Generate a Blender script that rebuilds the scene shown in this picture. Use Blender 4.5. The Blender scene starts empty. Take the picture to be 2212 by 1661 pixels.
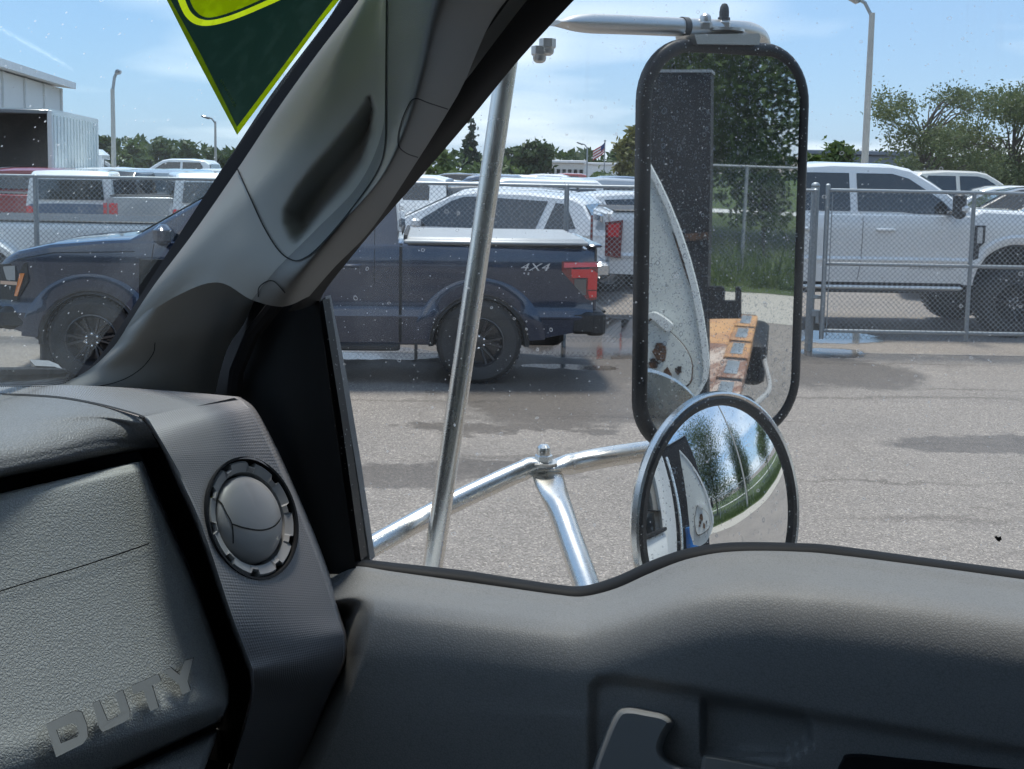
import bpy, math, random
import numpy as np
from mathutils import Vector, Matrix
from mathutils.noise import noise as pnoise

random.seed(7)
np.random.seed(7)
RAD = math.radians
sc = bpy.context.scene
col = sc.collection

# ---------------------------------------------------------------- camera
FPX, CX, HORIZON, EYE = 2330.0, 1106.0, 365.0, 2.13     # focal length etc. for a 2212 px wide frame
PITCH, ROLL = RAD(5.5), RAD(1.06)
CY = HORIZON + FPX * math.tan(PITCH)
CAM = np.array([0.0, 0.0, EYE])
R0 = np.array([1.0, 0, 0])
U0 = np.array([0, math.sin(PITCH), math.cos(PITCH)])
D0 = np.array([0, math.cos(PITCH), -math.sin(PITCH)])
cd = bpy.data.cameras.new('camera')
cd.sensor_width = 36.0
cd.lens = 36.0 * FPX / 2212.0
cd.shift_y = -(830.5 - CY) / 2212.0
cd.clip_start, cd.clip_end = 0.05, 3000
cam = bpy.data.objects.new('camera', cd)
col.objects.link(cam)
_c, _s = math.cos(ROLL), math.sin(ROLL)
_r, _u, _b = _c * R0 + _s * U0, -_s * R0 + _c * U0, -D0
cam.matrix_world = Matrix(((_r[0], _u[0], _b[0], 0), (_r[1], _u[1], _b[1], 0), (_r[2], _u[2], _b[2], EYE), (0, 0, 0, 1)))
sc.camera = cam

# ---------------------------------------------------------------- sky, sun, exposure
SUN_EL, SUN_AZ = RAD(73), RAD(-18)          # azimuth clockwise from +Y; high hazy sun beyond the parked trucks
w = bpy.data.worlds.new('World')
sc.world = w
w.use_nodes = True
nt = w.node_tree
nt.nodes.clear()
N = nt.nodes.new
L = nt.links.new
sky = N('ShaderNodeTexSky')
sky.sky_type = 'NISHITA'
sky.sun_disc = False
sky.sun_elevation = SUN_EL
sky.sun_rotation = SUN_AZ
sky.air_density, sky.dust_density, sky.ozone_density = 1.0, 0.6, 1.5
tc = N('ShaderNodeTexCoord')
sep = N('ShaderNodeSeparateXYZ')
L(tc.outputs['Generated'], sep.inputs[0])
# soft clouds, projected on a flat layer high above
mx = N('ShaderNodeMath'); mx.operation = 'MAXIMUM'; mx.inputs[1].default_value = 0.02
L(sep.outputs['Z'], mx.inputs[0])
ad = N('ShaderNodeMath'); ad.operation = 'ADD'; ad.inputs[1].default_value = 0.12
L(mx.outputs[0], ad.inputs[0])
dx = N('ShaderNodeMath'); dx.operation = 'DIVIDE'
dy = N('ShaderNodeMath'); dy.operation = 'DIVIDE'
L(sep.outputs['X'], dx.inputs[0]); L(ad.outputs[0], dx.inputs[1])
L(sep.outputs['Y'], dy.inputs[0]); L(ad.outputs[0], dy.inputs[1])
cb = N('ShaderNodeCombineXYZ')
L(dx.outputs[0], cb.inputs[0]); L(dy.outputs[0], cb.inputs[1])
mpc = N('ShaderNodeMapping'); mpc.inputs['Location'].default_value = (3.1, 1.3, 0)
L(cb.outputs[0], mpc.inputs['Vector'])
n1 = N('ShaderNodeTexNoise'); n1.inputs['Scale'].default_value = 0.55
n1.inputs['Detail'].default_value = 4; n1.inputs['Roughness'].default_value = 0.45
n1.inputs['Distortion'].default_value = 0.1
L(mpc.outputs[0], n1.inputs['Vector'])
rmp = N('ShaderNodeValToRGB')
rmp.color_ramp.elements[0].position, rmp.color_ramp.elements[1].position = 0.46, 0.84
L(n1.outputs['Fac'], rmp.inputs['Fac'])
mixc = N('ShaderNodeMixRGB')
mixc.inputs['Color2'].default_value = (8.0, 8.1, 8.2, 1)
L(rmp.outputs['Color'], mixc.inputs['Fac'])
lift = N('ShaderNodeMixRGB'); lift.inputs['Fac'].default_value = 0.70      # thin high haze over the whole sky
lift.inputs['Color2'].default_value = (1.58, 2.75, 4.6, 1)
L(sky.outputs['Color'], lift.inputs['Color1'])
L(lift.outputs[0], mixc.inputs['Color1'])
bg = N('ShaderNodeBackground'); bg.inputs['Strength'].default_value = 0.10
L(mixc.outputs[0], bg.inputs['Color'])
wo = N('ShaderNodeOutputWorld')
L(bg.outputs[0], wo.inputs['Surface'])

sl = bpy.data.lights.new('sun', 'SUN')
sl.energy, sl.angle, sl.color = 2.1, RAD(11.0), (1.0, 0.95, 0.87)
sun = bpy.data.objects.new('sun', sl)
col.objects.link(sun)
_sd = Vector((math.sin(SUN_AZ) * math.cos(SUN_EL), math.cos(SUN_AZ) * math.cos(SUN_EL), math.sin(SUN_EL)))
sun.rotation_euler = _sd.to_track_quat('Z', 'Y').to_euler()
sun.location = (0, -5, 30)

vs = sc.view_settings
sc.display_settings.display_device = 'sRGB'
vs.view_transform, vs.look = 'Standard', 'None'
vs.exposure, vs.gamma = 1.0, 1.0
vs.use_curve_mapping = False
sc.cycles.use_denoising = True
sc.cycles.max_bounces = 7
sc.cycles.diffuse_bounces = 4
sc.cycles.glossy_bounces = 4
sc.cycles.use_adaptive_sampling = True
sc.cycles.adaptive_threshold = 0.03
sc.cycles.transmission_bounces = 6
sc.cycles.transparent_max_bounces = 24
sc.cycles.caustics_reflective = False
sc.cycles.caustics_refractive = False
sc.cycles.sample_clamp_indirect = 6.0

# ---------------------------------------------------------------- pixel -> place helpers (camera calibration)
CAB_T = RAD(14.5)                                        # own truck's axis against the picture plane
AR = np.array([math.cos(CAB_T), -math.sin(CAB_T), 0])    # towards the truck's rear
AO = np.array([math.sin(CAB_T), math.cos(CAB_T), 0])     # outwards, through the passenger door


def ray(u, v):
    du, dv = (u - CX) / FPX, (v - CY) / FPX
    return D0 + R0 * (du * _c + dv * _s) - U0 * (-du * _s + dv * _c)


def at_k(u, v, k):
    return CAM + ray(u, v) * k


def at_y(u, v, Y):
    r = ray(u, v)
    return CAM + r * (Y / r[1])


def at_o(u, v, o):
    r = ray(u, v)
    return CAM + r * (o / (r @ AO))


def at_a(u, v, a):
    r = ray(u, v)
    return CAM + r * (a / (r @ AR))


def at_z(u, v, z=0.0):
    r = ray(u, v)
    return CAM + r * ((z - EYE) / r[2])


def cabw(a, o, z):
    return np.array([0, 0, z]) + AR * a + AO * o


# ---------------------------------------------------------------- object helpers
def tag(o, label=None, cat=None, group=None, kind=None):
    if label: o['label'] = label
    if cat: o['category'] = cat
    if group: o['group'] = group
    if kind: o['kind'] = kind
    return o


def empty(name, loc=(0, 0, 0), rz=0.0, label=None, cat=None, group=None):
    o = bpy.data.objects.new(name, None)
    o.empty_display_size = 0.2
    col.objects.link(o)
    o.location = loc
    o.rotation_euler = (0, 0, rz)
    tag(o, label, cat, group)
    return o


def world_inv(o):
    m = Matrix.Identity(4)
    chain = []
    while o is not None:
        chain.append(Matrix.Translation(o.location) @ o.rotation_euler.to_matrix().to_4x4())
        o = o.parent
    for c in reversed(chain):
        m = m @ c
    return m.inverted()


class MB:
    """collects shapes; build() links them as one mesh object"""

    def __init__(s):
        s.v, s.f = [], []

    def add(s, vs_, fs_):
        b = len(s.v)
        s.v.extend([tuple(map(float, p)) for p in vs_])
        s.f.extend([tuple(b + i for i in f) for f in fs_])
        return s

    def box(s, c, size, ch=0.0, rz=0.0, M=None):
        hx, hy, hz = size[0] / 2, size[1] / 2, size[2] / 2
        if ch <= 0:
            vv = [(x, y, z) for x in (-hx, hx) for y in (-hy, hy) for z in (-hz, hz)]
            ff = [(0, 1, 3, 2), (4, 6, 7, 5), (0, 4, 5, 1), (2, 3, 7, 6), (0, 2, 6, 4), (1, 5, 7, 3)]
        else:
            ch = min(ch, hx * .95, hy * .95, hz * .95)
            vv, ff = [], []
            prof = [(hx - ch, hy), (hx, hy - ch), (hx, -hy + ch), (hx - ch, -hy), (-hx + ch, -hy), (-hx, -hy + ch), (-hx, hy - ch), (-hx + ch, hy)]
            for z, k in ((-hz, ch), (-hz + ch, 0), (hz - ch, 0), (hz, ch)):
                for x, y in prof:
                    vv.append((x - math.copysign(min(k, abs(x)), x), y - math.copysign(min(k, abs(y)), y), z))
            for r in range(3):
                for i in range(8):
                    j = (i + 1) % 8
                    ff.append((r * 8 + j, r * 8 + i, (r + 1) * 8 + i, (r + 1) * 8 + j))
            ff.append(tuple(range(8)))
            ff.append(tuple(24 + i for i in range(7, -1, -1)))
        cr, sr = math.cos(rz), math.sin(rz)
        out = []
        for x, y, z in vv:
            p = Vector((x * cr - y * sr, x * sr + y * cr, z))
            if M is not None:
                p = M @ p
            out.append((p[0] + c[0], p[1] + c[1], p[2] + c[2]))
        return s.add(out, ff)

    def grid(s, rows, close_u=False, cap=False):
        nr, nc = len(rows), len(rows[0])
        vv = [p for r in rows for p in r]
        ff = []
        for i in range(nr - 1):
            for j in range(nc if close_u else nc - 1):
                k = (j + 1) % nc
                ff.append((i * nc + j, i * nc + k, (i + 1) * nc + k, (i + 1) * nc + j))
        if cap:
            ff.append(tuple(range(nc - 1, -1, -1)))
            ff.append(tuple((nr - 1) * nc + j for j in range(nc)))
        return s.add(vv, ff)

    def tube(s, path, rad, n=12, cap=True, flat=None):
        """tube along a path; rad per point or one; flat = per-point (axis vector, squash)"""
        P = [Vector(p) for p in path]
        rows = []
        up = None
        for i, p in enumerate(P):
            t = (P[min(i + 1, len(P) - 1)] - P[max(i - 1, 0)]).normalized()
            if up is None:
                ref = Vector((0, 0, 1)) if abs(t.z) < 0.95 else Vector((1, 0, 0))
                up = (ref - t * ref.dot(t)).normalized()
            else:
                up = (up - t * up.dot(t)).normalized()
            sd = t.cross(up)
            r = rad[i] if isinstance(rad, (list, tuple)) else rad
            ru, rs = (r, r) if not isinstance(r, (list, tuple)) else r
            rows.append([p + up * (math.sin(a) * ru) + sd * (math.cos(a) * rs) for a in [2 * math.pi * k / n for k in range(n)]])
        return s.grid(rows, close_u=True, cap=cap)

    def lathe(s, prof, n=32, M=None, close=False):
        """prof = [(radius, axial)], around local Z, M places it"""
        rows = []
        for r, z in prof:
            rows.append([(M @ Vector((r * math.cos(a), r * math.sin(a), z))) if M is not None else (r * math.cos(a), r * math.sin(a), z) for a in [2 * math.pi * k / n for k in range(n)]])
        return s.grid(rows, close_u=True)

    def poly(s, pts, off=None):
        """flat polygon, or prism when off is an offset vector"""
        n = len(pts)
        if off is None:
            return s.add(pts, [tuple(range(n))])
        o = np.array(off, float)
        q = [np.array(p, float) + o for p in pts]
        ff = [tuple(range(n - 1, -1, -1)), tuple(range(n, 2 * n))]
        for i in range(n):
            j = (i + 1) % n
            ff.append((i, j, n + j, n + i))
        return s.add(list(pts) + q, ff)

    def ball(s, c, r, n=12, sz=(1, 1, 1)):
        rows = []
        for i in range(n // 2 + 1):
            th = math.pi * i / (n // 2)
            th = min(max(th, 0.02), math.pi - 0.02)
            rows.append([(c[0] + r * sz[0] * math.sin(th) * math.cos(a), c[1] + r * sz[1] * math.sin(th) * math.sin(a), c[2] + r * sz[2] * math.cos(th)) for a in [2 * math.pi * k / n for k in range(n)]])
        return s.grid(rows, close_u=True, cap=True)

    def build(s, name, mat, parent=None, smooth=True, world=False, angle=35, fix=True):
        me = bpy.data.meshes.new(name)
        vv = s.v
        if world and parent is not None:
            mi = world_inv(parent)
            vv = [tuple(mi @ Vector(p)) for p in vv]
        me.from_pydata(vv, [], s.f)
        me.validate(clean_customdata=False)
        me.update()
        if fix:
            import bmesh
            bm = bmesh.new(); bm.from_mesh(me)
            bmesh.ops.recalc_face_normals(bm, faces=bm.faces)
            bm.to_mesh(me); bm.free()
        if smooth:
            me.polygons.foreach_set('use_smooth', [True] * len(me.polygons))
            try:
                me.set_sharp_from_angle(angle=RAD(angle))
            except Exception:
                pass
        if mat is not None:
            me.materials.append(mat)
        o = bpy.data.objects.new(name, me)
        col.objects.link(o)
        o.parent = parent
        return o


def children(o):
    return [c for c in bpy.data.objects if c.parent is o]


def copy_tree(o, parent=None, kids=None):
    c = o.copy()
    col.objects.link(c)
    c.parent = parent
    for ch in o.children:
        copy_tree(ch, c)
    return c


def interp(pts):
    xs = [p[0] for p in pts]; ys = [p[1] for p in pts]
    return lambda x: float(np.interp(x, xs, ys))


def cr_interp(pts, n):
    """Catmull-Rom resample of a list of vectors by index"""
    P = np.array(pts, float)
    m = len(P)
    out = []
    for t in np.linspace(0, m - 1, n):
        i = min(int(t), m - 2); f = t - i
        p1, p2 = P[i], P[i + 1]
        p0 = P[i - 1] if i > 0 else 2 * p1 - p2
        p3 = P[i + 2] if i + 2 < m else 2 * p2 - p1
        out.append(0.5 * ((2 * p1) + (-p0 + p2) * f + (2 * p0 - 5 * p1 + 4 * p2 - p3) * f * f + (-p0 + 3 * p1 - 3 * p2 + p3) * f ** 3))
    return np.array(out)


def text_mesh(body, size, shear=0.0, extrude=0.0, font_space=1.0):
    cu = bpy.data.curves.new('lettering', 'FONT')
    cu.body, cu.size, cu.shear, cu.extrude = body, size, shear, extrude
    cu.space_character = font_space
    cu.align_x, cu.align_y = 'CENTER', 'CENTER'
    cu.resolution_u = 3
    o = bpy.data.objects.new('lettering', cu)
    col.objects.link(o)
    bpy.context.view_layer.update()
    me = bpy.data.meshes.new_from_object(o.evaluated_get(bpy.context.evaluated_depsgraph_get()))
    vv = [tuple(v.co) for v in me.vertices]
    ff = [tuple(p.vertices) for p in me.polygons]
    bpy.data.objects.remove(o); bpy.data.curves.remove(cu); bpy.data.meshes.remove(me)
    return vv, ff


def put_text(name, body, size, origin, xdir, ydir, mat, parent, shear=0.0, depth=0.0, space=1.0, wx=1.0, world=False, mirror=False):
    vv, ff = text_mesh(body, size, shear, 0.0, space)
    o = np.array(origin, float); x = np.array(xdir, float); y = np.array(ydir, float)
    x /= np.linalg.norm(x); y /= np.linalg.norm(y)
    nrm = np.cross(x, y)
    m = MB()
    m.add([o + x * (p[0] * wx) * (-1 if mirror else 1) + y * p[1] + nrm * depth for p in vv], ff)
    return m.build(name, mat, parent, smooth=False, world=world, fix=False)

# ================================================================ materials
def _new(name):
    m = bpy.data.materials.new(name)
    m.use_nodes = True
    t = m.node_tree
    return m, t, t.nodes['Principled BSDF'], t.nodes['Material Output']


def _noise(t, scale, detail=4, rough=0.55, coord='Object', dist=0.0, stretch=None):
    tcn = t.nodes.new('ShaderNodeTexCoord')
    src = tcn.outputs[coord]
    if stretch:
        mp = t.nodes.new('ShaderNodeMapping')
        mp.inputs['Scale'].default_value = stretch
        t.links.new(src, mp.inputs['Vector'])
        src = mp.outputs[0]
    n = t.nodes.new('ShaderNodeTexNoise')
    n.inputs['Scale'].default_value = scale
    n.inputs['Detail'].default_value = detail
    n.inputs['Roughness'].default_value = rough
    n.inputs['Distortion'].default_value = dist
    t.links.new(src, n.inputs['Vector'])
    return n


def _ramp(t, src, p0, p1, c0=(0, 0, 0, 1), c1=(1, 1, 1, 1)):
    r = t.nodes.new('ShaderNodeValToRGB')
    e = r.color_ramp.elements
    e[0].position, e[1].position = p0, p1
    e[0].color, e[1].color = c0, c1
    t.links.new(src, r.inputs['Fac'])
    return r


def _bump(t, src, strength, dist=0.002):
    b = t.nodes.new('ShaderNodeBump')
    b.inputs['Strength'].default_value = strength
    b.inputs['Distance'].default_value = dist
    t.links.new(src, b.inputs['Height'])
    return b


def rgb(c):
    return (c[0], c[1], c[2], 1.0)


def mat(name, c, rough=0.5, metal=0.0, var=0.12, vscale=6.0, bump=None, coat=0.0, spec=0.5, rvar=0.1, stretch=None):
    """principled with a noise-mottled colour, roughness variation, optional bump=(scale, strength, distance)"""
    m, t, p, out = _new(name)
    p.inputs['Metallic'].default_value = metal
    p.inputs['Specular IOR Level'].default_value = spec
    p.inputs['Coat Weight'].default_value = coat
    p.inputs['Coat Roughness'].default_value = 0.06
    n = _noise(t, vscale, 5, 0.6, stretch=stretch)
    mixn = t.nodes.new('ShaderNodeMixRGB')
    d = [max(0, x * (1 - var)) for x in c]
    b = [min(1, x * (1 + var)) for x in c]
    mixn.inputs['Color1'].default_value, mixn.inputs['Color2'].default_value = rgb(d), rgb(b)
    t.links.new(n.outputs['Fac'], mixn.inputs['Fac'])
    t.links.new(mixn.outputs[0], p.inputs['Base Color'])
    mr = t.nodes.new('ShaderNodeMapRange')
    mr.inputs['To Min'].default_value, mr.inputs['To Max'].default_value = max(0.01, rough - rvar), min(1, rough + rvar)
    t.links.new(n.outputs['Fac'], mr.inputs['Value'])
    t.links.new(mr.outputs[0], p.inputs['Roughness'])
    if bump:
        nb = _noise(t, bump[0], 3, 0.6, stretch=stretch)
        t.links.new(_bump(t, nb.outputs['Fac'], bump[1], bump[2]).outputs[0], p.inputs['Normal'])
    return m


def grain_mat(name, c, scale=420.0, strength=0.5, rough=0.55, dist=0.0006, var=0.06, dust=0.0):
    """moulded leather-grain plastic: voronoi cells for the pebbled relief"""
    m, t, p, out = _new(name)
    tcn = t.nodes.new('ShaderNodeTexCoord')
    nd = t.nodes.new('ShaderNodeTexNoise'); nd.inputs['Scale'].default_value = scale * 0.5
    t.links.new(tcn.outputs['Object'], nd.inputs['Vector'])
    mv = t.nodes.new('ShaderNodeMixRGB'); mv.inputs['Fac'].default_value = 0.0045
    t.links.new(tcn.outputs['Object'], mv.inputs['Color1']); t.links.new(nd.outputs['Color'], mv.inputs['Color2'])
    vo = t.nodes.new('ShaderNodeTexVoronoi'); vo.feature = 'DISTANCE_TO_EDGE'
    vo.inputs['Scale'].default_value = scale
    t.links.new(mv.outputs[0], vo.inputs['Vector'])
    rp = _ramp(t, vo.outputs['Distance'], 0.0, 0.28)
    t.links.new(_bump(t, rp.outputs['Color'], strength, dist).outputs[0], p.inputs['Normal'])
    n = _noise(t, 9, 4, 0.6)
    mixn = t.nodes.new('ShaderNodeMixRGB')
    mixn.inputs['Color1'].default_value = rgb([x * (1 - var) for x in c])
    mixn.inputs['Color2'].default_value = rgb([x * (1 + var) for x in c])
    t.links.new(n.outputs['Fac'], mixn.inputs['Fac'])
    last = mixn.outputs[0]
    # pits come out a little darker
    pit = t.nodes.new('ShaderNodeMixRGB'); pit.blend_type = 'MULTIPLY'; pit.inputs['Fac'].default_value = 0.35
    rp2 = _ramp(t, vo.outputs['Distance'], 0.0, 0.12, (0.35, 0.35, 0.37, 1), (1, 1, 1, 1))
    t.links.new(last, pit.inputs['Color1']); t.links.new(rp2.outputs['Color'], pit.inputs['Color2'])
    # grey dust lying on it, in specks and a thin uneven film
    dn = _noise(t, 3.2, 6, 0.7)
    film = _mul(t, _ramp(t, dn.outputs['Fac'], 0.45, 0.75).outputs['Color'], 0.14)
    dfac = _max(t, _mul(t, _spots(t, 95, 0.10, False, 0.86, 1.3), 0.30), film)
    dm_ = t.nodes.new('ShaderNodeMixRGB'); dm_.inputs['Color2'].default_value = (0.42, 0.40, 0.37, 1)
    t.links.new(dfac, dm_.inputs['Fac']); t.links.new(pit.outputs[0], dm_.inputs['Color1'])
    t.links.new(dm_.outputs[0], p.inputs['Base Color'])
    p.inputs['Roughness'].default_value = rough + 0.1
    p.inputs['Specular IOR Level'].default_value = 0.32
    return m


def rib_mat(name, c, scale, axis_rows, strength=0.6, rough=0.5, dist=0.0006):
    """fine moulded ribs / weave: UV-driven waves (u across, v along)"""
    m, t, p, out = _new(name)
    uv = t.nodes.new('ShaderNodeUVMap')
    s1 = t.nodes.new('ShaderNodeSeparateXYZ')
    t.links.new(uv.outputs[0], s1.inputs[0])
    hs = []
    for k, sc_ in (('X', axis_rows[0]), ('Y', axis_rows[1])):
        if sc_ <= 0:
            continue
        mu = t.nodes.new('ShaderNodeMath'); mu.operation = 'MULTIPLY'; mu.inputs[1].default_value = sc_ * 2 * math.pi
        sn = t.nodes.new('ShaderNodeMath'); sn.operation = 'SINE'
        t.links.new(s1.outputs[k], mu.inputs[0]); t.links.new(mu.outputs[0], sn.inputs[0])
        hs.append(sn.outputs[0])
    h = hs[0]
    if len(hs) == 2:
        a2 = t.nodes.new('ShaderNodeMath'); a2.operation = 'ADD'
        t.links.new(hs[0], a2.inputs[0]); t.links.new(hs[1], a2.inputs[1]); h = a2.outputs[0]
    t.links.new(_bump(t, h, strength, dist).outputs[0], p.inputs['Normal'])
    n = _noise(t, 8, 4)
    mixn = t.nodes.new('ShaderNodeMixRGB')
    mixn.inputs['Color1'].default_value = rgb([x * 0.93 for x in c]); mixn.inputs['Color2'].default_value = rgb([x * 1.07 for x in c])
    t.links.new(n.outputs['Fac'], mixn.inputs['Fac']); t.links.new(mixn.outputs[0], p.inputs['Base Color'])
    p.inputs['Roughness'].default_value = rough
    p.inputs['Specular IOR Level'].default_value = 0.4
    return m


def _spots(t, scale, size, ring=False, thresh=0.35, seed=0.0, wobble=False):
    """dried water spots: voronoi cells, a share of them carrying a dot or a ring; returns a 0..1 socket"""
    tcn = t.nodes.new('ShaderNodeTexCoord')
    mp = t.nodes.new('ShaderNodeMapping'); mp.inputs['Location'].default_value = (seed, seed * 1.7, seed * 0.6)
    t.links.new(tcn.outputs['Object'], mp.inputs['Vector'])
    src = mp.outputs[0]
    if wobble:
        nz = t.nodes.new('ShaderNodeTexNoise'); nz.inputs['Scale'].default_value = scale * 1.3; nz.inputs['Detail'].default_value = 1
        t.links.new(mp.outputs[0], nz.inputs['Vector'])
        wob = t.nodes.new('ShaderNodeMixRGB'); wob.inputs['Fac'].default_value = 0.35 / scale
        t.links.new(mp.outputs[0], wob.inputs['Color1']); t.links.new(nz.outputs['Color'], wob.inputs['Color2'])
        src = wob.outputs[0]
    vo = t.nodes.new('ShaderNodeTexVoronoi'); vo.inputs['Scale'].default_value = scale
    t.links.new(src, vo.inputs['Vector'])
    sp = t.nodes.new('ShaderNodeSeparateColor')
    t.links.new(vo.outputs['Color'], sp.inputs[0])
    # radius differs per cell; only cells with red > thresh carry a spot
    rad = t.nodes.new('ShaderNodeMapRange')
    rad.inputs['To Min'].default_value, rad.inputs['To Max'].default_value = size * 0.35, size
    t.links.new(sp.outputs[1], rad.inputs['Value'])
    df = t.nodes.new('ShaderNodeMath'); df.operation = 'SUBTRACT'
    t.links.new(rad.outputs[0], df.inputs[0]); t.links.new(vo.outputs['Distance'], df.inputs[1])
    if ring:
        ab = t.nodes.new('ShaderNodeMath'); ab.operation = 'ABSOLUTE'
        t.links.new(df.outputs[0], ab.inputs[0])
        e = t.nodes.new('ShaderNodeMapRange'); e.inputs['From Min'].default_value = size * 0.30; e.inputs['From Max'].default_value = size * 0.08
        t.links.new(ab.outputs[0], e.inputs['Value'])
    else:
        e = t.nodes.new('ShaderNodeMapRange'); e.inputs['From Min'].default_value = 0.0; e.inputs['From Max'].default_value = size * 0.35
        t.links.new(df.outputs[0], e.inputs['Value'])
    gt = t.nodes.new('ShaderNodeMath'); gt.operation = 'GREATER_THAN'; gt.inputs[1].default_value = thresh
    t.links.new(sp.outputs[0], gt.inputs[0])
    mu = t.nodes.new('ShaderNodeMath'); mu.operation = 'MULTIPLY'
    t.links.new(e.outputs[0], mu.inputs[0]); t.links.new(gt.outputs[0], mu.inputs[1])
    return mu.outputs[0]


def _max(t, a, b):
    m_ = t.nodes.new('ShaderNodeMath'); m_.operation = 'MAXIMUM'
    t.links.new(a, m_.inputs[0]); t.links.new(b, m_.inputs[1])
    return m_.outputs[0]


def _mul(t, a, k):
    m_ = t.nodes.new('ShaderNodeMath'); m_.operation = 'MULTIPLY'
    t.links.new(a, m_.inputs[0]); m_.inputs[1].default_value = k
    return m_.outputs[0]


def window_glass(name, tint=(0.95, 0.97, 0.97), veil=0.03, s1=(150, 0.30, 0.78), s2=(48, 0.12, 0.80), spot=0.55):
    """thin pane: clear, slightly reflective, with dried drops and a veil of dust on it"""
    m, t, p, out = _new(name)
    t.nodes.remove(p)
    tr = t.nodes.new('ShaderNodeBsdfTransparent'); tr.inputs['Color'].default_value = rgb(tint)
    gl = t.nodes.new('ShaderNodeBsdfGlossy'); gl.inputs['Roughness'].default_value = 0.02
    ge = t.nodes.new('ShaderNodeNewGeometry')
    dp = t.nodes.new('ShaderNodeVectorMath'); dp.operation = 'DOT_PRODUCT'
    t.links.new(ge.outputs['Incoming'], dp.inputs[0]); t.links.new(ge.outputs['Normal'], dp.inputs[1])
    ab = t.nodes.new('ShaderNodeMath'); ab.operation = 'ABSOLUTE'; t.links.new(dp.outputs['Value'], ab.inputs[0])
    om = t.nodes.new('ShaderNodeMath'); om.operation = 'SUBTRACT'; om.inputs[0].default_value = 1.0; t.links.new(ab.outputs[0], om.inputs[1])
    pw = t.nodes.new('ShaderNodeMath'); pw.operation = 'POWER'; pw.inputs[1].default_value = 5.0; t.links.new(om.outputs[0], pw.inputs[0])
    fr = t.nodes.new('ShaderNodeMath'); fr.operation = 'MULTIPLY_ADD'; fr.inputs[1].default_value = 0.45; fr.inputs[2].default_value = 0.012
    t.links.new(pw.outputs[0], fr.inputs[0])
    m1 = t.nodes.new('ShaderNodeMixShader')
    t.links.new(fr.outputs[0], m1.inputs[0]); t.links.new(tr.outputs[0], m1.inputs[1]); t.links.new(gl.outputs[0], m1.inputs[2])
    df = t.nodes.new('ShaderNodeBsdfDiffuse'); df.inputs['Color'].default_value = (0.8, 0.82, 0.82, 1)
    tl = t.nodes.new('ShaderNodeBsdfTranslucent'); tl.inputs['Color'].default_value = (0.85, 0.87, 0.88, 1)
    dm = t.nodes.new('ShaderNodeMixShader'); dm.inputs[0].default_value = 0.75
    t.links.new(df.outputs[0], dm.inputs[1]); t.links.new(tl.outputs[0], dm.inputs[2])
    a = _spots(t, s1[0], s1[1], False, s1[2], 0.37)
    b = _spots(t, s2[0], s2[1], True, s2[2], 3.46, True)
    sp = _mul(t, _max(t, a, b), spot)
    nz = _noise(t, 5, 2, 0.65)
    v = _mul(t, _ramp(t, nz.outputs['Fac'], 0.3, 0.8).outputs['Color'], veil * 2)
    ns = _noise(t, 1.0, 3, 0.6, stretch=(70, 70, 5))
    stv = t.nodes.new('ShaderNodeMath'); stv.operation = 'MULTIPLY'
    t.links.new(_mul(t, _ramp(t, ns.outputs['Fac'], 0.5, 0.78).outputs['Color'], veil * 4), stv.inputs[0]); t.links.new(_ramp(t, nz.outputs['Fac'], 0.42, 0.62).outputs['Color'], stv.inputs[1])
    fac = _max(t, _max(t, sp, v), stv.outputs[0])
    m2 = t.nodes.new('ShaderNodeMixShader')
    t.links.new(fac, m2.inputs[0]); t.links.new(m1.outputs[0], m2.inputs[1]); t.links.new(dm.outputs[0], m2.inputs[2])
    t.links.new(m2.outputs[0], out.inputs['Surface'])
    return m


def mirror_mat(name, dens=0.5, s=170.0, veil=0.05, tint=(0.80, 0.82, 0.82)):
    """silvered glass with dried drops"""
    m, t, p, out = _new(name)
    p.inputs['Base Color'].default_value = rgb(tint)
    p.inputs['Metallic'].default_value = 1.0
    p.inputs['Roughness'].default_value = 0.015
    df = t.nodes.new('ShaderNodeBsdfDiffuse'); df.inputs['Color'].default_value = (0.42, 0.45, 0.47, 1)
    a = _spots(t, s, 0.34, True, 1 - dens, 0.0, True)
    b = _spots(t, s * 0.42, 0.20, False, 1 - dens * 0.45, 2.3)
    c_ = _spots(t, s * 0.30, 0.26, True, 1 - dens * 0.6, 5.3)
    sp = _mul(t, _max(t, _max(t, a, b), c_), 0.55)
    nz = _noise(t, 14, 5, 0.7)
    v = _mul(t, _ramp(t, nz.outputs['Fac'], 0.25, 0.8).outputs['Color'], veil * 2)
    m2 = t.nodes.new('ShaderNodeMixShader')
    t.links.new(_max(t, sp, v), m2.inputs[0]); t.links.new(p.outputs[0], m2.inputs[1]); t.links.new(df.outputs[0], m2.inputs[2])
    t.links.new(m2.outputs[0], out.inputs['Surface'])
    return m


def spotted(name, c, rough=0.45, s=140.0, dens=0.35, spot=(0.45, 0.47, 0.48)):
    """dark rubber or trim with dried drops"""
    m, t, p, out = _new(name)
    a = _spots(t, s, 0.30, False, 1 - dens, 0.4)
    mx_ = t.nodes.new('ShaderNodeMixRGB')
    mx_.inputs['Color1'].default_value, mx_.inputs['Color2'].default_value = rgb(c), rgb(spot)
    t.links.new(_mul(t, a, 0.7), mx_.inputs['Fac'])
    t.links.new(mx_.outputs[0], p.inputs['Base Color'])
    p.inputs['Roughness'].default_value = rough
    return m


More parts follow.
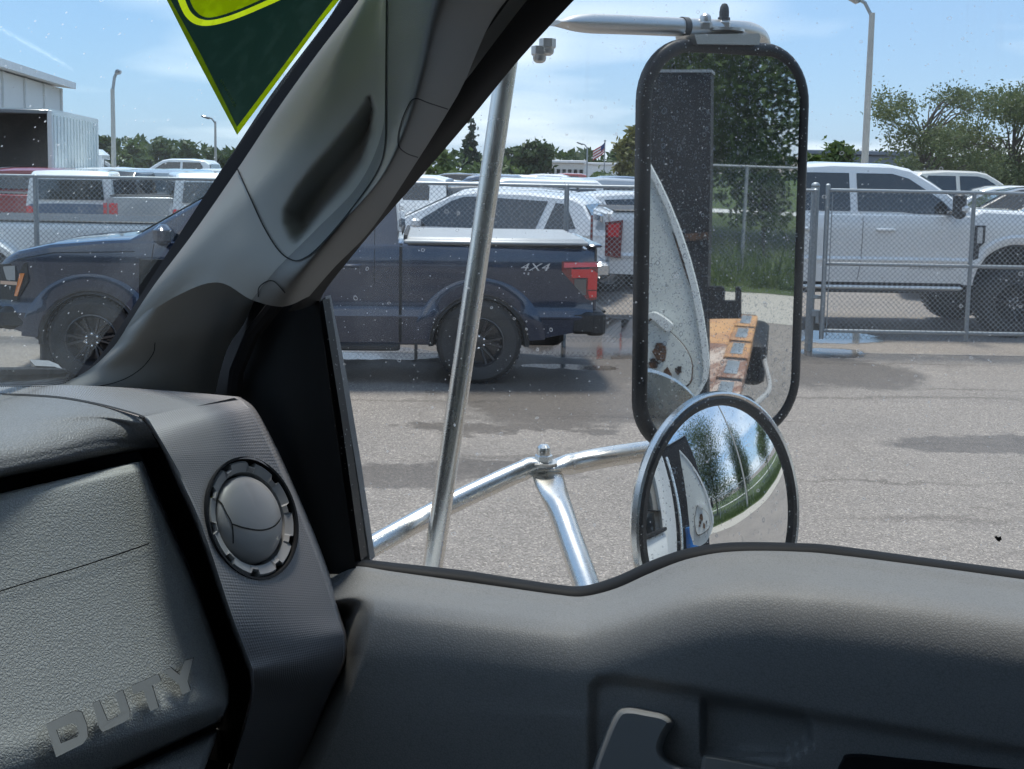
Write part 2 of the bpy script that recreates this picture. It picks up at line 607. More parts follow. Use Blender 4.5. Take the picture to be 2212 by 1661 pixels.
def rusty(name, c, rust=(0.16, 0.065, 0.03), amount=0.42, scale=4.0, rough=0.6, c2=None, stretch=None):
    """paint worn through to rust in patches"""
    m, t, p, out = _new(name)
    n = _noise(t, scale, 9, 0.68, dist=0.3, stretch=stretch)
    r = _ramp(t, n.outputs['Fac'], 1 - amount - 0.06, 1 - amount + 0.06)
    n2 = _noise(t, scale * 2.7, 6, 0.6)
    pa = t.nodes.new('ShaderNodeMixRGB')
    pa.inputs['Color1'].default_value = rgb(c); pa.inputs['Color2'].default_value = rgb(c2 or [x * 0.8 for x in c])
    t.links.new(n2.outputs['Fac'], pa.inputs['Fac'])
    mx_ = t.nodes.new('ShaderNodeMixRGB')
    t.links.new(r.outputs['Color'], mx_.inputs['Fac']); t.links.new(pa.outputs[0], mx_.inputs['Color1'])
    mx_.inputs['Color2'].default_value = rgb(rust)
    t.links.new(mx_.outputs[0], p.inputs['Base Color'])
    p.inputs['Roughness'].default_value = rough
    t.links.new(_bump(t, n2.outputs['Fac'], 0.3, 0.004).outputs[0], p.inputs['Normal'])
    return m


def leaf_mat(name, c, c2):
    m, t, p, out = _new(name)
    n = _noise(t, 0.9, 3)
    n2 = _noise(t, 14.0, 2)
    mx_ = t.nodes.new('ShaderNodeMixRGB')
    mx_.inputs['Color1'].default_value, mx_.inputs['Color2'].default_value = rgb(c), rgb(c2)
    ad_ = t.nodes.new('ShaderNodeMath'); ad_.operation = 'MULTIPLY_ADD'; ad_.inputs[1].default_value = 0.5
    t.links.new(n.outputs['Fac'], ad_.inputs[0]); t.links.new(_mul(t, n2.outputs['Fac'], 0.5), ad_.inputs[2])
    rp = _ramp(t, ad_.outputs[0], 0.35, 0.65)
    t.links.new(rp.outputs['Color'], mx_.inputs['Fac'])
    t.links.new(mx_.outputs[0], p.inputs['Base Color'])
    p.inputs['Roughness'].default_value = 0.6
    tl = t.nodes.new('ShaderNodeBsdfTranslucent')
    t.links.new(mx_.outputs[0], tl.inputs['Color'])
    ms = t.nodes.new('ShaderNodeMixShader'); ms.inputs[0].default_value = 0.35
    t.links.new(p.outputs[0], ms.inputs[1]); t.links.new(tl.outputs[0], ms.inputs[2])
    t.links.new(ms.outputs[0], out.inputs['Surface'])
    return m


def paint(name, c, rough=0.28, metal=0.0, dirt=0.25):
    """car paint under clear coat, dusty towards nothing in particular: uneven film of road dirt"""
    m, t, p, out = _new(name)
    n = _noise(t, 2.3, 6, 0.65)
    mx_ = t.nodes.new('ShaderNodeMixRGB')
    mx_.inputs['Color1'].default_value = rgb(c)
    mx_.inputs['Color2'].default_value = rgb([x * 0.85 + 0.006 for x in c])
    t.links.new(_mul(t, _ramp(t, n.outputs['Fac'], 0.35, 0.8).outputs['Color'], dirt), mx_.inputs['Fac'])
    t.links.new(mx_.outputs[0], p.inputs['Base Color'])
    p.inputs['Roughness'].default_value = rough
    p.inputs['Metallic'].default_value = metal
    p.inputs['Coat Weight'].default_value = 1.0
    p.inputs['Coat Roughness'].default_value = 0.05
    return m


def lamp_mat(name, c, rough=0.15):
    m, t, p, out = _new(name)
    p.inputs['Base Color'].default_value = rgb(c)
    p.inputs['Roughness'].default_value = rough
    p.inputs['Coat Weight'].default_value = 1.0
    p.inputs['Specular IOR Level'].default_value = 0.6
    return m


M = {}
M['blue'] = paint('blue_metallic_paint', (0.014, 0.027, 0.058), 0.2, 0.2)
M['white'] = paint('white_paint', (0.84, 0.835, 0.82), 0.35)
M['offwhite'] = paint('cream_paint', (0.70, 0.66, 0.58), 0.35)
M['grey'] = paint('grey_paint', (0.16, 0.165, 0.17), 0.3, 0.3)
M['silver'] = paint('silver_paint', (0.46, 0.47, 0.48), 0.3, 0.4)
M['red'] = paint('red_paint', (0.30, 0.018, 0.02), 0.3)
M['steelblue'] = paint('slate_blue_paint', (0.10, 0.15, 0.23), 0.3)
M['skyblue'] = paint('light_blue_paint', (0.22, 0.42, 0.60), 0.3)
M['black'] = paint('black_paint', (0.014, 0.014, 0.016), 0.25)
M['carglass'] = lamp_mat('dark_car_glass', (0.012, 0.015, 0.017), 0.05)
M['screen'] = lamp_mat('windscreen_glass', (0.10, 0.15, 0.155), 0.05)
M['tyre'] = mat('tyre_rubber', (0.042, 0.040, 0.039), 0.8, bump=(60, 0.4, 0.004))
M['rim_black'] = mat('black_alloy', (0.04, 0.04, 0.043), 0.3, 0.4, coat=0.5)
M['rim_grey'] = mat('machined_alloy', (0.35, 0.35, 0.36), 0.3, 0.9)
M['plastic_black'] = mat('black_plastic', (0.02, 0.02, 0.021), 0.55)
M['under'] = mat('dark_chassis', (0.018, 0.017, 0.016), 0.8)
M['seam'] = mat('seam_shadow_gap', (0.006, 0.006, 0.007), 0.8)
M['chrome'] = mat('car_chrome', (0.72, 0.73, 0.74), 0.12, 1.0)
M['tail_red'] = lamp_mat('red_lamp_lens', (0.68, 0.018, 0.022))
M['tail_dark'] = lamp_mat('dark_red_lens', (0.17, 0.012, 0.014))
M['tail_clear'] = lamp_mat('smoked_lens', (0.10, 0.095, 0.095))
M['lens'] = lamp_mat('headlamp_lens', (0.30, 0.31, 0.31))
M['drl'] = lamp_mat('warm_strip_lens', (0.62, 0.40, 0.28))
M['amber'] = lamp_mat('amber_lens', (0.75, 0.20, 0.02))
M['badge'] = mat('badge_metal', (0.62, 0.62, 0.63), 0.35, 0.6)
M['cover'] = mat('silver_bed_cover', (0.36, 0.375, 0.385), 0.45, 0.1)
M['galv'] = mat('galvanised_steel', (0.34, 0.36, 0.37), 0.5, 0.55, var=0.2, vscale=18)
M['wire'] = mat('galvanised_wire', (0.25, 0.265, 0.28), 0.6, 0.3)
M['concrete'] = mat('concrete_pole', (0.44, 0.42, 0.38), 0.85, var=0.15)
M['bark'] = mat('bark', (0.10, 0.085, 0.07), 0.9, bump=(20, 0.6, 0.02))
M['leaf_a'] = leaf_mat('leaf_mid_green', (0.055, 0.10, 0.025), (0.13, 0.18, 0.05))
M['leaf_b'] = leaf_mat('leaf_dark_green', (0.032, 0.062, 0.02), (0.08, 0.12, 0.04))
M['leaf_c'] = leaf_mat('leaf_olive', (0.075, 0.11, 0.04), (0.16, 0.19, 0.075))
M['leaf_y'] = leaf_mat('leaf_yellow_green', (0.10, 0.11, 0.02), (0.20, 0.19, 0.05))
M['needle'] = leaf_mat('needle_blue_green', (0.03, 0.055, 0.03), (0.06, 0.09, 0.05))
M['bldg'] = mat('white_metal_siding', (0.70, 0.71, 0.70), 0.6, var=0.05)
M['bldg_roof'] = mat('white_roof_sheet', (0.78, 0.78, 0.77), 0.5)
M['bldg_grey'] = mat('blue_grey_siding', (0.16, 0.19, 0.23), 0.6)
M['bldg_tan'] = mat('pale_render', (0.60, 0.58, 0.54), 0.8)
M['box'] = mat('white_box_panel', (0.66, 0.69, 0.67), 0.5, var=0.08, vscale=1.5)
M['dark'] = mat('opening_shade', (0.008, 0.008, 0.009), 0.9)  # black painted as the shade inside the box truck
M['flag'] = mat('flag_red', (0.40, 0.04, 0.05), 0.8)
M['flag_w'] = mat('flag_white', (0.75, 0.74, 0.72), 0.8)
M['flag_b'] = mat('flag_blue', (0.03, 0.05, 0.16), 0.8)
# cab
M['grain'] = grain_mat('grey_leather_grain', (0.235, 0.232, 0.225), 420, 0.20, 0.45)
M['grain_dark'] = grain_mat('dark_leather_grain', (0.19, 0.186, 0.185), 380, 0.45, 0.40)
M['trim'] = mat('grey_pillar_plastic', (0.275, 0.268, 0.25), 0.6, var=0.05, bump=(900, 0.25, 0.0003))
M['trim_plain'] = mat('grey_smooth_plastic', (0.27, 0.265, 0.26), 0.38, var=0.05)
M['glove'] = grain_mat('grey_glove_box_grain', (0.37, 0.37, 0.355), 430, 0.38, 0.5)
M['trim_handle'] = mat('grey_handle', (0.27, 0.27, 0.265), 0.6, var=0.05)
M['handle_bar'] = mat('woven_handle_plastic', (0.150, 0.148, 0.142), 0.6, var=0.06, bump=(1100, 0.5, 0.0005))
M['letter'] = mat('smooth_grey_lettering', (0.235, 0.235, 0.228), 0.65, var=0.03)
M['rib'] = rib_mat('ribbed_dash_trim', (0.24, 0.23, 0.23), 1.0, (430.0, 0.0), 0.5, 0.42)
M['weave'] = rib_mat('woven_dash_trim', (0.225, 0.215, 0.215), 1.0, (420.0, 470.0), 0.16, 0.45)
M['rubber'] = mat('black_rubber', (0.007, 0.007, 0.008), 0.65, spec=0.25)
M['sail'] = mat('black_sail_plastic', (0.010, 0.011, 0.012), 0.6, spec=0.25)
M['sealspot'] = spotted('spotted_window_rubber', (0.008, 0.008, 0.009), 0.5, 300, 0.25)
M['outbar'] = mat('outer_grey_frame', (0.16, 0.165, 0.17), 0.5)
M['headliner'] = mat('grey_headliner', (0.32, 0.32, 0.31), 0.9)
M['seatcloth'] = mat('grey_seat_cloth', (0.12, 0.12, 0.125), 0.9)
M['cabwhite'] = mat('weathered_white_paint', (0.66, 0.68, 0.68), 0.4, var=0.08, vscale=3, coat=0.3)
M['steel'] = mat('polished_stainless', (0.74, 0.715, 0.67), 0.27, 1.0, var=0.08, vscale=30, rvar=0.05)
M['brushed'] = mat('brushed_aluminium', (0.62, 0.60, 0.57), 0.38, 0.9, var=0.1, vscale=40, stretch=(1, 12, 12))
M['boot'] = mat('grey_rubber_boot', (0.10, 0.10, 0.105), 0.7)
M['gasket'] = spotted('spotted_black_gasket', (0.016, 0.015, 0.016), 0.45, 210, 0.40)
M['mirror'] = mirror_mat('dirty_mirror_glass', 0.85, 300.0, 0.06)
M['convex'] = mirror_mat('convex_mirror_glass', 0.20, 260.0, 0.02, (0.86, 0.87, 0.87))
M['doorglass'] = window_glass('door_glass', veil=0.024, s1=(270, 0.26, 0.80), s2=(95, 0.17, 0.93), spot=0.42)
M['windscreen'] = window_glass('windscreen_laminate', (0.90, 0.95, 0.96), 0.020, (260, 0.26, 0.88), (80, 0.10, 0.93), 0.5)
M['dec_green'] = None


def decal(name, c, tl=0.5):
    m, t, p, out = _new(name)
    n = _noise(t, 60, 4, 0.6)
    mx_ = t.nodes.new('ShaderNodeMixRGB')
    mx_.inputs['Color1'].default_value = rgb(c); mx_.inputs['Color2'].default_value = rgb([min(1, x * 1.15 + 0.005) for x in c])
    t.links.new(_ramp(t, n.outputs['Fac'], 0.5, 0.62).outputs['Color'], mx_.inputs['Fac'])
    t.links.new(mx_.outputs[0], p.inputs['Base Color'])
    p.inputs['Roughness'].default_value = 0.5
    tn = t.nodes.new('ShaderNodeBsdfTranslucent'); t.links.new(mx_.outputs[0], tn.inputs['Color'])
    ms = t.nodes.new('ShaderNodeMixShader'); ms.inputs[0].default_value = tl
    t.links.new(p.outputs[0], ms.inputs[1]); t.links.new(tn.outputs[0], ms.inputs[2])
    t.links.new(ms.outputs[0], out.inputs['Surface'])
    return m


M['dec_green'] = decal('sticker_dark_green', (0.008, 0.03, 0.022), 0.4)
M['dec_yellow'] = decal('sticker_yellow', (0.52, 0.60, 0.01), 0.65)
M['dec_olive'] = decal('sticker_border', (0.34, 0.42, 0.03), 0.6)
M['deck'] = rusty('worn_orange_deck', (0.46, 0.30, 0.22), (0.24, 0.13, 0.09), 0.50, 2.6, 0.75, (0.58, 0.52, 0.45), stretch=(0.6, 4.5, 1))
M['deck_orange'] = rusty('orange_deck_paint', (0.56, 0.25, 0.07), (0.36, 0.19, 0.11), 0.46, 3.5, 0.7, (0.50, 0.33, 0.19))
M['boomwhite'] = rusty('rusting_white_plate', (0.62, 0.65, 0.63), (0.30, 0.20, 0.12), 0.27, 9.0, 0.5, (0.55, 0.57, 0.56))
M['rust'] = rusty('flaking_rust', (0.13, 0.065, 0.035), (0.03, 0.02, 0.016), 0.5, 30, 0.85)
M['mast'] = spotted('dirty_black_mast', (0.012, 0.012, 0.014), 0.6, 60, 0.3, (0.12, 0.12, 0.13))
M['tank'] = mat('blue_cylinder_paint', (0.03, 0.20, 0.55), 0.35, coat=0.4)
M['hose'] = mat('grey_hose', (0.38, 0.37, 0.36), 0.6)


def tinted(name, c):
    m, t, p, out = _new(name)
    t.nodes.remove(p)
    tr = t.nodes.new('ShaderNodeBsdfTransparent'); tr.inputs['Color'].default_value = rgb(c)
    gl = t.nodes.new('ShaderNodeBsdfGlossy'); gl.inputs['Roughness'].default_value = 0.03
    ms = t.nodes.new('ShaderNodeMixShader'); ms.inputs[0].default_value = 0.05
    t.links.new(tr.outputs[0], ms.inputs[1]); t.links.new(gl.outputs[0], ms.inputs[2])
    t.links.new(ms.outputs[0], out.inputs['Surface'])
    return m


M['dim_pane'] = tinted('dimming_glass', (0.42, 0.44, 0.44))  # tint added to cut the light entering behind the camera

# ================================================================ ground
FENCE_Y, FENCE_Z = 12.95, 1.96


def ellipse_mask(t, pos, ells, soft):
    out = None
    for (cx_, cy_, rx, ry, rot) in ells:
        mp = t.nodes.new('ShaderNodeMapping'); mp.vector_type = 'TEXTURE'
        mp.inputs['Location'].default_value = (cx_, cy_, 0)
        mp.inputs['Rotation'].default_value = (0, 0, rot)
        mp.inputs['Scale'].default_value = (rx, ry, 1e6)
        t.links.new(pos, mp.inputs['Vector'])
        ln = t.nodes.new('ShaderNodeVectorMath'); ln.operation = 'LENGTH'
        t.links.new(mp.outputs[0], ln.inputs[0])
        mr = t.nodes.new('ShaderNodeMapRange')
        mr.inputs['From Min'].default_value, mr.inputs['From Max'].default_value = 1 + soft, 1 - soft
        t.links.new(ln.outputs['Value'], mr.inputs['Value'])
        out = mr.outputs[0] if out is None else _max(t, out, mr.outputs[0])
    return out


def gz(u, v):
    p = at_z(u, v)
    return float(p[0]), float(p[1])


def asphalt():
    m, t, p, out = _new('worn_asphalt')
    tcn = t.nodes.new('ShaderNodeTexCoord')
    # aggregate
    vo = t.nodes.new('ShaderNodeTexVoronoi'); vo.inputs['Scale'].default_value = 105
    t.links.new(tcn.outputs['Object'], vo.inputs['Vector'])
    sp = t.nodes.new('ShaderNodeSeparateColor'); t.links.new(vo.outputs['Color'], sp.inputs[0])
    agg = t.nodes.new('ShaderNodeValToRGB')
    e = agg.color_ramp.elements
    e[0].position, e[0].color = 0.0, (0.135, 0.12, 0.107, 1)
    e[1].position, e[1].color = 1.0, (0.45, 0.40, 0.355, 1)
    for pos_, c_ in ((0.25, (0.190, 0.171, 0.156, 1)), (0.7, (0.243, 0.219, 0.199, 1)), (0.92, (0.325, 0.293, 0.266, 1))):
        k = e.new(pos_); k.color = c_
    t.links.new(sp.outputs[0], agg.inputs['Fac'])
    fine = t.nodes.new('ShaderNodeTexNoise'); fine.inputs['Scale'].default_value = 160; fine.inputs['Detail'].default_value = 3
    t.links.new(tcn.outputs['Object'], fine.inputs['Vector'])
    big = t.nodes.new('ShaderNodeTexNoise'); big.inputs['Scale'].default_value = 0.55; big.inputs['Detail'].default_value = 7; big.inputs['Roughness'].default_value = 0.62
    t.links.new(tcn.outputs['Object'], big.inputs['Vector'])
    mul = t.nodes.new('ShaderNodeMixRGB'); mul.blend_type = 'MULTIPLY'; mul.inputs['Fac'].default_value = 1.0
    t.links.new(agg.outputs['Color'], mul.inputs['Color1'])
    t.links.new(_ramp(t, big.outputs['Fac'], 0.32, 0.72, (0.86, 0.835, 0.81, 1), (1.13, 1.085, 1.03, 1)).outputs['Color'], mul.inputs['Color2'])
    # fine dark streaks dragged along the drive
    mp = t.nodes.new('ShaderNodeMapping'); mp.inputs['Scale'].default_value = (0.35, 2.4, 1); mp.inputs['Rotation'].default_value = (0, 0, RAD(6))
    t.links.new(tcn.outputs['Object'], mp.inputs['Vector'])
    st = t.nodes.new('ShaderNodeTexNoise'); st.inputs['Scale'].default_value = 1.1; st.inputs['Detail'].default_value = 8; st.inputs['Roughness'].default_value = 0.7
    t.links.new(mp.outputs[0], st.inputs['Vector'])
    mul2 = t.nodes.new('ShaderNodeMixRGB'); mul2.blend_type = 'MULTIPLY'; mul2.inputs['Fac'].default_value = 1.0
    t.links.new(mul.outputs[0], mul2.inputs['Color1'])
    t.links.new(_ramp(t, st.outputs['Fac'], 0.56, 0.74, (1, 1, 1, 1), (0.78, 0.77, 0.77, 1)).outputs['Color'], mul2.inputs['Color2'])
    # damp patches and standing water, each with its own uneven outline
    wob = t.nodes.new('ShaderNodeTexNoise'); wob.inputs['Scale'].default_value = 1.5; wob.inputs['Detail'].default_value = 8; wob.inputs['Roughness'].default_value = 0.72
    t.links.new(tcn.outputs['Object'], wob.inputs['Vector'])
    vm = t.nodes.new('ShaderNodeVectorMath'); vm.operation = 'MULTIPLY_ADD'
    vm.inputs[1].default_value = (2.0, 1.3, 0); 
    ofs = t.nodes.new('ShaderNodeVectorMath'); ofs.operation = 'SUBTRACT'; ofs.inputs[1].default_value = (0.5, 0.5, 0.5)
    t.links.new(wob.outputs['Color'], ofs.inputs[0])
    t.links.new(ofs.outputs[0], vm.inputs[0]); t.links.new(tcn.outputs['Object'], vm.inputs[2])
    pos = vm.outputs[0]
    vm2 = t.nodes.new('ShaderNodeVectorMath'); vm2.operation = 'MULTIPLY_ADD'; vm2.inputs[1].default_value = (0.9, 0.55, 0)
    t.links.new(ofs.outputs[0], vm2.inputs[0]); t.links.new(tcn.outputs['Object'], vm2.inputs[2])
    pos2 = vm2.outputs[0]
    damp = [(*gz(1200, 862), 1.05, 1.15, 0.2), (*gz(1020, 925), .5, .22, 0), (*gz(1330, 845), .45, .5, 0), (*gz(1560, 800), 1.0, .5, 0), (*gz(1170, 925), 0.62, 0.20, 0.05), (*gz(1060, 1010), 0.62, 0.28, -0.1), (*gz(1800, 800), 0.85, 1.0, 0.0),
            (*gz(2150, 960), 0.85, 0.26, 0.05), (*gz(860, 1020), 0.5, 0.3, 0.1), (*gz(1300, 790), 1.3, 0.9, 0.0), (*gz(1000, 805), 2.0, 0.6, 0)]
    pud = [(*gz(1290, 752), 1.15, 0.75, 0.0), (*gz(1330, 715), 1.9, 1.3, 0.0), (*gz(1790, 762), 0.42, 0.40, 0.0), (*gz(1235, 792), 0.55, 0.16, 0.0), (*gz(800, 762), 1.0, 0.45, 0), (*gz(1800, 728), .7, .6, 0)]
    lines = [(*gz(1900, 786), 1.3, .045, .03), (*gz(1850, 858), 1.6, .05, .05), (*gz(2080, 842), .5, .05, 0), (*gz(1500, 905), 1.1, .04, -.04), (*gz(1150, 985), .8, .05, .03), (*gz(1900, 1040), .7, .03, .02), (*gz(2000, 1120), .5, .06, 0), (*gz(900, 865), .9, .04, .02)]
    lmask = ellipse_mask(t, pos2, lines, 0.5)
    cv = t.nodes.new('ShaderNodeTexVoronoi'); cv.feature = 'DISTANCE_TO_EDGE'; cv.inputs['Scale'].default_value = 0.42
    t.links.new(pos2, cv.inputs['Vector'])
    crack = _mul(t, _ramp(t, cv.outputs['Distance'], 0.0025, 0.008, (1, 1, 1, 1), (0, 0, 0, 1)).outputs['Color'], 0.22)
    ov = t.nodes.new('ShaderNodeTexVoronoi'); ov.inputs['Scale'].default_value = 2.6
    t.links.new(pos2, ov.inputs['Vector'])
    osp = t.nodes.new('ShaderNodeSeparateColor'); t.links.new(ov.outputs['Color'], osp.inputs[0])
    og = t.nodes.new('ShaderNodeMath'); og.operation = 'GREATER_THAN'; og.inputs[1].default_value = 0.80; t.links.new(osp.outputs[0], og.inputs[0])
    om_ = t.nodes.new('ShaderNodeMath'); om_.operation = 'MULTIPLY'; t.links.new(og.outputs[0], om_.inputs[0])
    t.links.new(_ramp(t, ov.outputs['Distance'], 0.05, 0.17, (.55, .55, .55, 1), (0, 0, 0, 1)).outputs['Color'], om_.inputs[1])
    grime = _max(t, _max(t, _mul(t, lmask, 0.55), crack), om_.outputs[0])
    gm = t.nodes.new('ShaderNodeMixRGB'); gm.blend_type = 'MULTIPLY'; gm.inputs['Color2'].default_value = (0.45, 0.43, 0.42, 1)
    t.links.new(grime, gm.inputs['Fac']); t.links.new(mul2.outputs[0], gm.inputs['Color1'])
    dmask = ellipse_mask(t, pos, damp, 0.14)
    pmask = ellipse_mask(t, pos2, pud, 0.10)
    dark = t.nodes.new('ShaderNodeMixRGB'); dark.blend_type = 'MULTIPLY'
    t.links.new(_mul(t, _max(t, dmask, pmask), 0.85), dark.inputs['Fac'])
    t.links.new(gm.outputs[0], dark.inputs['Color1']); dark.inputs['Color2'].default_value = (0.42, 0.40, 0.385, 1)
    t.links.new(dark.outputs[0], p.inputs['Base Color'])
    rg = t.nodes.new('ShaderNodeMapRange'); rg.inputs['To Min'].default_value, rg.inputs['To Max'].default_value = 0.86, 0.07
    t.links.new(_max(t, _mul(t, dmask, 0.42), pmask), rg.inputs['Value'])
    t.links.new(rg.outputs[0], p.inputs['Roughness'])
    sb = t.nodes.new('ShaderNodeMath'); sb.operation = 'SUBTRACT'; sb.inputs[0].default_value = 1.0
    t.links.new(pmask, sb.inputs[1])
    bp = _bump(t, vo.outputs['Distance'], 0.5, 0.004)
    t.links.new(_mul(t, sb.outputs[0], 0.55), bp.inputs['Strength'])
    t.links.new(bp.outputs[0], p.inputs['Normal'])
    return m


def sheet(name, pts, z, m, kind='structure', sub=None):
    mb = MB()
    mb.poly([(x, y, z) for x, y in pts])
    o = mb.build(name, m, None, smooth=False)
    o['kind'] = kind
    return o


M['asphalt'] = asphalt()
sheet('ground', [(-700, -500), (700, -500), (700, 900), (-700, 900)], 0.0, M['asphalt'])


def turf_mat():
    m, t, p, out = _new('rough_grass')
    n = _noise(t, 0.7, 7, 0.65); n2 = _noise(t, 35, 4, 0.7)
    mx_ = t.nodes.new('ShaderNodeMixRGB'); mx_.inputs['Color1'].default_value = (0.045, 0.085, 0.018, 1); mx_.inputs['Color2'].default_value = (0.12, 0.16, 0.035, 1)
    ad_ = t.nodes.new('ShaderNodeMath'); ad_.operation = 'ADD'
    t.links.new(_mul(t, n.outputs['Fac'], 0.5), ad_.inputs[0]); t.links.new(_mul(t, n2.outputs['Fac'], 0.5), ad_.inputs[1])
    t.links.new(_ramp(t, ad_.outputs[0], 0.35, 0.65).outputs['Color'], mx_.inputs['Fac'])
    t.links.new(mx_.outputs[0], p.inputs['Base Color'])
    p.inputs['Roughness'].default_value = 0.9
    t.links.new(_bump(t, n2.outputs['Fac'], 1.0, 0.08).outputs[0], p.inputs['Normal'])
    return m


M['turf'] = turf_mat()
M['gravel'] = mat('pale_gravel', (0.47, 0.43, 0.37), 0.95, var=0.35, vscale=16, bump=(40, 1.0, 0.03))

# behind the own truck (seen in the mirrors): gravel verge, grass, a path, all along the fence
VA = 14.6                                   # distance behind the camera at which the verge starts


def wob_line(a, o0, o1, n, amp, seed):
    pts = []
    for i in range(n):
        o = o0 + (o1 - o0) * i / (n - 1)
        k = a + amp * pnoise(Vector((o * 0.35, seed, 0))) + amp * 0.5 * pnoise(Vector((o * 1.3, seed, 4)))
        p = cabw(k, o, 0)
        pts.append((p[0], p[1]))
    return pts


def strip(name, a0, a1, z, m, amp0, amp1, o0=-32, o1=60, n=90):
    mb = MB()
    A = wob_line(a0, o0, o1, n, amp0, a0); B = wob_line(a1, o0, o1, n, amp1, a1)
    mb.grid([[(x, y, z) for x, y in A], [(x, y, z) for x, y in B]])
    o = mb.build(name, m, None, smooth=False)
    o['kind'] = 'structure'
    return o


strip('gravel_verge', VA - 2.4, VA + 2.6, 0.004, M['gravel'], 0.7, 0.5)
strip('lawn', VA + 0.6, VA + 90, 0.008, M['turf'], 0.8, 0.4)
strip('footpath', 37.2, 39.6, 0.012, M['bldg_tan'], 0.1, 0.1)

# uneven grass along the verge
mb = MB()
rs = np.random.RandomState(3)
for i in range(15000):
    o = rs.uniform(-16, 40)
    a = VA + 1.2 + 0.8 * pnoise(Vector((o * 0.35, VA + .6, 0))) + abs(rs.normal(0, 1.9))
    if a > VA + 8: continue
    b = cabw(a, o, 0)
    h = rs.uniform(0.12, 0.5) * (0.5 + 0.8 * min(1, (a - VA) / 2.5)); ww = rs.uniform(0.015, 0.04)
    th = rs.uniform(0, 6.28); ln = rs.normal(0, 0.14, 2)
    dx_, dy_ = math.cos(th) * ww, math.sin(th) * ww
    mb.add([(b[0] - dx_, b[1] - dy_, 0), (b[0] + dx_, b[1] + dy_, 0), (b[0] + ln[0], b[1] + ln[1], h)], [(0, 1, 2)])
g = mb.build('verge_grass', M['leaf_a'], None, smooth=False, fix=False)
tag(g, 'long green grass growing along the gravel verge, seen in the mirrors', 'grass', kind='stuff')


# ================================================================ chain-link
def chain_mesh(mb, A, B, z0, z1, step=0.062, r=0.0023):
    """two sets of slanting wires woven past each other"""
    A = np.array(A, float); B = np.array(B, float)
    Lh = np.linalg.norm(B - A); d = (B - A) / Lh
    nrm = np.array([d[1], -d[0]])
    H_ = z1 - z0
    k = 1.0                                  # 45 degrees
    def seg(p, q, off):
        P = A + d * p[0] + nrm * off; Q = A + d * q[0] + nrm * off
        a = np.array([P[0], P[1], p[1]]); b = np.array([Q[0], Q[1], q[1]])
        t_ = (b - a) / max(1e-6, np.linalg.norm(b - a))
        s1 = np.array([nrm[0], nrm[1], 0]); s2 = np.cross(t_, s1)
        vv = []
        for e in (a, b):
            for an in (0.5, 2.6, 4.7):
                vv.append(e + (s1 * math.cos(an) + s2 * math.sin(an)) * r)
        mb.add(vv, [(0, 1, 4, 3), (1, 2, 5, 4), (2, 0, 3, 5)])
    x = -H_
    while x < Lh:
        p = [x, z0]; q = [x + H_, z1]
        if p[0] < 0: p = [0, z0 - x]
        if q[0] > Lh: q = [Lh, z0 + Lh - x]
        if q[0] > p[0] + 0.01:
            seg(p, q, 0.003)
            seg([p[0], z1 + z0 - p[1]], [q[0], z1 + z0 - q[1]], -0.003)
        x += step


def fence(name, label, A, B, post_x, z1, r_rail=0.021, r_post=0.030, step=0.062, wire=0.0029, group=None, rail=True):
    A = np.array(A, float); B = np.array(B, float)
    d = (B - A) / np.linalg.norm(B - A)
    root = empty(name, (A[0], A[1], 0), 0, label, 'fence', group)
    for px in post_x:
        P = A + d * px
        m_ = MB()
        m_.tube([(P[0], P[1], -0.05), (P[0], P[1], z1 - 0.02)], r_post, 12)
        m_.ball((P[0], P[1], z1 - 0.02), r_post * 1.15, 10, (1, 1, 0.8))
        m_.build('post', M['galv'], root, world=True)
    if rail:
        MB().tube([(A[0], A[1], z1 - 0.02), (B[0], B[1], z1 - 0.02)], r_rail, 10).build('top_rail', M['galv'], root, world=True)
        MB().tube([(A[0], A[1], 0.12), (B[0], B[1], 0.12)], 0.004, 6).build('tension_wire', M['wire'], root, world=True)
    m_ = MB()
    nrm = np.array([d[1], -d[0]]) * 0.035
    chain_mesh(m_, A + nrm, B + nrm, 0.06, z1 - 0.01, step, wire)
    o = m_.build('chain_link_mesh', M['wire'], root, world=True, smooth=False, fix=False)
    o['kind'] = 'stuff'
    return root


XG = float(at_y(1757, 600, FENCE_Y)[0])          # the gate post
X0 = float(at_y(78, 450, FENCE_Y)[0])
X1 = float(at_y(1221, 560, FENCE_Y)[0])
fence('chain_link_fence', 'galvanised chain link fence behind the blue pickup, ending at the gate', (-12.0, FENCE_Y), (XG, FENCE_Y),
      [X0 + 12 - (X1 - X0) / 2, X0 + 12, (X0 + X1) / 2 + 12, X1 + 12, XG + 12 - 0.02], FENCE_Z)

# gate: posts, frame of tubes, mesh, latch
root = empty('chain_link_gate', (XG + 0.1, FENCE_Y - 0.06, 0), 0, 'galvanised chain link gate in front of the lifted white pickup', 'gate')
GX0, GX1, GY = XG + 0.11, XG + 4.2, FENCE_Y - 0.06
GXM = float(at_y(2092, 560, FENCE_Y)[0])
zb, zm_, zt_ = 0.26, 1.07, 1.95
MB().tube([(XG + 0.0, GY + 0.14, -0.05), (XG, GY + 0.14, 2.0)], 0.048, 14).ball((XG, GY + 0.14, 2.0), 0.054, 12, (1, 1, .75)).build('gate_post', M['galv'], root, world=True)
for x in (GX0, GXM, GX1):
    m_ = MB().tube([(x, GY, 0.16), (x, GY, zt_ + (0.05 if x == GX0 else 0))], 0.024 if x != GX0 else 0.028, 12)
    if x == GX0: m_.ball((x, GY, zt_ + 0.05), 0.032, 10, (1, 1, 0.9))
    m_.build('upright', M['galv'], root, world=True)
for z in (zb, zm_, zt_):
    MB().tube([(GX0, GY, z), (GX1, GY, z)], 0.0225, 10).build('rail', M['galv'], root, world=True)
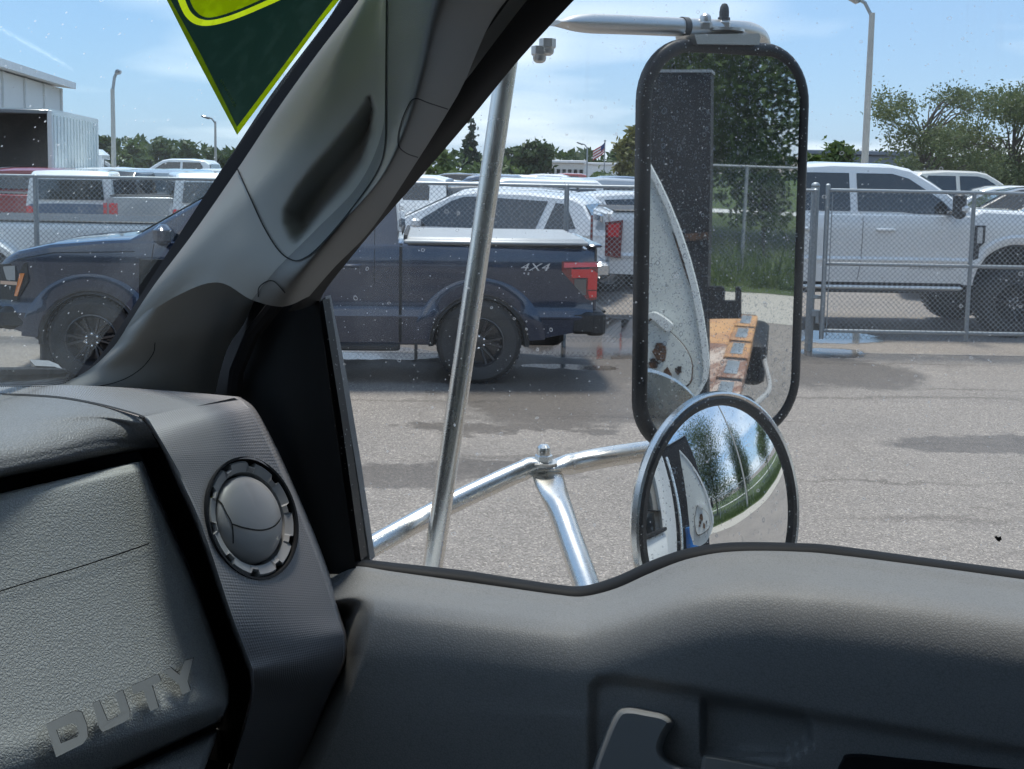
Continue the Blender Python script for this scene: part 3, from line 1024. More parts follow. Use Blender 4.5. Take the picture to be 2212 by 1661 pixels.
m_ = MB(); chain_mesh(m_, (GX0, GY - 0.03), (GX1, GY - 0.03), zb - 0.1, zt_, 0.062, 0.0027)
o = m_.build('chain_link_mesh', M['wire'], root, world=True, smooth=False, fix=False); o['kind'] = 'stuff'
m_ = MB()
m_.box((XG + 0.06, GY + 0.05, 0.46), (0.16, 0.05, 0.09), 0.012).box((XG + 0.06, GY + 0.05, 0.40), (0.05, 0.06, 0.13), 0.01)
m_.build('latch', M['galv'], root, world=True)
MB().box((XG + 0.06, GY + 0.06, 0.66), (0.17, 0.03, 0.05), 0.008).build('hinge', M['galv'], root, world=True)
for x in (GX0 + 0.05, GX0 - 0.19):
    MB().tube([(x, GY - 0.03, 0.2), (x, GY - 0.03, 1.9)], 0.006, 6).build('tension_bar', M['galv'], root, world=True)

# fence on the verge behind the truck (mirrors)
fa, fb = cabw(17.6, -14, 0), cabw(17.6, 30, 0)
fence('verge_fence', 'grey chain link fence on the grass verge, seen in both mirrors', fa[:2], fb[:2], [0.1 + 2.9 * i for i in range(15)], 1.93, wire=0.0022, step=0.09)

# ================================================================ vehicles
def wheel(parent, x, y, z, R, width, rimR, side, rim_mat, spokes=6, lod=0, split=True):
    """tyre with an alloy rim facing `side`"""
    Mx = Matrix.Translation((x, y, z)) @ Matrix.Rotation(RAD(90) * (-1 if side > 0 else 1), 4, 'X')
    hw = width / 2
    n = 40 if lod == 0 else 16
    t = MB()
    prof = [(rimR, -hw * 0.9), (rimR + 0.02, -hw), (R - 0.05, -hw), (R - 0.012, -hw * 0.78), (R, -hw * 0.5), (R, hw * 0.5), (R - 0.012, hw * 0.78), (R - 0.05, hw), (rimR + 0.02, hw), (rimR, hw * 0.9), (rimR - 0.01, hw * 0.5), (rimR - 0.01, -hw * 0.9)]
    t.lathe(prof, n, Mx)
    if lod == 0:                             # tread blocks
        nb = 44
        for i in range(nb):
            a = 2 * math.pi * i / nb
            for sgn in (-1, 1):
                Mb = Mx @ Matrix.Rotation(a + (0.05 if sgn > 0 else 0), 4, 'Z')
                b = MB(); b.box((0, 0, 0), (0.012, 0.034, hw * 0.62), 0.003)
                t.add([tuple(Mb @ Vector((p[0] + R - 0.001, p[1], p[2] + sgn * hw * 0.52))) for p in b.v], b.f)
    wo_ = t.build('wheel', M['tyre'], parent)
    r = MB()
    r.lathe([(rimR, hw * 0.9), (rimR - 0.012, hw * 0.93), (rimR - 0.03, hw * 0.75), (rimR - 0.035, -hw * 0.2), (0.0, -hw * 0.25)], n, Mx)
    for i in range(spokes):
        a = 2 * math.pi * i / spokes
        for da in ((-0.13, 0.13) if lod == 0 else (0,)):
            c0, c1 = 0.05, rimR - 0.02
            aa0, aa1 = a + da * 0.6, a + da * 1.5
            p0 = Vector((c0 * math.cos(aa0), c0 * math.sin(aa0), hw * 0.55)); p1 = Vector((c1 * math.cos(aa1), c1 * math.sin(aa1), hw * 0.80))
            d = (p1 - p0).normalized(); sdv = d.cross(Vector((0, 0, 1))) * (0.014 if lod == 0 else 0.03)
            up = Vector((0, 0, 0.012))
            q = [p0 - sdv * 1.2 - up, p0 + sdv * 1.2 - up, p1 + sdv - up, p1 - sdv - up, p0 - sdv * 0.7 + up, p0 + sdv * 0.7 + up, p1 + sdv * 0.6 + up, p1 - sdv * 0.6 + up]
            r.add([tuple(Mx @ e) for e in q], [(0, 1, 2, 3), (4, 7, 6, 5), (0, 4, 5, 1), (1, 5, 6, 2), (2, 6, 7, 3), (3, 7, 4, 0)])
    r.lathe([(0.075, hw * 0.4), (0.075, hw * 0.60), (0.06, hw * 0.66), (0.0, hw * 0.66)], 18, Mx)
    rim = r.build('rim', rim_mat, wo_)
    if lod == 0:
        ln = MB()
        for i in range(6):
            a = 2 * math.pi * (i + .5) / 6
            ln.lathe([(0.011, 0), (0.011, 0.02), (0.0, 0.024)], 8, Mx @ Matrix.Translation((0.058 * math.cos(a), 0.058 * math.sin(a), hw * 0.64)))
        ln.build('lug_nuts', M['chrome'], wo_)['kind'] = 'stuff'
    return wo_


class Car:
    """body lofted from cross sections; x forwards from the rear axle, y to the left, z up"""

    def __init__(s, name, label, cat, loc, rz, paint_, spec, group=None, lod=0):
        s.root = empty(name, loc, rz, label, cat, group)
        s.sp, s.paint, s.lod = spec, paint_, lod
        s.hw = interp(spec['hw'])
        s.off = interp(spec['off'])
        s.zt = interp(spec['top'])
        s.rock = interp(spec['rock'])
        s.belt, s.lean, s.gw = spec['belt'], spec['lean'], spec['gw']
        s.body()
        s.green()

    def zb(s, x):
        z = s.rock(x)
        for ax in s.sp['axles']:
            dx = abs(x - ax)
            if dx < s.sp['archR']:
                z = max(z, s.sp['archZ'] + math.sqrt(s.sp['archR'] ** 2 - dx * dx) * s.sp.get('archK', 1.0))
        return z

    def cols(s):
        xs = set(np.linspace(s.sp['x0'], s.sp['x1'], 26 if s.lod == 0 else 9).tolist())
        for p in s.sp['top'] + s.sp['hw'] + s.sp['rock']:
            xs.add(p[0])
        n = 18 if s.lod == 0 else 7
        for ax in s.sp['axles']:
            for i in range(n + 1):
                xs.add(ax + s.sp['archR'] * math.cos(math.pi * i / n))
        return sorted(x for x in xs if s.sp['x0'] <= x <= s.sp['x1'])

    def sy(s, x, z):
        return s.hw(x) - s.off(z)

    def body(s):
        sp = s.sp
        Z = sp['rows'] if s.lod == 0 else sp['rows'][::2]
        rr = sp.get('rr', 0.06)
        rows = []
        for x in s.cols():
            zb, zt = s.zb(x), s.zt(x)
            half = [(max(0.05, s.hw(x) - 0.28), zb), (s.hw(x) - s.off(zb) - 0.0, zb)] if False else []
            pts = []
            for z in Z:
                zz = min(max(z, zb), zt - rr)
                pts.append((s.sy(x, zz), zz))
            e = s.sy(x, zt - rr)
            for a in (30, 60, 90):
                pts.append((e - rr * (1 - math.cos(RAD(a))), zt - rr + rr * math.sin(RAD(a))))
            pts.append((e * 0.55, zt + sp.get('crown', 0.02) * 0.7))
            full = [(x, y, z) for y, z in pts] + [(x, 0, zt + sp.get('crown', 0.02))] + [(x, -y, z) for y, z in reversed(pts)]
            rows.append(full)
        m_ = MB()
        m_.grid(rows, close_u=True, cap=True)
        m_.build('body', s.paint, s.root, angle=28)
        # underbody and inner arches
        m_ = MB()
        w_ = max(h for _, h in sp['hw'])
        zu = sp['archZ'] + sp['archR'] * 0.9
        m_.box(((sp['x0'] + sp['x1']) / 2, 0, (sp['under'] + zu) / 2), (sp['x1'] - sp['x0'] - 0.5, 2 * (w_ - 0.32), zu - sp['under']), 0.05)
        m_.build('underbody', M['under'], s.root, smooth=False)

    def gy(s, z):
        return s.gw - s.lean * (z - s.belt)

    def green(s):
        roof = s.sp['roof']
        f = interp(roof)
        xs = sorted(set([p[0] for p in roof] + np.linspace(roof[0][0], roof[-1][0], 22 if s.lod == 0 else 8).tolist()))
        rr = 0.085
        rows = []
        for x in xs:
            zt = f(x); zb = s.belt - 0.03
            zz = max(zb + 0.004, zt - rr); e = s.gy(zz); k = min(rr, max(0.004, zt - zb))
            pts = [(s.gy(zb), zb), (s.gy((zb + zz) / 2), (zb + zz) / 2), (e, zz)]
            for a in (30, 60, 90):
                pts.append((e - k * (1 - math.cos(RAD(a))), zz + (zt - zz) * math.sin(RAD(a))))
            pts.append((e * 0.5, zt + 0.018))
            rows.append([(x, y, z) for y, z in pts] + [(x, 0, zt + 0.024)] + [(x, -y, z) for y, z in reversed(pts)])
        m_ = MB(); m_.grid(rows, close_u=True, cap=True)
        m_.build('cab_roof', s.paint, s.root, angle=30)
        for name, poly in s.sp['windows']:
            for sd in (1, -1):
                m_ = MB()
                pts = [(x, sd * (s.gy(z) + 0.004), z) for x, z in poly]
                m_.poly(pts if sd > 0 else pts[::-1], (0, sd * 0.003, 0))
                m_.build(name, M['carglass'], s.root, smooth=False)
        for nm, (xa, za, xb, zb2, ins) in s.sp.get('screens', {}).items():
            # sloping pane between (xa,za) low and (xb,zb2) high
            m_ = MB()
            ya, yb = s.gy(za) - ins, s.gy(zb2) - ins
            n_ = Vector((zb2 - za, 0, -(xb - xa))).normalized()
            if nm == 'rear_screen' and n_.x > 0 or nm != 'rear_screen' and n_.x < 0: n_ = -n_
            o_ = n_ * 0.03
            m_.poly([(xa + o_.x, ya, za + o_.z), (xa + o_.x, -ya, za + o_.z), (xb + o_.x, -yb, zb2 + o_.z), (xb + o_.x, yb, zb2 + o_.z)], tuple(n_ * 0.004))
            m_.build('windscreen' if nm != 'rear_screen' else 'rear_window', M['screen'] if nm != 'rear_screen' else M['carglass'], s.root, smooth=False)

    def wheels(s, R, width, rimR, rim_mat, spokes=6, inset=0.02, turn=None):
        for ax in s.sp['axles']:
            w_ = s.hw(ax)
            for sd in (1, -1):
                wheel(s.root, ax, sd * (w_ - inset - width / 2), R, R, width, rimR, sd, rim_mat, spokes, s.lod)

    def seam(s, pts, wd=0.008, m=None, name='door_seam', both=True, out=0.003):
        """thin shut line on the side, following the body"""
        for sd in ((1, -1) if both else (1,)):
            m_ = MB()
            P0_ = np.array(pts, float)
            sl_ = np.concatenate([[0], np.cumsum(np.linalg.norm(np.diff(P0_, axis=0), axis=1))])
            tt = np.unique(np.concatenate([sl_, np.linspace(0, sl_[-1], 22)]))
            P = np.stack([np.interp(tt, sl_, P0_[:, 0]), np.interp(tt, sl_, P0_[:, 1])], 1)
            rows = []
            for i in range(len(P)):
                t_ = P[min(i + 1, len(P) - 1)] - P[max(i - 1, 0)]
                t_ = t_ / np.linalg.norm(t_)
                nn = np.array([-t_[1], t_[0]]) * wd / 2
                row = []
                for q in (P[i] - nn, P[i] + nn):
                    yy = (s.sy(q[0], q[1]) if q[1] < s.belt - 0.02 else s.gy(q[1])) + out
                    row.append((q[0], sd * yy, q[1]))
                rows.append(row)
            m_.grid(rows)
            m_.build(name, m or M['seam'], s.root, smooth=False)

    def patch(s, name, poly, m, out=0.006, thick=0.012, both=True, parent=None, smooth=False):
        """flat raised piece on the side"""
        res = []
        for sd in ((1, -1) if both else (1,)):
            m_ = MB()
            pts = [(x, sd * (s.sy(x, z) - thick + out), z) for x, z in poly]
            m_.poly(pts, (0, sd * thick, 0))
            res.append(m_.build(name, m, parent or s.root, smooth=smooth))
        return res

    def boxy(s, name, c, size, m, ch=0.01, both=True):
        for sd in ((1, -1) if both else (1,)):
            MB().box((c[0], sd * c[1], c[2]), size, ch).build(name, m, s.root, angle=40)


def arch_ring(s, name, ax, r0, r1, m, z_off=0.0, out=0.02, a0=0, a1=180, n=26):
    """wheel-arch flare: a raised band around the opening with rounded lip"""
    zc = s.sp['archZ']
    for sd in (1, -1):
        rows = []
        for i in range(n + 1):
            a = RAD(a0 + (a1 - a0) * i / n)
            row = []
            for r, o_ in ((r0 - 0.01, -0.06), (r0, out * 0.6), (r0 + 0.02, out), (r1 - 0.03, out), (r1, out * 0.3), (r1 + 0.005, -0.03)):
                x = ax + r * math.cos(a); z = zc + r * math.sin(a) * s.sp.get('archK', 1.0)
                row.append((x, sd * (s.sy(x, max(z, s.rock(x))) + o_), z))
            rows.append(row)
        MB().grid(rows).build(name, m, s.root, angle=40)


# ---------------------------------------------------------------- blue pickup outside the fence
F150 = dict(
    x0=-1.13, x1=4.62, hw=[(-1.13, .955), (-1.0, .985), (0, 1.0), (3.0, 1.0), (4.1, .985), (4.4, .95), (4.62, .84)],
    off=[(0.35, .06), (0.45, .03), (0.62, .012), (0.68, 0.0), (0.76, .035), (0.95, .03), (1.12, .004), (1.18, .0), (1.30, .02), (1.40, .035), (1.5, .06)],
    top=[(-1.13, 1.36), (0.8, 1.40), (1.0, 1.40), (3.3, 1.40), (3.6, 1.385), (4.1, 1.34), (4.4, 1.27), (4.55, 1.20), (4.62, 1.12)],
    rock=[(-1.13, .56), (-0.6, .46), (0.55, .40), (3.2, .40), (4.2, .45), (4.62, .55)], axles=[0.0, 3.73], archR=.49, archZ=.41, under=.34, rr=.07,
    rows=[.34, .42, .52, .62, .68, .72, .77, .86, .95, 1.04, 1.12, 1.18, 1.25, 1.32], belt=1.37, lean=.30, gw=.955,
    roof=[(0.80, 1.38), (0.84, 1.86), (1.1, 1.93), (1.9, 1.95), (2.35, 1.92), (2.6, 1.85), (3.38, 1.38)],
    windows=[('side_window', [(1.19, 1.40), (2.0, 1.40), (2.0, 1.80), (1.30, 1.80), (1.19, 1.70)]), ('side_window', [(2.08, 1.40), (2.98, 1.40), (2.62, 1.70), (2.35, 1.80), (2.08, 1.80)])],
    screens=dict(windscreen=(3.30, 1.41, 2.62, 1.82, .10), rear_screen=(0.80, 1.45, 0.835, 1.78, .16)))
hub_r = at_z(1035, 741, .418)
BYAW = RAD(4.5)
bx, by = float(hub_r[0]), float(hub_r[1])
# root at the truck's centre line above the rear axle
dirf = np.array([-math.cos(BYAW), -math.sin(BYAW)])         # forwards, to the left and a little nearer
lft = np.array([-dirf[1], dirf[0]])                          # its left side faces the camera
bc = np.array([bx, by]) - lft * 0.98
blue = Car('pickup_truck', 'dark blue four-door pickup parked outside the chain link fence', 'pickup truck', (bc[0], bc[1], 0), math.atan2(dirf[1], dirf[0]), M['blue'], F150)
blue.wheels(.418, .275, .25, M['rim_black'], 6, .035)
for ax in (0.0, 3.73):
    arch_ring(blue, 'arch_flare', ax, .50, .655, M['blue'], out=.022, a0=4, a1=176)
    arch_ring(blue, 'arch_liner', ax, .455, .495, M['plastic_black'], out=-.02, a0=-4, a1=184)
blue.seam([(0.775, 1.385), (0.775, 0.42)], .03)
blue.seam([(1.03, 1.85), (1.03, 1.36), (1.03, 1.0)], .006)
blue.seam([(2.04, 1.38), (2.04, 0.6), (2.0, .46)], .008)
blue.seam([(3.12, 1.38), (3.16, 1.0), (3.12, .62), (3.0, .46)], .008)
blue.seam([(3.30, 1.28), (4.05, 1.26), (4.4, 1.19)], .008)
blue.seam([(-0.9, .66), (0.48, .66)], .004)
for x in (1.22, 2.2):
    blue.boxy('door_handle', (x + .05, 1.0, 1.17), (.24, .035, .036), M['blue'], .012)
blue.boxy('running_board', (1.95, .93, .37), (2.35, .13, .07), M['plastic_black'], .02)
blue.boxy('mud_flap', (.62, .86, .34), (.03, .20, .20), M['plastic_black'], .006)
blue.boxy('chassis_bracket', (4.18, .80, .27), (.16, .06, .32), M['plastic_black'], .03)
blue.boxy('fender_vent', (3.02, 0.985, 1.02), (.36, .03, .16), M['plastic_black'], .012)
# bed cover with its rails, tailgate spoiler
m_ = MB(); m_.box((-0.16, 0, 1.425), (1.78, 1.72, .045), .02); m_.build('bed_cover', M['cover'], blue.root)
for sd in (1, -1):
    MB().box((-0.16, sd * .905, 1.405), (1.82, .075, .045), .015).build('cover_rail', M['cover'], blue.root)
    MB().box((-0.15, sd * .952, 1.382), (1.72, .02, .018), .004).build('cover_seal', M['rubber'], blue.root)
MB().box((.735, 0, 1.43), (.035, 1.70, .09), .01).build('cover_bracket', M['plastic_black'], blue.root)
# tailgate
m_ = MB(); m_.box((-1.155, 0, 1.02), (.05, 1.62, .70), .02); m_.build('tailgate', M['blue'], blue.root)
MB().box((-1.14, 0, 1.385), (.14, 1.86, .03), .012).build('tailgate_lip', M['blue'], blue.root)
for z in (1.16, .86):
    pass
# rear bumper
m_ = MB()
m_.box((-1.16, 0, .61), (.20, 1.92, .24), .03)
m_.build('rear_bumper', M['plastic_black'], blue.root)
blue.boxy('bumper_corner', (-1.03, .93, .62), (.24, .10, .22), M['plastic_black'], .03)
MB().box((-1.265, 0, .71), (.05, 1.5, .03), .008).build('bumper_step', M['plastic_black'], blue.root)
# tail lamps: dark housing, red upper bar, bright C, smoked inner pane
TL = [(-.80, 1.235), (-1.165, 1.235), (-1.165, .86), (-1.11, .845), (-1.06, .86), (-.80, 1.14)]
for sd in (1, -1):
    def tl(name, poly, m, out, parent):
        mm = MB()
        mm.poly([(x, sd * (blue.sy(max(x, -1.12), z) - .03), z) for x, z in poly], (0, sd * (.03 + out), 0))
        return mm.build(name, m, parent, smooth=False)
    h = tl('tail_lamp', TL, M['tail_dark'], .012, blue.root)
    tl('upper_lens', [(-.82, 1.225), (-1.155, 1.225), (-1.155, 1.185), (-.82, 1.175)], M['tail_red'], .016, h)
    tl('light_bar', [(-.895, 1.16), (-1.10, 1.16), (-1.16, 1.12), (-1.16, .955), (-1.065, .955), (-1.065, 1.075), (-.90, 1.075)], M['tail_red'], .022, h)
    tl('reverse_lens', [(-.93, 1.06), (-1.05, 1.06), (-1.05, .90), (-1.02, .90), (-.93, 1.0)], M['tail_clear'], .017, h)
    tl('lower_lens', [(-1.07, .94), (-1.16, .94), (-1.16, .88), (-1.09, .87)], M['tail_red'], .015, h)
put_text('four_by_four_decal', '4X4', .105, (-.525, 1.0 - .001, 1.175), (-1, 0, 0), (0, 0, 1), M['badge'], blue.root, shear=.3, depth=.016, wx=1.5, space=1.08)
put_text('four_by_four_decal', '4X4', .105, (-.525, -1.0 + .001, 1.175), (1, 0, 0), (0, 0, 1), M['badge'], blue.root, shear=.3, depth=.016, wx=1.5, space=1.08)
# nose: grille, lamps, bumper
m_ = MB(); m_.box((4.60, 0, .96), (.10, 1.25, .34), .03); m_.build('grille', M['plastic_black'], blue.root)
m_ = MB()
m_.box((4.62, 0, .62), (.24, 1.76, .22), .05)
m_.build('front_bumper', M['plastic_black'], blue.root)
blue.boxy('bumper_wing', (4.46, .86, .62), (.30, .16, .22), M['plastic_black'], .05)
for sd in (1, -1):
    def hl(name, poly, m, out, parent):
        mm = MB()
        mm.poly([(x, sd * (blue.hw(min(x, 4.6)) - .10), z) for x, z in poly], (0, sd * (.10 + out), 0))
        return mm.build(name, m, parent, smooth=False)
    h = hl('headlamp', [(4.30, 1.16), (4.645, 1.13), (4.645, .80), (4.42, .80), (4.30, .98)], M['plastic_black'], .006, blue.root)
    hl('lens', [(4.42, 1.13), (4.60, 1.11), (4.60, .99), (4.42, .99)], M['lens'], .012, h)
    hl('lower_lens', [(4.47, .93), (4.60, .93), (4.60, .83), (4.50, .83)], M['lens'], .012, h)
    hl('daytime_bar', [(4.40, .978), (4.62, .978), (4.62, .945), (4.40, .945)], M['drl'], .014, h)
    hl('turn_lens', [(4.325, 1.06), (4.37, 1.06), (4.435, .84), (4.40, .84)], M['amber'], .016, h)
blue.boxy('door_mirror', (3.0, 1.10, 1.45), (.16, .24, .20), M['blue'], .05)

# ---------------------------------------------------------------- lifted white crew cab behind the gate
SUPER = dict(
    x0=-1.36, x1=5.05, hw=[(-1.36, .99), (-1.2, 1.015), (0, 1.02), (3.2, 1.02), (4.5, 1.02), (4.85, .98), (5.05, .90)],
    off=[(0.65, .05), (0.80, .02), (0.98, .015), (1.02, .0), (1.06, .03), (1.3, .012), (1.5, .008), (1.6, .03), (1.75, .05), (1.9, .09)],
    top=[(-1.36, 1.60), (0.68, 1.60), (0.8, 1.64), (3.45, 1.64), (3.6, 1.70), (4.3, 1.68), (4.8, 1.62), (4.98, 1.52), (5.05, 1.40)],
    rock=[(-1.36, .78), (0.6, .72), (3.5, .72), (4.6, .74), (5.05, .80)], axles=[0.0, 4.06], archR=.58, archZ=.68, under=.58, rr=.07,
    rows=[.66, .74, .84, .92, .98, 1.02, 1.06, 1.16, 1.26, 1.38, 1.5, 1.56, 1.62], belt=1.62, lean=.26, gw=.97,
    roof=[(0.72, 1.63), (0.76, 2.10), (0.95, 2.24), (1.6, 2.29), (2.4, 2.28), (2.65, 2.23), (2.95, 2.05), (3.50, 1.66)],
    windows=[('side_window', [(1.0, 1.66), (1.82, 1.66), (1.82, 2.16), (1.12, 2.16), (1.0, 2.0)]),
             ('side_window', [(1.92, 1.66), (2.50, 1.66), (2.68, 1.64), (2.85, 1.635), (3.24, 1.635), (3.05, 1.82), (2.62, 2.10), (2.4, 2.16), (1.92, 2.16)])],
    screens=dict(windscreen=(3.42, 1.70, 2.84, 2.12, .12), rear_screen=(0.73, 1.72, 0.765, 2.08, .18)))


def super_duty(label, loc, rz, group=None, dually=False, name='pickup_truck', tail=0.0, lower=0.0):
    spec = dict(SUPER)
    if tail:                                   # long bed
        for k in ('hw', 'top', 'rock'):
            spec[k] = [(x - tail if x < -1.0 else x, z) for x, z in SUPER[k]]
        spec['x0'] = SUPER['x0'] - tail
    c = Car(name, label, 'pickup truck', loc, rz, M['white'], spec, group)
    TX = -tail
    c.wheels(.47, .31, .28, M['rim_black'], 8, -.02)
    for ax in (0.0, 4.06):
        arch_ring(c, 'arch_flare', ax, .575, .70, M['white'], out=.035 if not (dually and ax == 0) else .16, a0=2, a1=178)
    c.seam([(0.70, 1.62), (0.70, .76)], .022)
    c.seam([(1.04, 1.60), (1.02, 1.2)], .005)
    c.seam([(1.98, 1.62), (1.98, 1.05), (1.94, .74)], .008)
    c.seam([(3.42, 1.62), (3.44, 1.2), (3.38, .76)], .008)
    c.seam([(-.75, .99), (-1.3, .99)], .004)
    for x in (1.12, 2.24):
        c.boxy('door_handle', (x + .04, 1.03, 1.42), (.26, .04, .045), M['white'], .014)
    c.boxy('step_bar', (2.0, 1.0, .655), (2.7, .10, .05), M['white'], .02)
    c.boxy('step_bracket', (2.0, .96, .61), (2.6, .08, .06), M['plastic_black'], .01)
    c.boxy('side_moulding', (2.05, 1.012, 1.02), (2.5, .02, .035), M['white'], .008)
    c.boxy('mirror_arm', (3.14, 1.05, 1.66), (.10, .18, .05), M['plastic_black'], .015)
    for sd in (1, -1):
        mm = MB().box((3.16, sd * 1.22, 1.76), (.13, .20, .34), .04).build('door_mirror', M['plastic_black'], c.root, angle=40)
        MB().box((3.20, sd * 1.24, 1.72), (.12, .20, .10), .03).build('mirror_cap', M['white'], mm, angle=40)
    # fender badge: black panel, raised plate with lettering
    for sd in (1, -1):
        yy = 1.02 * sd
        mm = MB(); mm.poly([(3.475, yy - .02 * sd, 1.50), (3.61, yy - .02 * sd, 1.50), (3.61, yy - .02 * sd, 1.28), (3.54, yy - .02 * sd, 1.20), (3.535, yy - .02 * sd, 1.02), (3.47, yy - .02 * sd, 1.02)], (0, .032 * sd, 0))
        b = mm.build('fender_vent', M['plastic_black'], c.root, smooth=False)
        mm = MB().box((3.54, yy + .012 * sd, 1.37), (.07, .012, .21), .004).build('badge_plate', M['badge'], b)
        put_text('badge_lettering', 'F-250', .055, (3.54, yy + .0185 * sd, 1.37), (0, 0, 1), (-sd * -1 * -1, 0, 0) if sd < 0 else (1, 0, 0), M['plastic_black'], b, wx=1.1, depth=.001)
        put_text('door_lettering', '6.7L POWER STROKE', .055, (2.92, yy - .004 * sd + (.016 if sd > 0 else -.016) * 0, .925), (-sd, 0, 0), (0, 0, 1), M['grey'], c.root, wx=1.15, depth=.004)
    # tail
    MB().box((TX - 1.385, 0, 1.25), (.05, 1.66, .66), .02).build('tailgate', M['white'], c.root)
    MB().box((TX - 1.42, 0, 1.48), (.05, 1.0, .12), .03).build('tailgate_trim', M['chrome'], c.root)
    MB().box((TX - 1.45, 0, .82), (.26, 1.98, .22), .05).build('rear_bumper', M['chrome'], c.root)
    for sd in (1, -1):
        mm = MB(); mm.poly([(TX + -1.20, sd * .975, 1.49), (TX + -1.43, sd * .975, 1.46), (TX + -1.43, sd * .975, 1.01), (TX + -1.22, sd * .975, .99)], (0, sd * .055, 0))
        h = mm.build('tail_lamp', M['tail_dark'], c.root, smooth=False)
        mm = MB(); mm.poly([(TX + -1.24, sd * 1.0, 1.45), (TX + -1.40, sd * 1.0, 1.43), (TX + -1.40, sd * 1.0, 1.27), (TX + -1.25, sd * 1.0, 1.27)], (0, sd * .036, 0))
        mm.build('upper_lens', M['tail_red'], h, smooth=False)
    MB().box((-.35 + TX / 2, 0, 1.607), (1.95 + tail, 1.74, .03), .01).build('bed_cover', M['plastic_black'], c.root)
    for sd in (1, -1):
        MB().box((-.33 + TX / 2, sd * .95, 1.612), (2.0 + tail, .09, .025), .01).build('bed_rail_cap', M['plastic_black'], c.root)
    # nose
    MB().box((5.06, 0, 1.25), (.08, 1.5, .42), .03).build('grille', M['chrome'], c.root)
    MB().box((5.12, 0, .90), (.28, 2.0, .26), .06).build('front_bumper', M['chrome'], c.root)
    for sd in (1, -1):
        MB().box((4.99, sd * .86, 1.25), (.16, .22, .42), .04).build('headlamp', M['lens'], c.root)
    # axles and springs show below the lifted body
    for ax in (0, 4.06):
        MB().tube([(ax, -.75, .47), (ax, .75, .47)], .06, 10).ball((ax, .1, .47), .16, 12).build('axle', M['under'], c.root)
    if lower:                                  # stock ride height
        for ch in c.root.children:
            if ch.name.split('.')[0] not in ('wheel', 'axle'):
                ch.location.z = -lower
    return c


wf = at_z(2178, 728)
sy = float(wf[1])
WYAW = RAD(1.5)
fdir = np.array([math.cos(WYAW), math.sin(WYAW)])
cxy = np.array([float(wf[0]), sy]) - fdir * 4.06 + np.array([-fdir[1], fdir[0]]) * .92
super_duty('lifted white crew cab pickup standing behind the gate, dark windows and black wheels', (cxy[0], cxy[1], 0), WYAW)

# white pickup with flared rear arches just behind the fence on the left
pe = at_y(425, 460, 14.4)
super_duty('white pickup with wide rear arches behind the fence, left of the blue truck', (float(pe[0]) - 1.36 - 1.5, 14.4 + 1.0, 0), math.pi, dually=True, tail=1.5, lower=.29)

# ---------------------------------------------------------------- other cars in the lot
SUV = dict(
    x0=-1.0, x1=4.0, hw=[(-1.0, .80), (-.85, .92), (0, .97), (3.0, .97), (3.6, .93), (4.0, .74)],
    off=[(0.3, .07), (.45, .02), (.8, .0), (1.0, .012), (1.15, .05)],
    top=[(-1.0, 1.02), (-.9, 1.12), (0, 1.14), (2.4, 1.12), (2.8, 1.10), (3.5, 1.0), (3.85, .90), (4.0, .78)],
    rock=[(-1.0, .45), (0.5, .30), (2.6, .30), (4.0, .38)], axles=[0.0, 3.02], archR=.43, archZ=.38, under=.26, rr=.06,
    rows=[.3, .42, .55, .7, .8, .9, 1.0, 1.08], belt=1.12, lean=.34, gw=.93,
    roof=[(-.92, 1.12), (-.62, 1.60), (-.45, 1.69), (.3, 1.75), (1.2, 1.76), (1.6, 1.70), (2.78, 1.13)],
    windows=[('side_window', [(-.55, 1.20), (-.02, 1.16), (-.18, 1.60), (-.36, 1.58)]), ('side_window', [(.12, 1.16), (.98, 1.16), (.98, 1.66), (-.05, 1.62)]), ('side_window', [(1.08, 1.16), (2.28, 1.16), (1.62, 1.58), (1.4, 1.66), (1.08, 1.67)])],
    screens=dict(windscreen=(2.66, 1.17, 1.68, 1.65, .10), rear_screen=(-.90, 1.18, -.62, 1.56, .12)))
BRONCO = dict(
    x0=-.78, x1=3.72, hw=[(-.78, .88), (-.7, .93), (0, .95), (3.2, .95), (3.72, .86)],
    off=[(0.45, .04), (.6, .0), (1.0, .0), (1.15, .02)],
    top=[(-.78, 1.18), (2.4, 1.18), (3.55, 1.14), (3.72, 1.02)],
    rock=[(-.78, .55), (0.5, .48), (2.6, .48), (3.72, .55)], axles=[0.0, 2.95], archR=.47, archZ=.44, under=.40, rr=.05,
    rows=[.5, .62, .8, .95, 1.05, 1.12], belt=1.17, lean=.12, gw=.92,
    roof=[(-.76, 1.17), (-.72, 1.80), (-.6, 1.90), (1.4, 1.92), (1.7, 1.86), (2.12, 1.18)],
    windows=[('side_window', [(-.55, 1.26), (.35, 1.26), (.35, 1.72), (-.55, 1.72)]), ('side_window', [(.48, 1.26), (1.78, 1.26), (1.55, 1.72), (.48, 1.72)])],
    screens=dict(windscreen=(2.05, 1.24, 1.72, 1.80, .10), rear_screen=(-.755, 1.28, -.725, 1.72, .18)))
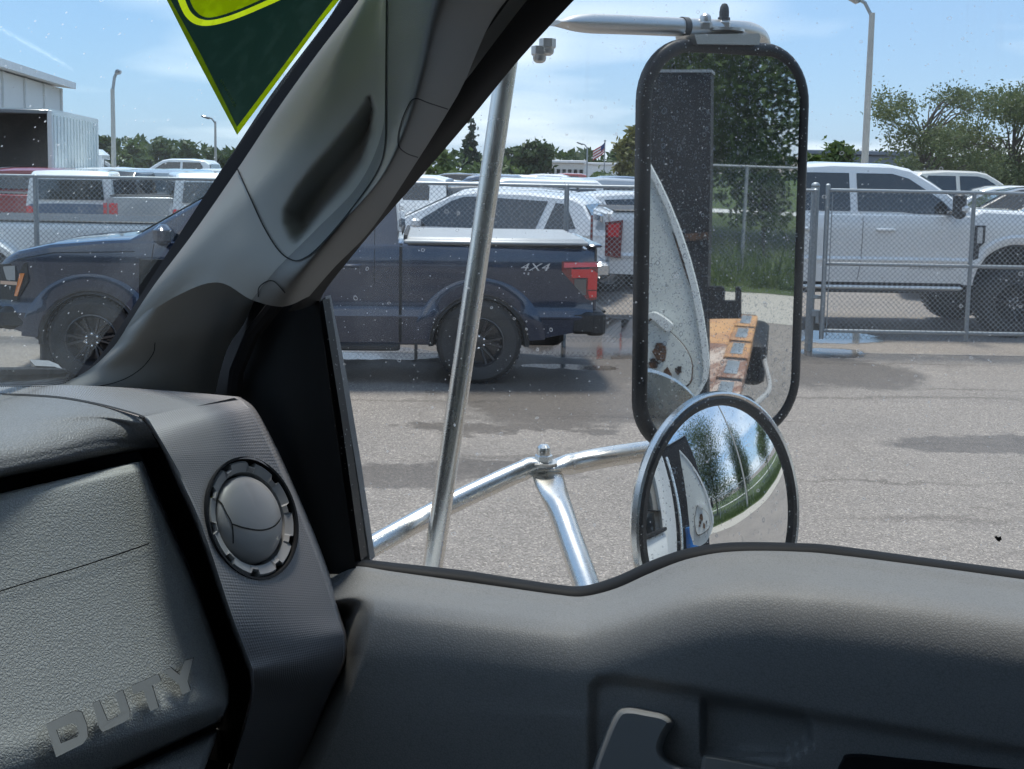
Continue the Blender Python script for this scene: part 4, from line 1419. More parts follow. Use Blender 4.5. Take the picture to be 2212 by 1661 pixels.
SEDAN = dict(
    x0=-1.0, x1=3.75, hw=[(-1.0, .78), (-.8, .88), (0, .92), (2.9, .92), (3.45, .86), (3.75, .66)],
    off=[(0.2, .06), (.4, .0), (.75, .0), (.95, .04)],
    top=[(-1.0, .92), (-.8, 1.0), (2.2, .98), (3.2, .88), (3.6, .78), (3.75, .66)],
    rock=[(-1.0, .38), (0.5, .24), (2.6, .24), (3.75, .30)], axles=[0.0, 2.8], archR=.38, archZ=.34, under=.2, rr=.05,
    rows=[.24, .4, .55, .7, .8, .9], belt=.98, lean=.40, gw=.86,
    roof=[(-.85, .98), (-.1, 1.38), (.4, 1.46), (1.0, 1.47), (1.3, 1.42), (2.5, .98)],
    windows=[('side_window', [(-.35, 1.03), (.62, 1.02), (.62, 1.38), (.1, 1.36)]), ('side_window', [(.7, 1.02), (1.98, 1.02), (1.3, 1.34), (.7, 1.39)])],
    screens=dict(windscreen=(2.35, 1.03, 1.36, 1.40, .08), rear_screen=(-.75, 1.04, -.12, 1.36, .10)))


def simple(spec, label, loc, rz, paint_, cat='suv', name=None, group=None, lod=1, rails=False, R=.37, spare=False):
    c = Car(name or cat.replace(' ', '_'), label, cat, (float(loc[0]), float(loc[1]), 0), rz, paint_, spec, group, lod)
    c.wheels(R, .24, R * .62, M['rim_grey'], 5, .03)
    x0, x1 = spec['x0'], spec['x1']
    zt = spec['top'][0][1]
    for sd in (1, -1):
        w_ = c.hw(x0 + .05)
        MB().box((x0 + .06, sd * (w_ - .07), zt - .18), (.16, .16, .30), .03).build('tail_lamp', M['tail_red'], c.root)
        w_ = c.hw(x1 - .2)
        MB().box((x1 - .10, sd * (w_ - .16), c.zt(x1 - .1) - .12), (.22, .26, .14), .03).build('headlamp', M['lens'], c.root)
        MB().box((spec['roof'][-1][0] - .65, sd * (spec['gw'] + .12), spec['belt'] + .10), (.14, .20, .15), .04).build('door_mirror', paint_, c.root)
    MB().box((x1 - .02, 0, .58), (.10, 1.2, .22), .03).build('grille', M['plastic_black'], c.root)
    if rails:
        for sd in (1, -1):
            MB().tube([(-.5, sd * .62, 1.74), (-.4, sd * .62, 1.80), (.9, sd * .62, 1.82), (1.1, sd * .62, 1.77)], .02, 6).build('roof_rail', M['plastic_black'], c.root)
    if spare:
        Mx = Matrix.Translation((x0 - .16, 0, .98)) @ Matrix.Rotation(RAD(-90), 4, 'Y')
        MB().lathe([(.16, -.12), (.40, -.12), (.42, -.05), (.42, .08), (.36, .12), (.22, .10), (0.0, .06)], 20, Mx).build('spare_wheel', M['tyre'], c.root)
    return c


# pair of white SUVs behind the fence, beside the blue truck's bed
p = at_y(1060, 480, 17.6)
simple(SUV, 'white SUV with dark windows behind the fence, above the blue truck bed', (p[0] + 1.1, 17.6 + .6), math.pi - RAD(17), M['white'], lod=0)
p = at_y(1010, 420, 21.0)
simple(SUV, 'white SUV with roof rails, half hidden behind the nearer white SUV', (p[0] + 1.6, 21.6), math.pi - RAD(14), M['white'], rails=True, lod=0)
p = at_y(1300, 430, 19.5)
simple(SUV, 'white SUV seen above the bed of the lifted pickup, nearest the rectangular mirror', (p[0] - .1, 19.8), RAD(12), M['white'], lod=0)
p = at_y(1262, 430, 24.0)
simple(BRONCO, 'white boxy SUV behind the fence post in the middle', (p[0] - .4, 24.6), math.pi + RAD(6), M['white'])

# left part of the lot
p = at_y(140, 420, 23.6)
b = simple(BRONCO, 'slate blue boxy SUV with a white hardtop behind the left fence post', (p[0], 24.4), RAD(97), M['steelblue'], R=.42, lod=0)
for ch in list(b.root.children):
    if ch.name.startswith('cab_roof'):
        ch.data.materials[0] = M['white']
p = at_y(222, 430, 24.6)
simple(BRONCO, 'dark boxy SUV with a spare wheel on its tail, right of the slate blue one', (p[0], 25.4), RAD(84), M['black'], spare=True, R=.42)
p = at_y(290, 420, 34.0)
b = simple(BRONCO, 'light blue boxy SUV with a long white hardtop, behind the silver pickup tail', (p[0] + .9, 35.0), math.pi - RAD(3), M['skyblue'], R=.42, lod=0)
for ch in list(b.root.children):
    if ch.name.startswith('cab_roof'):
        ch.data.materials[0] = M['white']
p = at_y(90, 360, 33.0)
simple(BRONCO, 'white boxy SUV side on behind the red pickup at the left edge', (p[0] + 1.0, 34.0), math.pi, M['white'], lod=0)
p = at_y(388, 345, 44.0)
simple(SUPER, 'tall white pickup whose roof rises above the row at the left', (p[0] + 1.9, 45.0), math.pi, M['white'], cat='pickup truck', R=.42)


def small_pickup(label, loc, rz, paint_, lod=1):
    c = Car('pickup_truck', label, 'pickup truck', (float(loc[0]), float(loc[1]), 0), rz, paint_, F150, None, lod)
    c.wheels(.40, .27, .24, M['rim_grey'], 6, .035)
    c.seam([(0.775, 1.385), (0.775, 0.42)], .03)
    MB().box((-1.155, 0, 1.02), (.05, 1.62, .70), .02).build('tailgate', paint_, c.root)
    MB().box((-1.20, 0, .61), (.20, 1.92, .24), .03).build('rear_bumper', M['chrome'], c.root)
    MB().box((-0.16, 0, 1.39), (1.78, 1.78, .03), .01).build('bed_cover', M['plastic_black'], c.root)
    for sd in (1, -1):
        mm = MB(); mm.poly([(-.86, sd * .93, 1.235), (-1.19, sd * .93, 1.235), (-1.19, sd * .93, .86), (-1.10, sd * .93, .85), (-.86, sd * .93, 1.12)], (0, sd * .075, 0))
        mm.build('tail_lamp', M['tail_red'], c.root, smooth=False)
        mm = MB(); mm.box((-1.185, sd * .80, 1.05), (.04, .18, .36), .01)
        mm.build('tail_lens', M['tail_red'], c.root, smooth=False)
        MB().box((4.5, sd * .75, 1.0), (.16, .3, .26), .04).build('headlamp', M['lens'], c.root)
    MB().box((4.62, 0, .9), (.10, 1.3, .42), .03).build('grille', M['plastic_black'], c.root)
    return c


p = at_y(298, 420, 23.6)
small_pickup('silver pickup with red tail lamps behind the fence, left of the windscreen pillar', (p[0], 24.8), RAD(104), M['silver'])
p = at_y(366, 420, 26.6)
small_pickup('light blue pickup tail with red lamps, right of the silver pickup', (p[0], 27.8), RAD(108), M['skyblue'])
p = at_y(-12, 420, 23.6)
small_pickup('red pickup behind the fence at the left edge of the picture', (p[0], 24.8), RAD(98), M['red'])
p = at_y(432, 420, 23.0)
simple(BRONCO, 'white boxy SUV behind the fence, close to the windscreen pillar', (float(p[0]), 24.0), RAD(112), M['white'], lod=0)

# right part of the lot
p = at_y(2050, 400, 27.0)
simple(SUPER, 'cream pickup roof behind the hood of the lifted white pickup', (p[0] - 1.6, 28.0), 0.06, M['offwhite'], cat='pickup truck', lod=0, R=.45)
p = at_y(2120, 410, 23.5)
small_pickup('white pickup facing left, right of the cream one', (p[0] + 3.1, 24.5), math.pi - RAD(14), M['white'], lod=0)
p = at_y(2165, 420, 20.4)
small_pickup('black pickup facing left at the right edge of the picture', (p[0] + 3.2, 21.4), math.pi - RAD(14), M['black'], lod=0)
p = at_y(2200, 435, 17.6)
simple(SUV, 'white SUV with a pale windscreen, nearest at the right edge', (p[0] + 2.6, 18.4), math.pi - RAD(16), M['white'], lod=0)

# far rows: roofs and windows above the fence rail
rs = np.random.RandomState(11)
ROW_CARS = [
    # (u, Y, spec, paint, colour word)
    (955, 30.0, 'SUV', 'grey', 'dark grey'), (1010, 28.0, 'SUV', 'silver', 'silver'), (1105, 33.0, 'F', 'steelblue', 'slate blue'), (1180, 30.0, 'BR', 'white', 'white'),
    (1258, 36.0, 'SUV', 'white', 'white'), (1290, 29.0, 'SUV', 'silver', 'silver'), (1352, 31.0, 'SEDAN', 'white', 'white'),
    (900, 36.0, 'SUV', 'white', 'white'), (1070, 41.0, 'BR', 'offwhite', 'cream'), (1205, 44.0, 'F', 'white', 'white'), (1330, 43.0, 'SUV', 'white', 'white'),
    (980, 47.0, 'SUV', 'white', 'white'), (1145, 50.0, 'SUV', 'silver', 'silver'), (1275, 52.0, 'SEDAN', 'black', 'black'),
    (1970, 30.0, 'SUV', 'white', 'white'), (2090, 33.0, 'SUV', 'silver', 'silver'), (2205, 29.0, 'SUV', 'white', 'white'),
    (1225, 26.0, 'F', 'white', 'white'), (1120, 25.5, 'SUV', 'grey', 'dark grey'), (1340, 26.5, 'F', 'silver', 'silver'), (930, 25.0, 'F', 'white', 'white'), (1030, 36.5, 'F', 'black', 'black'),
    (1250, 60.0, 'F', 'red', 'red'), (1165, 58.0, 'SUV', 'white', 'white'), (1310, 37.0, 'F', 'steelblue', 'slate blue'), (1045, 57.0, 'F', 'white', 'white'), (880, 30.0, 'F', 'silver', 'silver'), (1400, 35.0, 'F', 'white', 'white'),
    (2030, 40.0, 'F', 'white', 'white'), (2140, 44.0, 'F', 'grey', 'dark grey'), (1940, 36.0, 'F', 'red', 'red'), (110, 42.0, 'F', 'grey', 'dark grey'), (330, 38.0, 'SUV', 'white', 'white'), (450, 36.0, 'F', 'white', 'white'), (20, 40.0, 'F', 'white', 'white'),
    (40, 31.0, 'BR', 'white', 'white'), (225, 33.0, 'F', 'white', 'white'), (455, 29.0, 'SUV', 'silver', 'silver'),
]
ROWN = {0: 'first', 1: 'second', 2: 'third'}
order = sorted(range(len(ROW_CARS)), key=lambda i: ROW_CARS[i][0])
for i, (u, Y, k, pt, word) in enumerate(ROW_CARS):
    p = at_y(u, 380, Y)
    spec = dict(SUV=SUV, BR=BRONCO, SEDAN=SEDAN, F=F150)[k]
    kind = dict(SUV='crossover', BR='boxy SUV', SEDAN='sedan', F='pickup')[k]
    flip = math.pi if rs.rand() < .65 else 0.0
    nth = ['leftmost', 'second', 'third', 'fourth', 'fifth', 'sixth', 'seventh', 'eighth', 'ninth', 'tenth', 'eleventh', 'twelfth'][sum(1 for q in ROW_CARS if q[0] < u and q[4] == word and q[2] == k)]
    lab = '%s %s of the %s %ss in the far rows beyond the fence' % (nth, word, word, kind) if False else 'far row %s %s, %s of its kind from the left, roof above the fence' % (word, kind, nth)
    simple(spec, lab, (p[0] + (-1.6 if flip else 1.6) * -.8, Y), flip + RAD(rs.uniform(-12, 12)), M[pt], cat=('pickup truck' if k == 'F' else 'car'), group='cars parked in the far rows of the lot')


# ================================================================ box truck, buildings
def box_truck():
    p0 = at_y(-8, 300, 30.0); p1 = at_y(108, 290, 30.0); p2 = at_y(206, 300, 36.5)
    root = empty('box_truck', (float(p1[0]), float(p1[1]), 0), 0, 'white box truck with its dark rear open, left of the light pole', 'truck')
    zt = float(at_y(108, 238, 30.0)[2]); zb_ = 1.15
    A = np.array([p0[0] - 0.6, 30.0]); B = np.array([p1[0], 30.0])
    d = np.array([p2[0] - p1[0], 6.5]); d /= np.linalg.norm(d); Ln = 7.2
    # side wall seen, far wall, roof, floor, frame of the opening
    def wall(P, Q, t_, name):
        P = np.array(P); Q = np.array(Q); n_ = np.array([-(Q - P)[1], (Q - P)[0]]); n_ = n_ / np.linalg.norm(n_) * t_
        m_ = MB(); m_.poly([(P[0], P[1], zb_), (Q[0], Q[1], zb_), (Q[0], Q[1], zt), (P[0], P[1], zt)], (n_[0], n_[1], 0))
        return m_.build(name, M['box'], root, world=True, smooth=False)
    wall(B, B + d * Ln, .05, 'side_wall'); wall(A, A + d * Ln, .05, 'side_wall')
    for k in range(1, 16):
        q = B + d * (Ln * k / 16)
        MB().box((q[0] + .02, q[1] - .02, (zb_ + zt) / 2), (.035, .035, zt - zb_ - .2), .006).build('panel_rib', M['box'], root, world=True)
    m_ = MB(); m_.poly([(A[0], A[1], zt), (B[0], B[1], zt), tuple(B + d * Ln) + (zt,), tuple(A + d * Ln) + (zt,)], (0, 0, .05)); m_.build('roof', M['box'], root, world=True, smooth=False)
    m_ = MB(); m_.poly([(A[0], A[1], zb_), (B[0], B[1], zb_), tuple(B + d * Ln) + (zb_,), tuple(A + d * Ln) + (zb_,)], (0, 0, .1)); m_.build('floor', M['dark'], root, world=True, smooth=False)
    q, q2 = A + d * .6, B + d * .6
    m_ = MB(); m_.poly([(q[0], q[1], zb_ + .1), (q2[0] - .06, q2[1], zb_ + .1), (q2[0] - .06, q2[1], zt - .02), (q[0], q[1], zt - .02)], (0, .05, 0)); m_.build('inside_shade_sheet', M['dark'], root, world=True, smooth=False)  # black sheet stands in for the shade inside the open box
    MB().box((B[0] + .02, 29.98, (zb_ + zt) / 2), (.14, .10, zt - zb_), .02).build('rear_frame', M['box'], root, world=True)
    MB().box(((A[0] + B[0]) / 2, 29.98, zt - .04), (B[0] - A[0], .10, .12), .02).build('rear_header', M['grey'], root, world=True)
    c = (A + B) / 2
    for k in (.8, 6.8):
        for sd in (-1, 1):
            q = c + d * k + np.array([d[1], -d[0]]) * sd * .95
            Mx = Matrix.Translation((q[0], q[1], .48)) @ Matrix.Rotation(math.atan2(d[1], d[0]), 4, 'Z') @ Matrix.Rotation(RAD(90), 4, 'X')
            MB().lathe([(.0, -.13), (.28, -.13), (.45, -.12), (.48, -.06), (.48, .06), (.45, .12), (.28, .13), (0, .13)], 18, Mx).build('wheel', M['tyre'], root, world=True)
    q = c + d * (Ln + 1.0)
    Mr = Matrix.Rotation(math.atan2(d[1], d[0]), 4, 'Z')
    MB().box((q[0], q[1], 1.55), (1.9, 2.1, 2.0), .2, M=Mr).build('cab', M['white'], root, world=True)
    MB().box((q[0] + d[0] * .2, q[1] + d[1] * .2, 1.95), (1.2, 2.14, .6), .05, M=Mr).build('side_window', M['carglass'], root, world=True)
    q = c + d * 3.6
    MB().box((q[0], q[1], .85), (7.0, 1.0, .3), .04, M=Mr).build('chassis', M['under'], root, world=True)


box_truck()


def warehouse():
    # long side wall running away to the right; its eave drops towards the horizon
    zE = 6.1
    P1 = at_y(130, 190, 60.0)[:2]; P0 = at_y(0, 152, 49.0)[:2]
    d = (P1 - P0) / np.linalg.norm(P1 - P0)
    P0 = P1 - d * 40
    nrm = np.array([-d[1], d[0]])
    if nrm @ P1 < 0: nrm = -nrm
    root = empty('warehouse', (float(P1[0]), float(P1[1]), 0), 0, 'white metal warehouse with a receding roof edge, behind the box truck', 'building')
    ang = math.atan2(d[1], d[0]); Mr = Matrix.Rotation(ang, 4, 'Z')
    n = 11
    for i in range(n):
        c = P0 + d * (40 * (i + .5) / n) + nrm * .06
        MB().box((c[0], c[1], zE / 2), (40 / n - .03, .12, zE), .02, M=Mr).build('wall_panel', M['bldg'], root, world=True)
        c = P0 + d * (40 * (i + 1) / n) - nrm * .05
        MB().box((c[0], c[1], zE / 2), (.22, .12, zE - .02), .02, M=Mr).build('pilaster', M['bldg'], root, world=True)
    c = P0 + d * 20 + nrm * 9
    MB().box((c[0], c[1], zE / 2 - .1), (39.6, 17.5, zE), .05, M=Mr).build('shell', M['bldg'], root, world=True)
    q = [P0 - nrm * .7, P1 - nrm * .7 + d * .6, P1 + nrm * 9 + d * .6, P0 + nrm * 9]
    m_ = MB(); m_.poly([(q[0][0], q[0][1], zE), (q[1][0], q[1][1], zE), (q[2][0], q[2][1], zE + 1.0), (q[3][0], q[3][1], zE + 1.0)], (0, 0, .35)); m_.build('roof', M['bldg_roof'], root, world=True, smooth=False)


warehouse()


def low_building(name, label, u0, u1, vt, Y, m, roof_m=None, depth=12, windows=0, parapet=0.0):
    a, b = at_y(u0, vt, Y), at_y(u1, vt, Y)
    zt = float(a[2] + b[2]) / 2
    root = empty(name, (float(a[0] + b[0]) / 2, Y, 0), 0, label, 'building')
    cx_, wd = float(a[0] + b[0]) / 2, float(b[0] - a[0])
    MB().box((cx_, Y + depth / 2, zt / 2), (wd, depth, zt), .05).build('wall', m, root, world=True, smooth=False)
    MB().box((cx_, Y + depth / 2, zt + .15), (wd + .6, depth + .6, .3), .05).build('roof', roof_m or m, root, world=True, smooth=False)
    for i in range(windows):
        x = cx_ + wd * ((i + .5) / windows - .5)
        MB().box((x, Y - .02, zt * .62), (wd / windows * .6, .08, zt * .28), .01).build('window', M['carglass'], root, world=True)
    return root, zt, cx_, wd


low_building('office_building', 'low pale building with a dark window band, left of the flagpole', 1188, 1262, 352, 120, M['bldg_tan'], M['bldg_roof'], windows=6)
r_, zt, cx_, wd = low_building('warehouse', 'white low warehouse behind the flagpole', 1268, 1345, 356, 150, M['bldg'], M['bldg_roof'])
low_building('warehouse', 'blue grey metal building behind the right-hand light pole', 1745, 1990, 335, 75, M['bldg_grey'], M['bldg_grey'])
low_building('shop_building', 'pale flat roofed building low between the middle trees', 1085, 1150, 360, 110, M['bldg'], M['bldg_roof'])


# ================================================================ poles
def light_pole(label, u, v_top, Y, r0=.13, r1=.08, arm=(0.9, .35), lean=0.0, m=None, head=True, square=False):
    b = at_y(u, v_top, Y)
    x, zt = float(b[0]), float(b[2])
    root = empty('light_pole', (x, Y, 0), 0, label, 'light pole')
    MB().tube([(x, Y, 0), (x + lean * zt * .5, Y, zt * .5), (x + lean * zt, Y, zt)], [r0, (r0 + r1) / 2, r1], 4 if square else 10).build('pole', m or M['concrete'], root, world=True)
    if head:
        xt = x + lean * zt
        MB().tube([(xt, Y, zt - .1), (xt + arm[0] * .3, Y, zt + arm[1] * .7), (xt + arm[0] * .6, Y, zt + arm[1])], .05, 8).build('arm', M['galv'], root, world=True)
        MB().box((xt + arm[0] * .85, Y, zt + arm[1] * 1.05), (abs(arm[0]) * .7, .3, .12), .03, M=Matrix.Rotation(-math.atan2(arm[1] * .5, arm[0]) if arm[0] > 0 else math.atan2(arm[1], -arm[0]), 4, 'Y')).build('lamp_head', M['grey'], root, world=True)
    return root


light_pole('pale concrete light pole left of the green sticker, single lamp head', 243, 192, 34.0, .09, .06, (.22, .5))
light_pole('slim distant light pole just left of the windscreen pillar', 465, 262, 58.0, .085, .055, (-.6, .2))
light_pole('tall concrete light pole behind the lifted pickup, angled lamp head at its top', 1884, 28, 30.0, .11, .075, (-.7, .38))
light_pole('thin far light pole left of the flagpole', 1269, 318, 95.0, .10, .06, (-.8, .3), m=M['galv'])
light_pole('far dark utility post right of the middle trees', 1190, 322, 85.0, .13, .12, m=M['bark'], head=False)
light_pole('pale post in front of the yellowish tree beside the rectangular mirror', 1356, 300, 60.0, .12, .10, head=False)
p = at_y(1307, 300, 110.0)
root = empty('flagpole', (float(p[0]), 110.0, 0), 0, 'distant flagpole flying the stars and stripes', 'flagpole')
zt = float(at_y(1307, 304, 110.0)[2])
MB().tube([(p[0], 110, 0), (p[0], 110, zt)], [.09, .05], 8).ball((p[0], 110, zt), .12, 8).build('pole', M['galv'], root, world=True)
fl = MB(); fw = MB(); fbm = MB()
# hanging, folded flag: stripes as bands along its length
fx, fz = float(p[0]), zt - .15
for k in range(7):
    rows = []
    for j in range(2):
        t_ = (k + j) / 7
        rows.append([(fx - .05 - s_ * 1.05 + .10 * math.sin(s_ * 5), 110 - .15 * math.sin(s_ * 6 + t_), fz - t_ * 1.0 - s_ * .9) for s_ in np.linspace(0, 1, 8)])
    (fl if k % 2 == 0 else fw).grid(rows)
fl.build('red_stripes', M['flag'], root, world=True); fw.build('white_stripes', M['flag_w'], root, world=True)
rows = [[(fx - .05 - s_ * 1.05 + .10 * math.sin(s_ * 5), 110 - .15 * math.sin(s_ * 6 + t_) - .03, fz - t_ * 1.0 - s_ * .9) for s_ in np.linspace(0, .42, 5)] for t_ in np.linspace(0, .55, 4)]
fbm.grid(rows); fbm.build('blue_canton', M['flag_b'], root, world=True)


# ================================================================ trees
def tree(name, label, base, H_, blobs, leaf, n, size, trunk_r=.12, seed=1, limbs=6, group=None, cat='tree', droop=0.0, trunk_top=.75, holes=.35):
    """blobs: (dx, dy, z, rx, ry, rz) in metres; leaves gathered in many small clumps, limbs run out to them"""
    rs = np.random.RandomState(seed)
    bx_, by_ = float(base[0]), float(base[1])
    root = empty(name, (bx_, by_, 0), 0, label, cat, group)
    tk = MB()
    path = [(rs.normal(0, .02) * H_ * t_, rs.normal(0, .02) * H_ * t_, H_ * trunk_top * t_) for t_ in np.linspace(0, 1, 6)]
    path[0] = (0, 0, 0)
    tk.tube(path, [trunk_r * (1.15 - .9 * t_) for t_ in np.linspace(0, 1, 6)], 8)
    wts = np.array([b[3] * b[4] * b[5] for b in blobs]); wts /= wts.sum()
    clumps = []
    nc = max(10, n // 26)
    for _ in range(nc):
        b = blobs[rs.choice(len(blobs), p=wts)]
        d = rs.normal(0, 1, 3); d /= np.linalg.norm(d)
        r = rs.uniform(.25, 1.0) ** .5
        clumps.append((np.array([b[0] + d[0] * b[3] * r, b[1] + d[1] * b[4] * r, b[2] + d[2] * b[5] * r]), rs.uniform(.6, 1.3)))
    for c, k in clumps[:limbs * 3]:
        z0 = min(H_ * trunk_top * .95, max(H_ * .18, c[2] - rs.uniform(.1, .35) * H_))
        f = z0 / (H_ * trunk_top)
        st = np.array([np.interp(f, np.linspace(0, 1, 6), [q[i] for q in path]) for i in range(3)])
        mid = (st + c) / 2 + np.array([0, 0, .06 * H_])
        tk.tube([st, mid, c], [trunk_r * .35, trunk_r * .2, trunk_r * .06], 5)
    tk.build('trunk', M['bark'], root)
    per = max(1, n // nc)
    cs = np.mean([b[3] for b in blobs]) * holes
    C_ = np.repeat(np.array([c for c, k in clumps]), per, axis=0)
    K_ = np.repeat(np.array([k for c, k in clumps]), per)
    nn = len(C_)
    Q = C_ + rs.normal(0, 1, (nn, 3)) * (cs * K_)[:, None] * np.array([1, 1, .75])
    A_ = rs.normal(0, 1, (nn, 3)); A_ /= np.linalg.norm(A_, axis=1)[:, None]
    B_ = np.cross(A_, rs.normal(0, 1, (nn, 3))); B_ /= np.linalg.norm(B_, axis=1)[:, None]
    S_ = (size * rs.uniform(.6, 1.4, nn))[:, None]
    V = np.stack([Q - B_ * S_ * .45, Q + A_ * S_, Q + B_ * S_ * .45, Q - A_ * S_ * .8], 1).reshape(-1, 3).tolist()
    Fc = np.arange(nn * 4).reshape(-1, 4).tolist()
    m_ = MB(); m_.v = V; m_.f = Fc
    m_.build('crown', M[leaf], root, smooth=False, fix=False)
    return root


def ptree(name, label, u, v_top, Y, wpx, leaf, n, size, shape='round', seed=1, **kw):
    """tree placed by its top pixel and crown width"""
    b = at_y(u, v_top, Y)
    H_ = float(b[2]); wd = wpx / FPX * Y / 2
    rs = np.random.RandomState(seed + 50)
    blobs = []
    if shape == 'round':
        for _ in range(7):
            blobs.append((rs.uniform(-.6, .6) * wd, rs.uniform(-.5, .5) * wd, H_ * rs.uniform(.35, .8), wd * rs.uniform(.35, .6), wd * .5, H_ * rs.uniform(.12, .2)))
        blobs.append((0, 0, H_ * .82, wd * .4, wd * .4, H_ * .15))
    elif shape == 'pine':
        for k in range(9):
            f = k / 8
            blobs.append((rs.uniform(-.15, .15) * wd, 0, H_ * (.28 + .68 * f), wd * (1.0 - .75 * f) * rs.uniform(.75, 1.05), wd * (1.0 - .75 * f), H_ * .035))
    elif shape == 'airy':
        for _ in range(12):
            blobs.append((rs.uniform(-1, 1) * wd * .75, rs.uniform(-.6, .6) * wd, H_ * rs.uniform(.30, .9), wd * rs.uniform(.22, .42), wd * .4, H_ * rs.uniform(.05, .11)))
    elif shape == 'bush':
        for _ in range(7):
            blobs.append((rs.uniform(-.7, .7) * wd, rs.uniform(-.4, .4) * wd, H_ * rs.uniform(.25, .72), wd * .45, wd * .4, H_ * .25))
    return tree(name, label, (b[0], b[1]), H_, blobs, leaf, n, size, seed=seed, **kw)


# left, over the lot
TG = 'trees along the far side of the lot'
ptree('tree', 'dark bushy tree just right of the box truck', 222, 288, 62, 70, 'leaf_b', 1800, .22, seed=2, group=TG)
ptree('tree', 'low rounded tree right of the left light pole', 292, 305, 66, 80, 'leaf_a', 1800, .24, seed=3, group=TG)
ptree('tree', 'broad middle tree of the left tree line', 345, 303, 70, 90, 'leaf_b', 1900, .24, seed=4, group=TG)
ptree('tree', 'dome shaped dark tree above the white SUV roof at the left', 398, 300, 64, 62, 'leaf_b', 1900, .22, seed=5, group=TG)
ptree('tree', 'small tree behind the slim light pole beside the pillar', 466, 322, 72, 74, 'leaf_b', 1500, .24, seed=6, group=TG)
ptree('tree', 'low shrubby tree filling the gap in the left tree line', 255, 322, 60, 80, 'leaf_a', 1300, .24, 'bush', seed=16, group=TG)
# centre
ptree('pine_tree', 'slim tall pine left of the chrome mirror tube', 1019, 252, 55, 44, 'needle', 2600, .16, 'pine', seed=7, trunk_top=.97, group=TG)
ptree('tree', 'bushy tree at the window edge, left of the slim pine', 965, 318, 52, 95, 'leaf_a', 2400, .18, seed=8, group=TG)
ptree('tree', 'short tree between the pine and the mirror tube', 1048, 338, 58, 60, 'leaf_b', 1200, .2, seed=9, group=TG)
ptree('tree', 'rounded tree right behind the chrome mirror tube', 1105, 306, 56, 58, 'leaf_b', 2000, .18, seed=10, group=TG)
ptree('tree', 'two-humped tree right of the mirror tube', 1158, 303, 54, 80, 'leaf_b', 2600, .18, seed=12, group=TG)
ptree('hedge', 'low hedge at the foot of the middle trees', 1010, 350, 50, 230, 'leaf_a', 2600, .18, 'bush', seed=13, cat='hedge', trunk_r=.05)
ptree('hedge', 'low hedge in front of the white warehouse by the flagpole', 1320, 362, 75, 120, 'leaf_a', 1600, .2, 'bush', seed=14, cat='hedge', trunk_r=.05)
ptree('tree', 'yellowish tree touching the left edge of the rectangular mirror', 1372, 268, 48, 84, 'leaf_y', 3000, .17, seed=15, group=TG)
# right
ptree('tree', 'airy feathery tree behind the lifted pickup, right of the light pole', 2005, 175, 34, 290, 'leaf_c', 13000, .055, 'airy', seed=21, limbs=14, holes=.27, trunk_r=.10, group=TG)
ptree('tree', 'dense spreading tree at the right edge of the picture', 2195, 140, 36, 360, 'leaf_c', 24000, .065, 'airy', seed=22, limbs=12, holes=.33, trunk_r=.13, group=TG)
ptree('tree', 'rounded green tree left of the tall light pole', 1812, 297, 44, 110, 'leaf_a', 2600, .16, seed=23, group=TG)
ptree('shrub', 'green shrub in front of the blue grey building', 1870, 330, 40, 60, 'leaf_y', 900, .14, 'bush', seed=24, trunk_r=.04, cat='shrub')
ptree('hedge', 'dark hedge below the right-hand trees', 2090, 335, 42, 360, 'leaf_c', 9000, .11, 'bush', seed=25, trunk_r=.05, cat='hedge')
ptree('palm', 'palm fronds just right of the rectangular mirror', 1752, 322, 50, 46, 'leaf_a', 500, .3, seed=26, trunk_r=.08, cat='palm tree')

# far wood closing the horizon
mb = MB(); rs = np.random.RandomState(9)
for i in range(9000):
    x = rs.uniform(-150, 190); y = 175 + rs.uniform(-6, 6)
    hmax = 5.0 + 2.2 * pnoise(Vector((x * .06, 3, 0))) + 1.5 * pnoise(Vector((x * .25, 7, 0)))
    z = rs.uniform(0, 1) ** .6 * hmax
    a = rs.normal(0, 1, 3); a /= np.linalg.norm(a); b2 = np.cross(a, rs.normal(0, 1, 3)); b2 /= np.linalg.norm(b2)
    q = np.array([x, y, z]); s_ = rs.uniform(.5, 1.1)
    mb.add([q - b2 * s_ * .5, q + a * s_, q + b2 * s_ * .5, q - a * s_], [(0, 1, 2, 3)])
g = mb.build('distant_wood', M['leaf_b'], None, smooth=False, fix=False)
tag(g, 'distant low wood along the horizon behind the lot', 'wood', kind='stuff')


# ---- things behind the own truck, seen in the mirrors
def ctree(label, a, o, H_, wd, leaf, n, size, seed, shape=None, **kw):
    rs = np.random.RandomState(seed)
    c = cabw(a, o, 0)
    if shape == 'tall':
        blobs = [(rs.uniform(-.3, .3) * wd, rs.uniform(-.3, .3) * wd, H_ * f, wd * (.55 + .45 * math.sin(math.pi * min(1, f * 1.15))) * rs.uniform(.6, 1), wd * .7, H_ * .09) for f in np.linspace(.2, .93, 9)]
    else:
        blobs = [(rs.uniform(-.6, .6) * wd, rs.uniform(-.6, .6) * wd, H_ * rs.uniform(.25, .8), wd * .5, wd * .5, H_ * .16) for _ in range(9)]
    return tree('tree', label, (c[0], c[1]), H_, blobs, leaf, n, size, seed=seed, group='trees behind the verge fence', **kw)


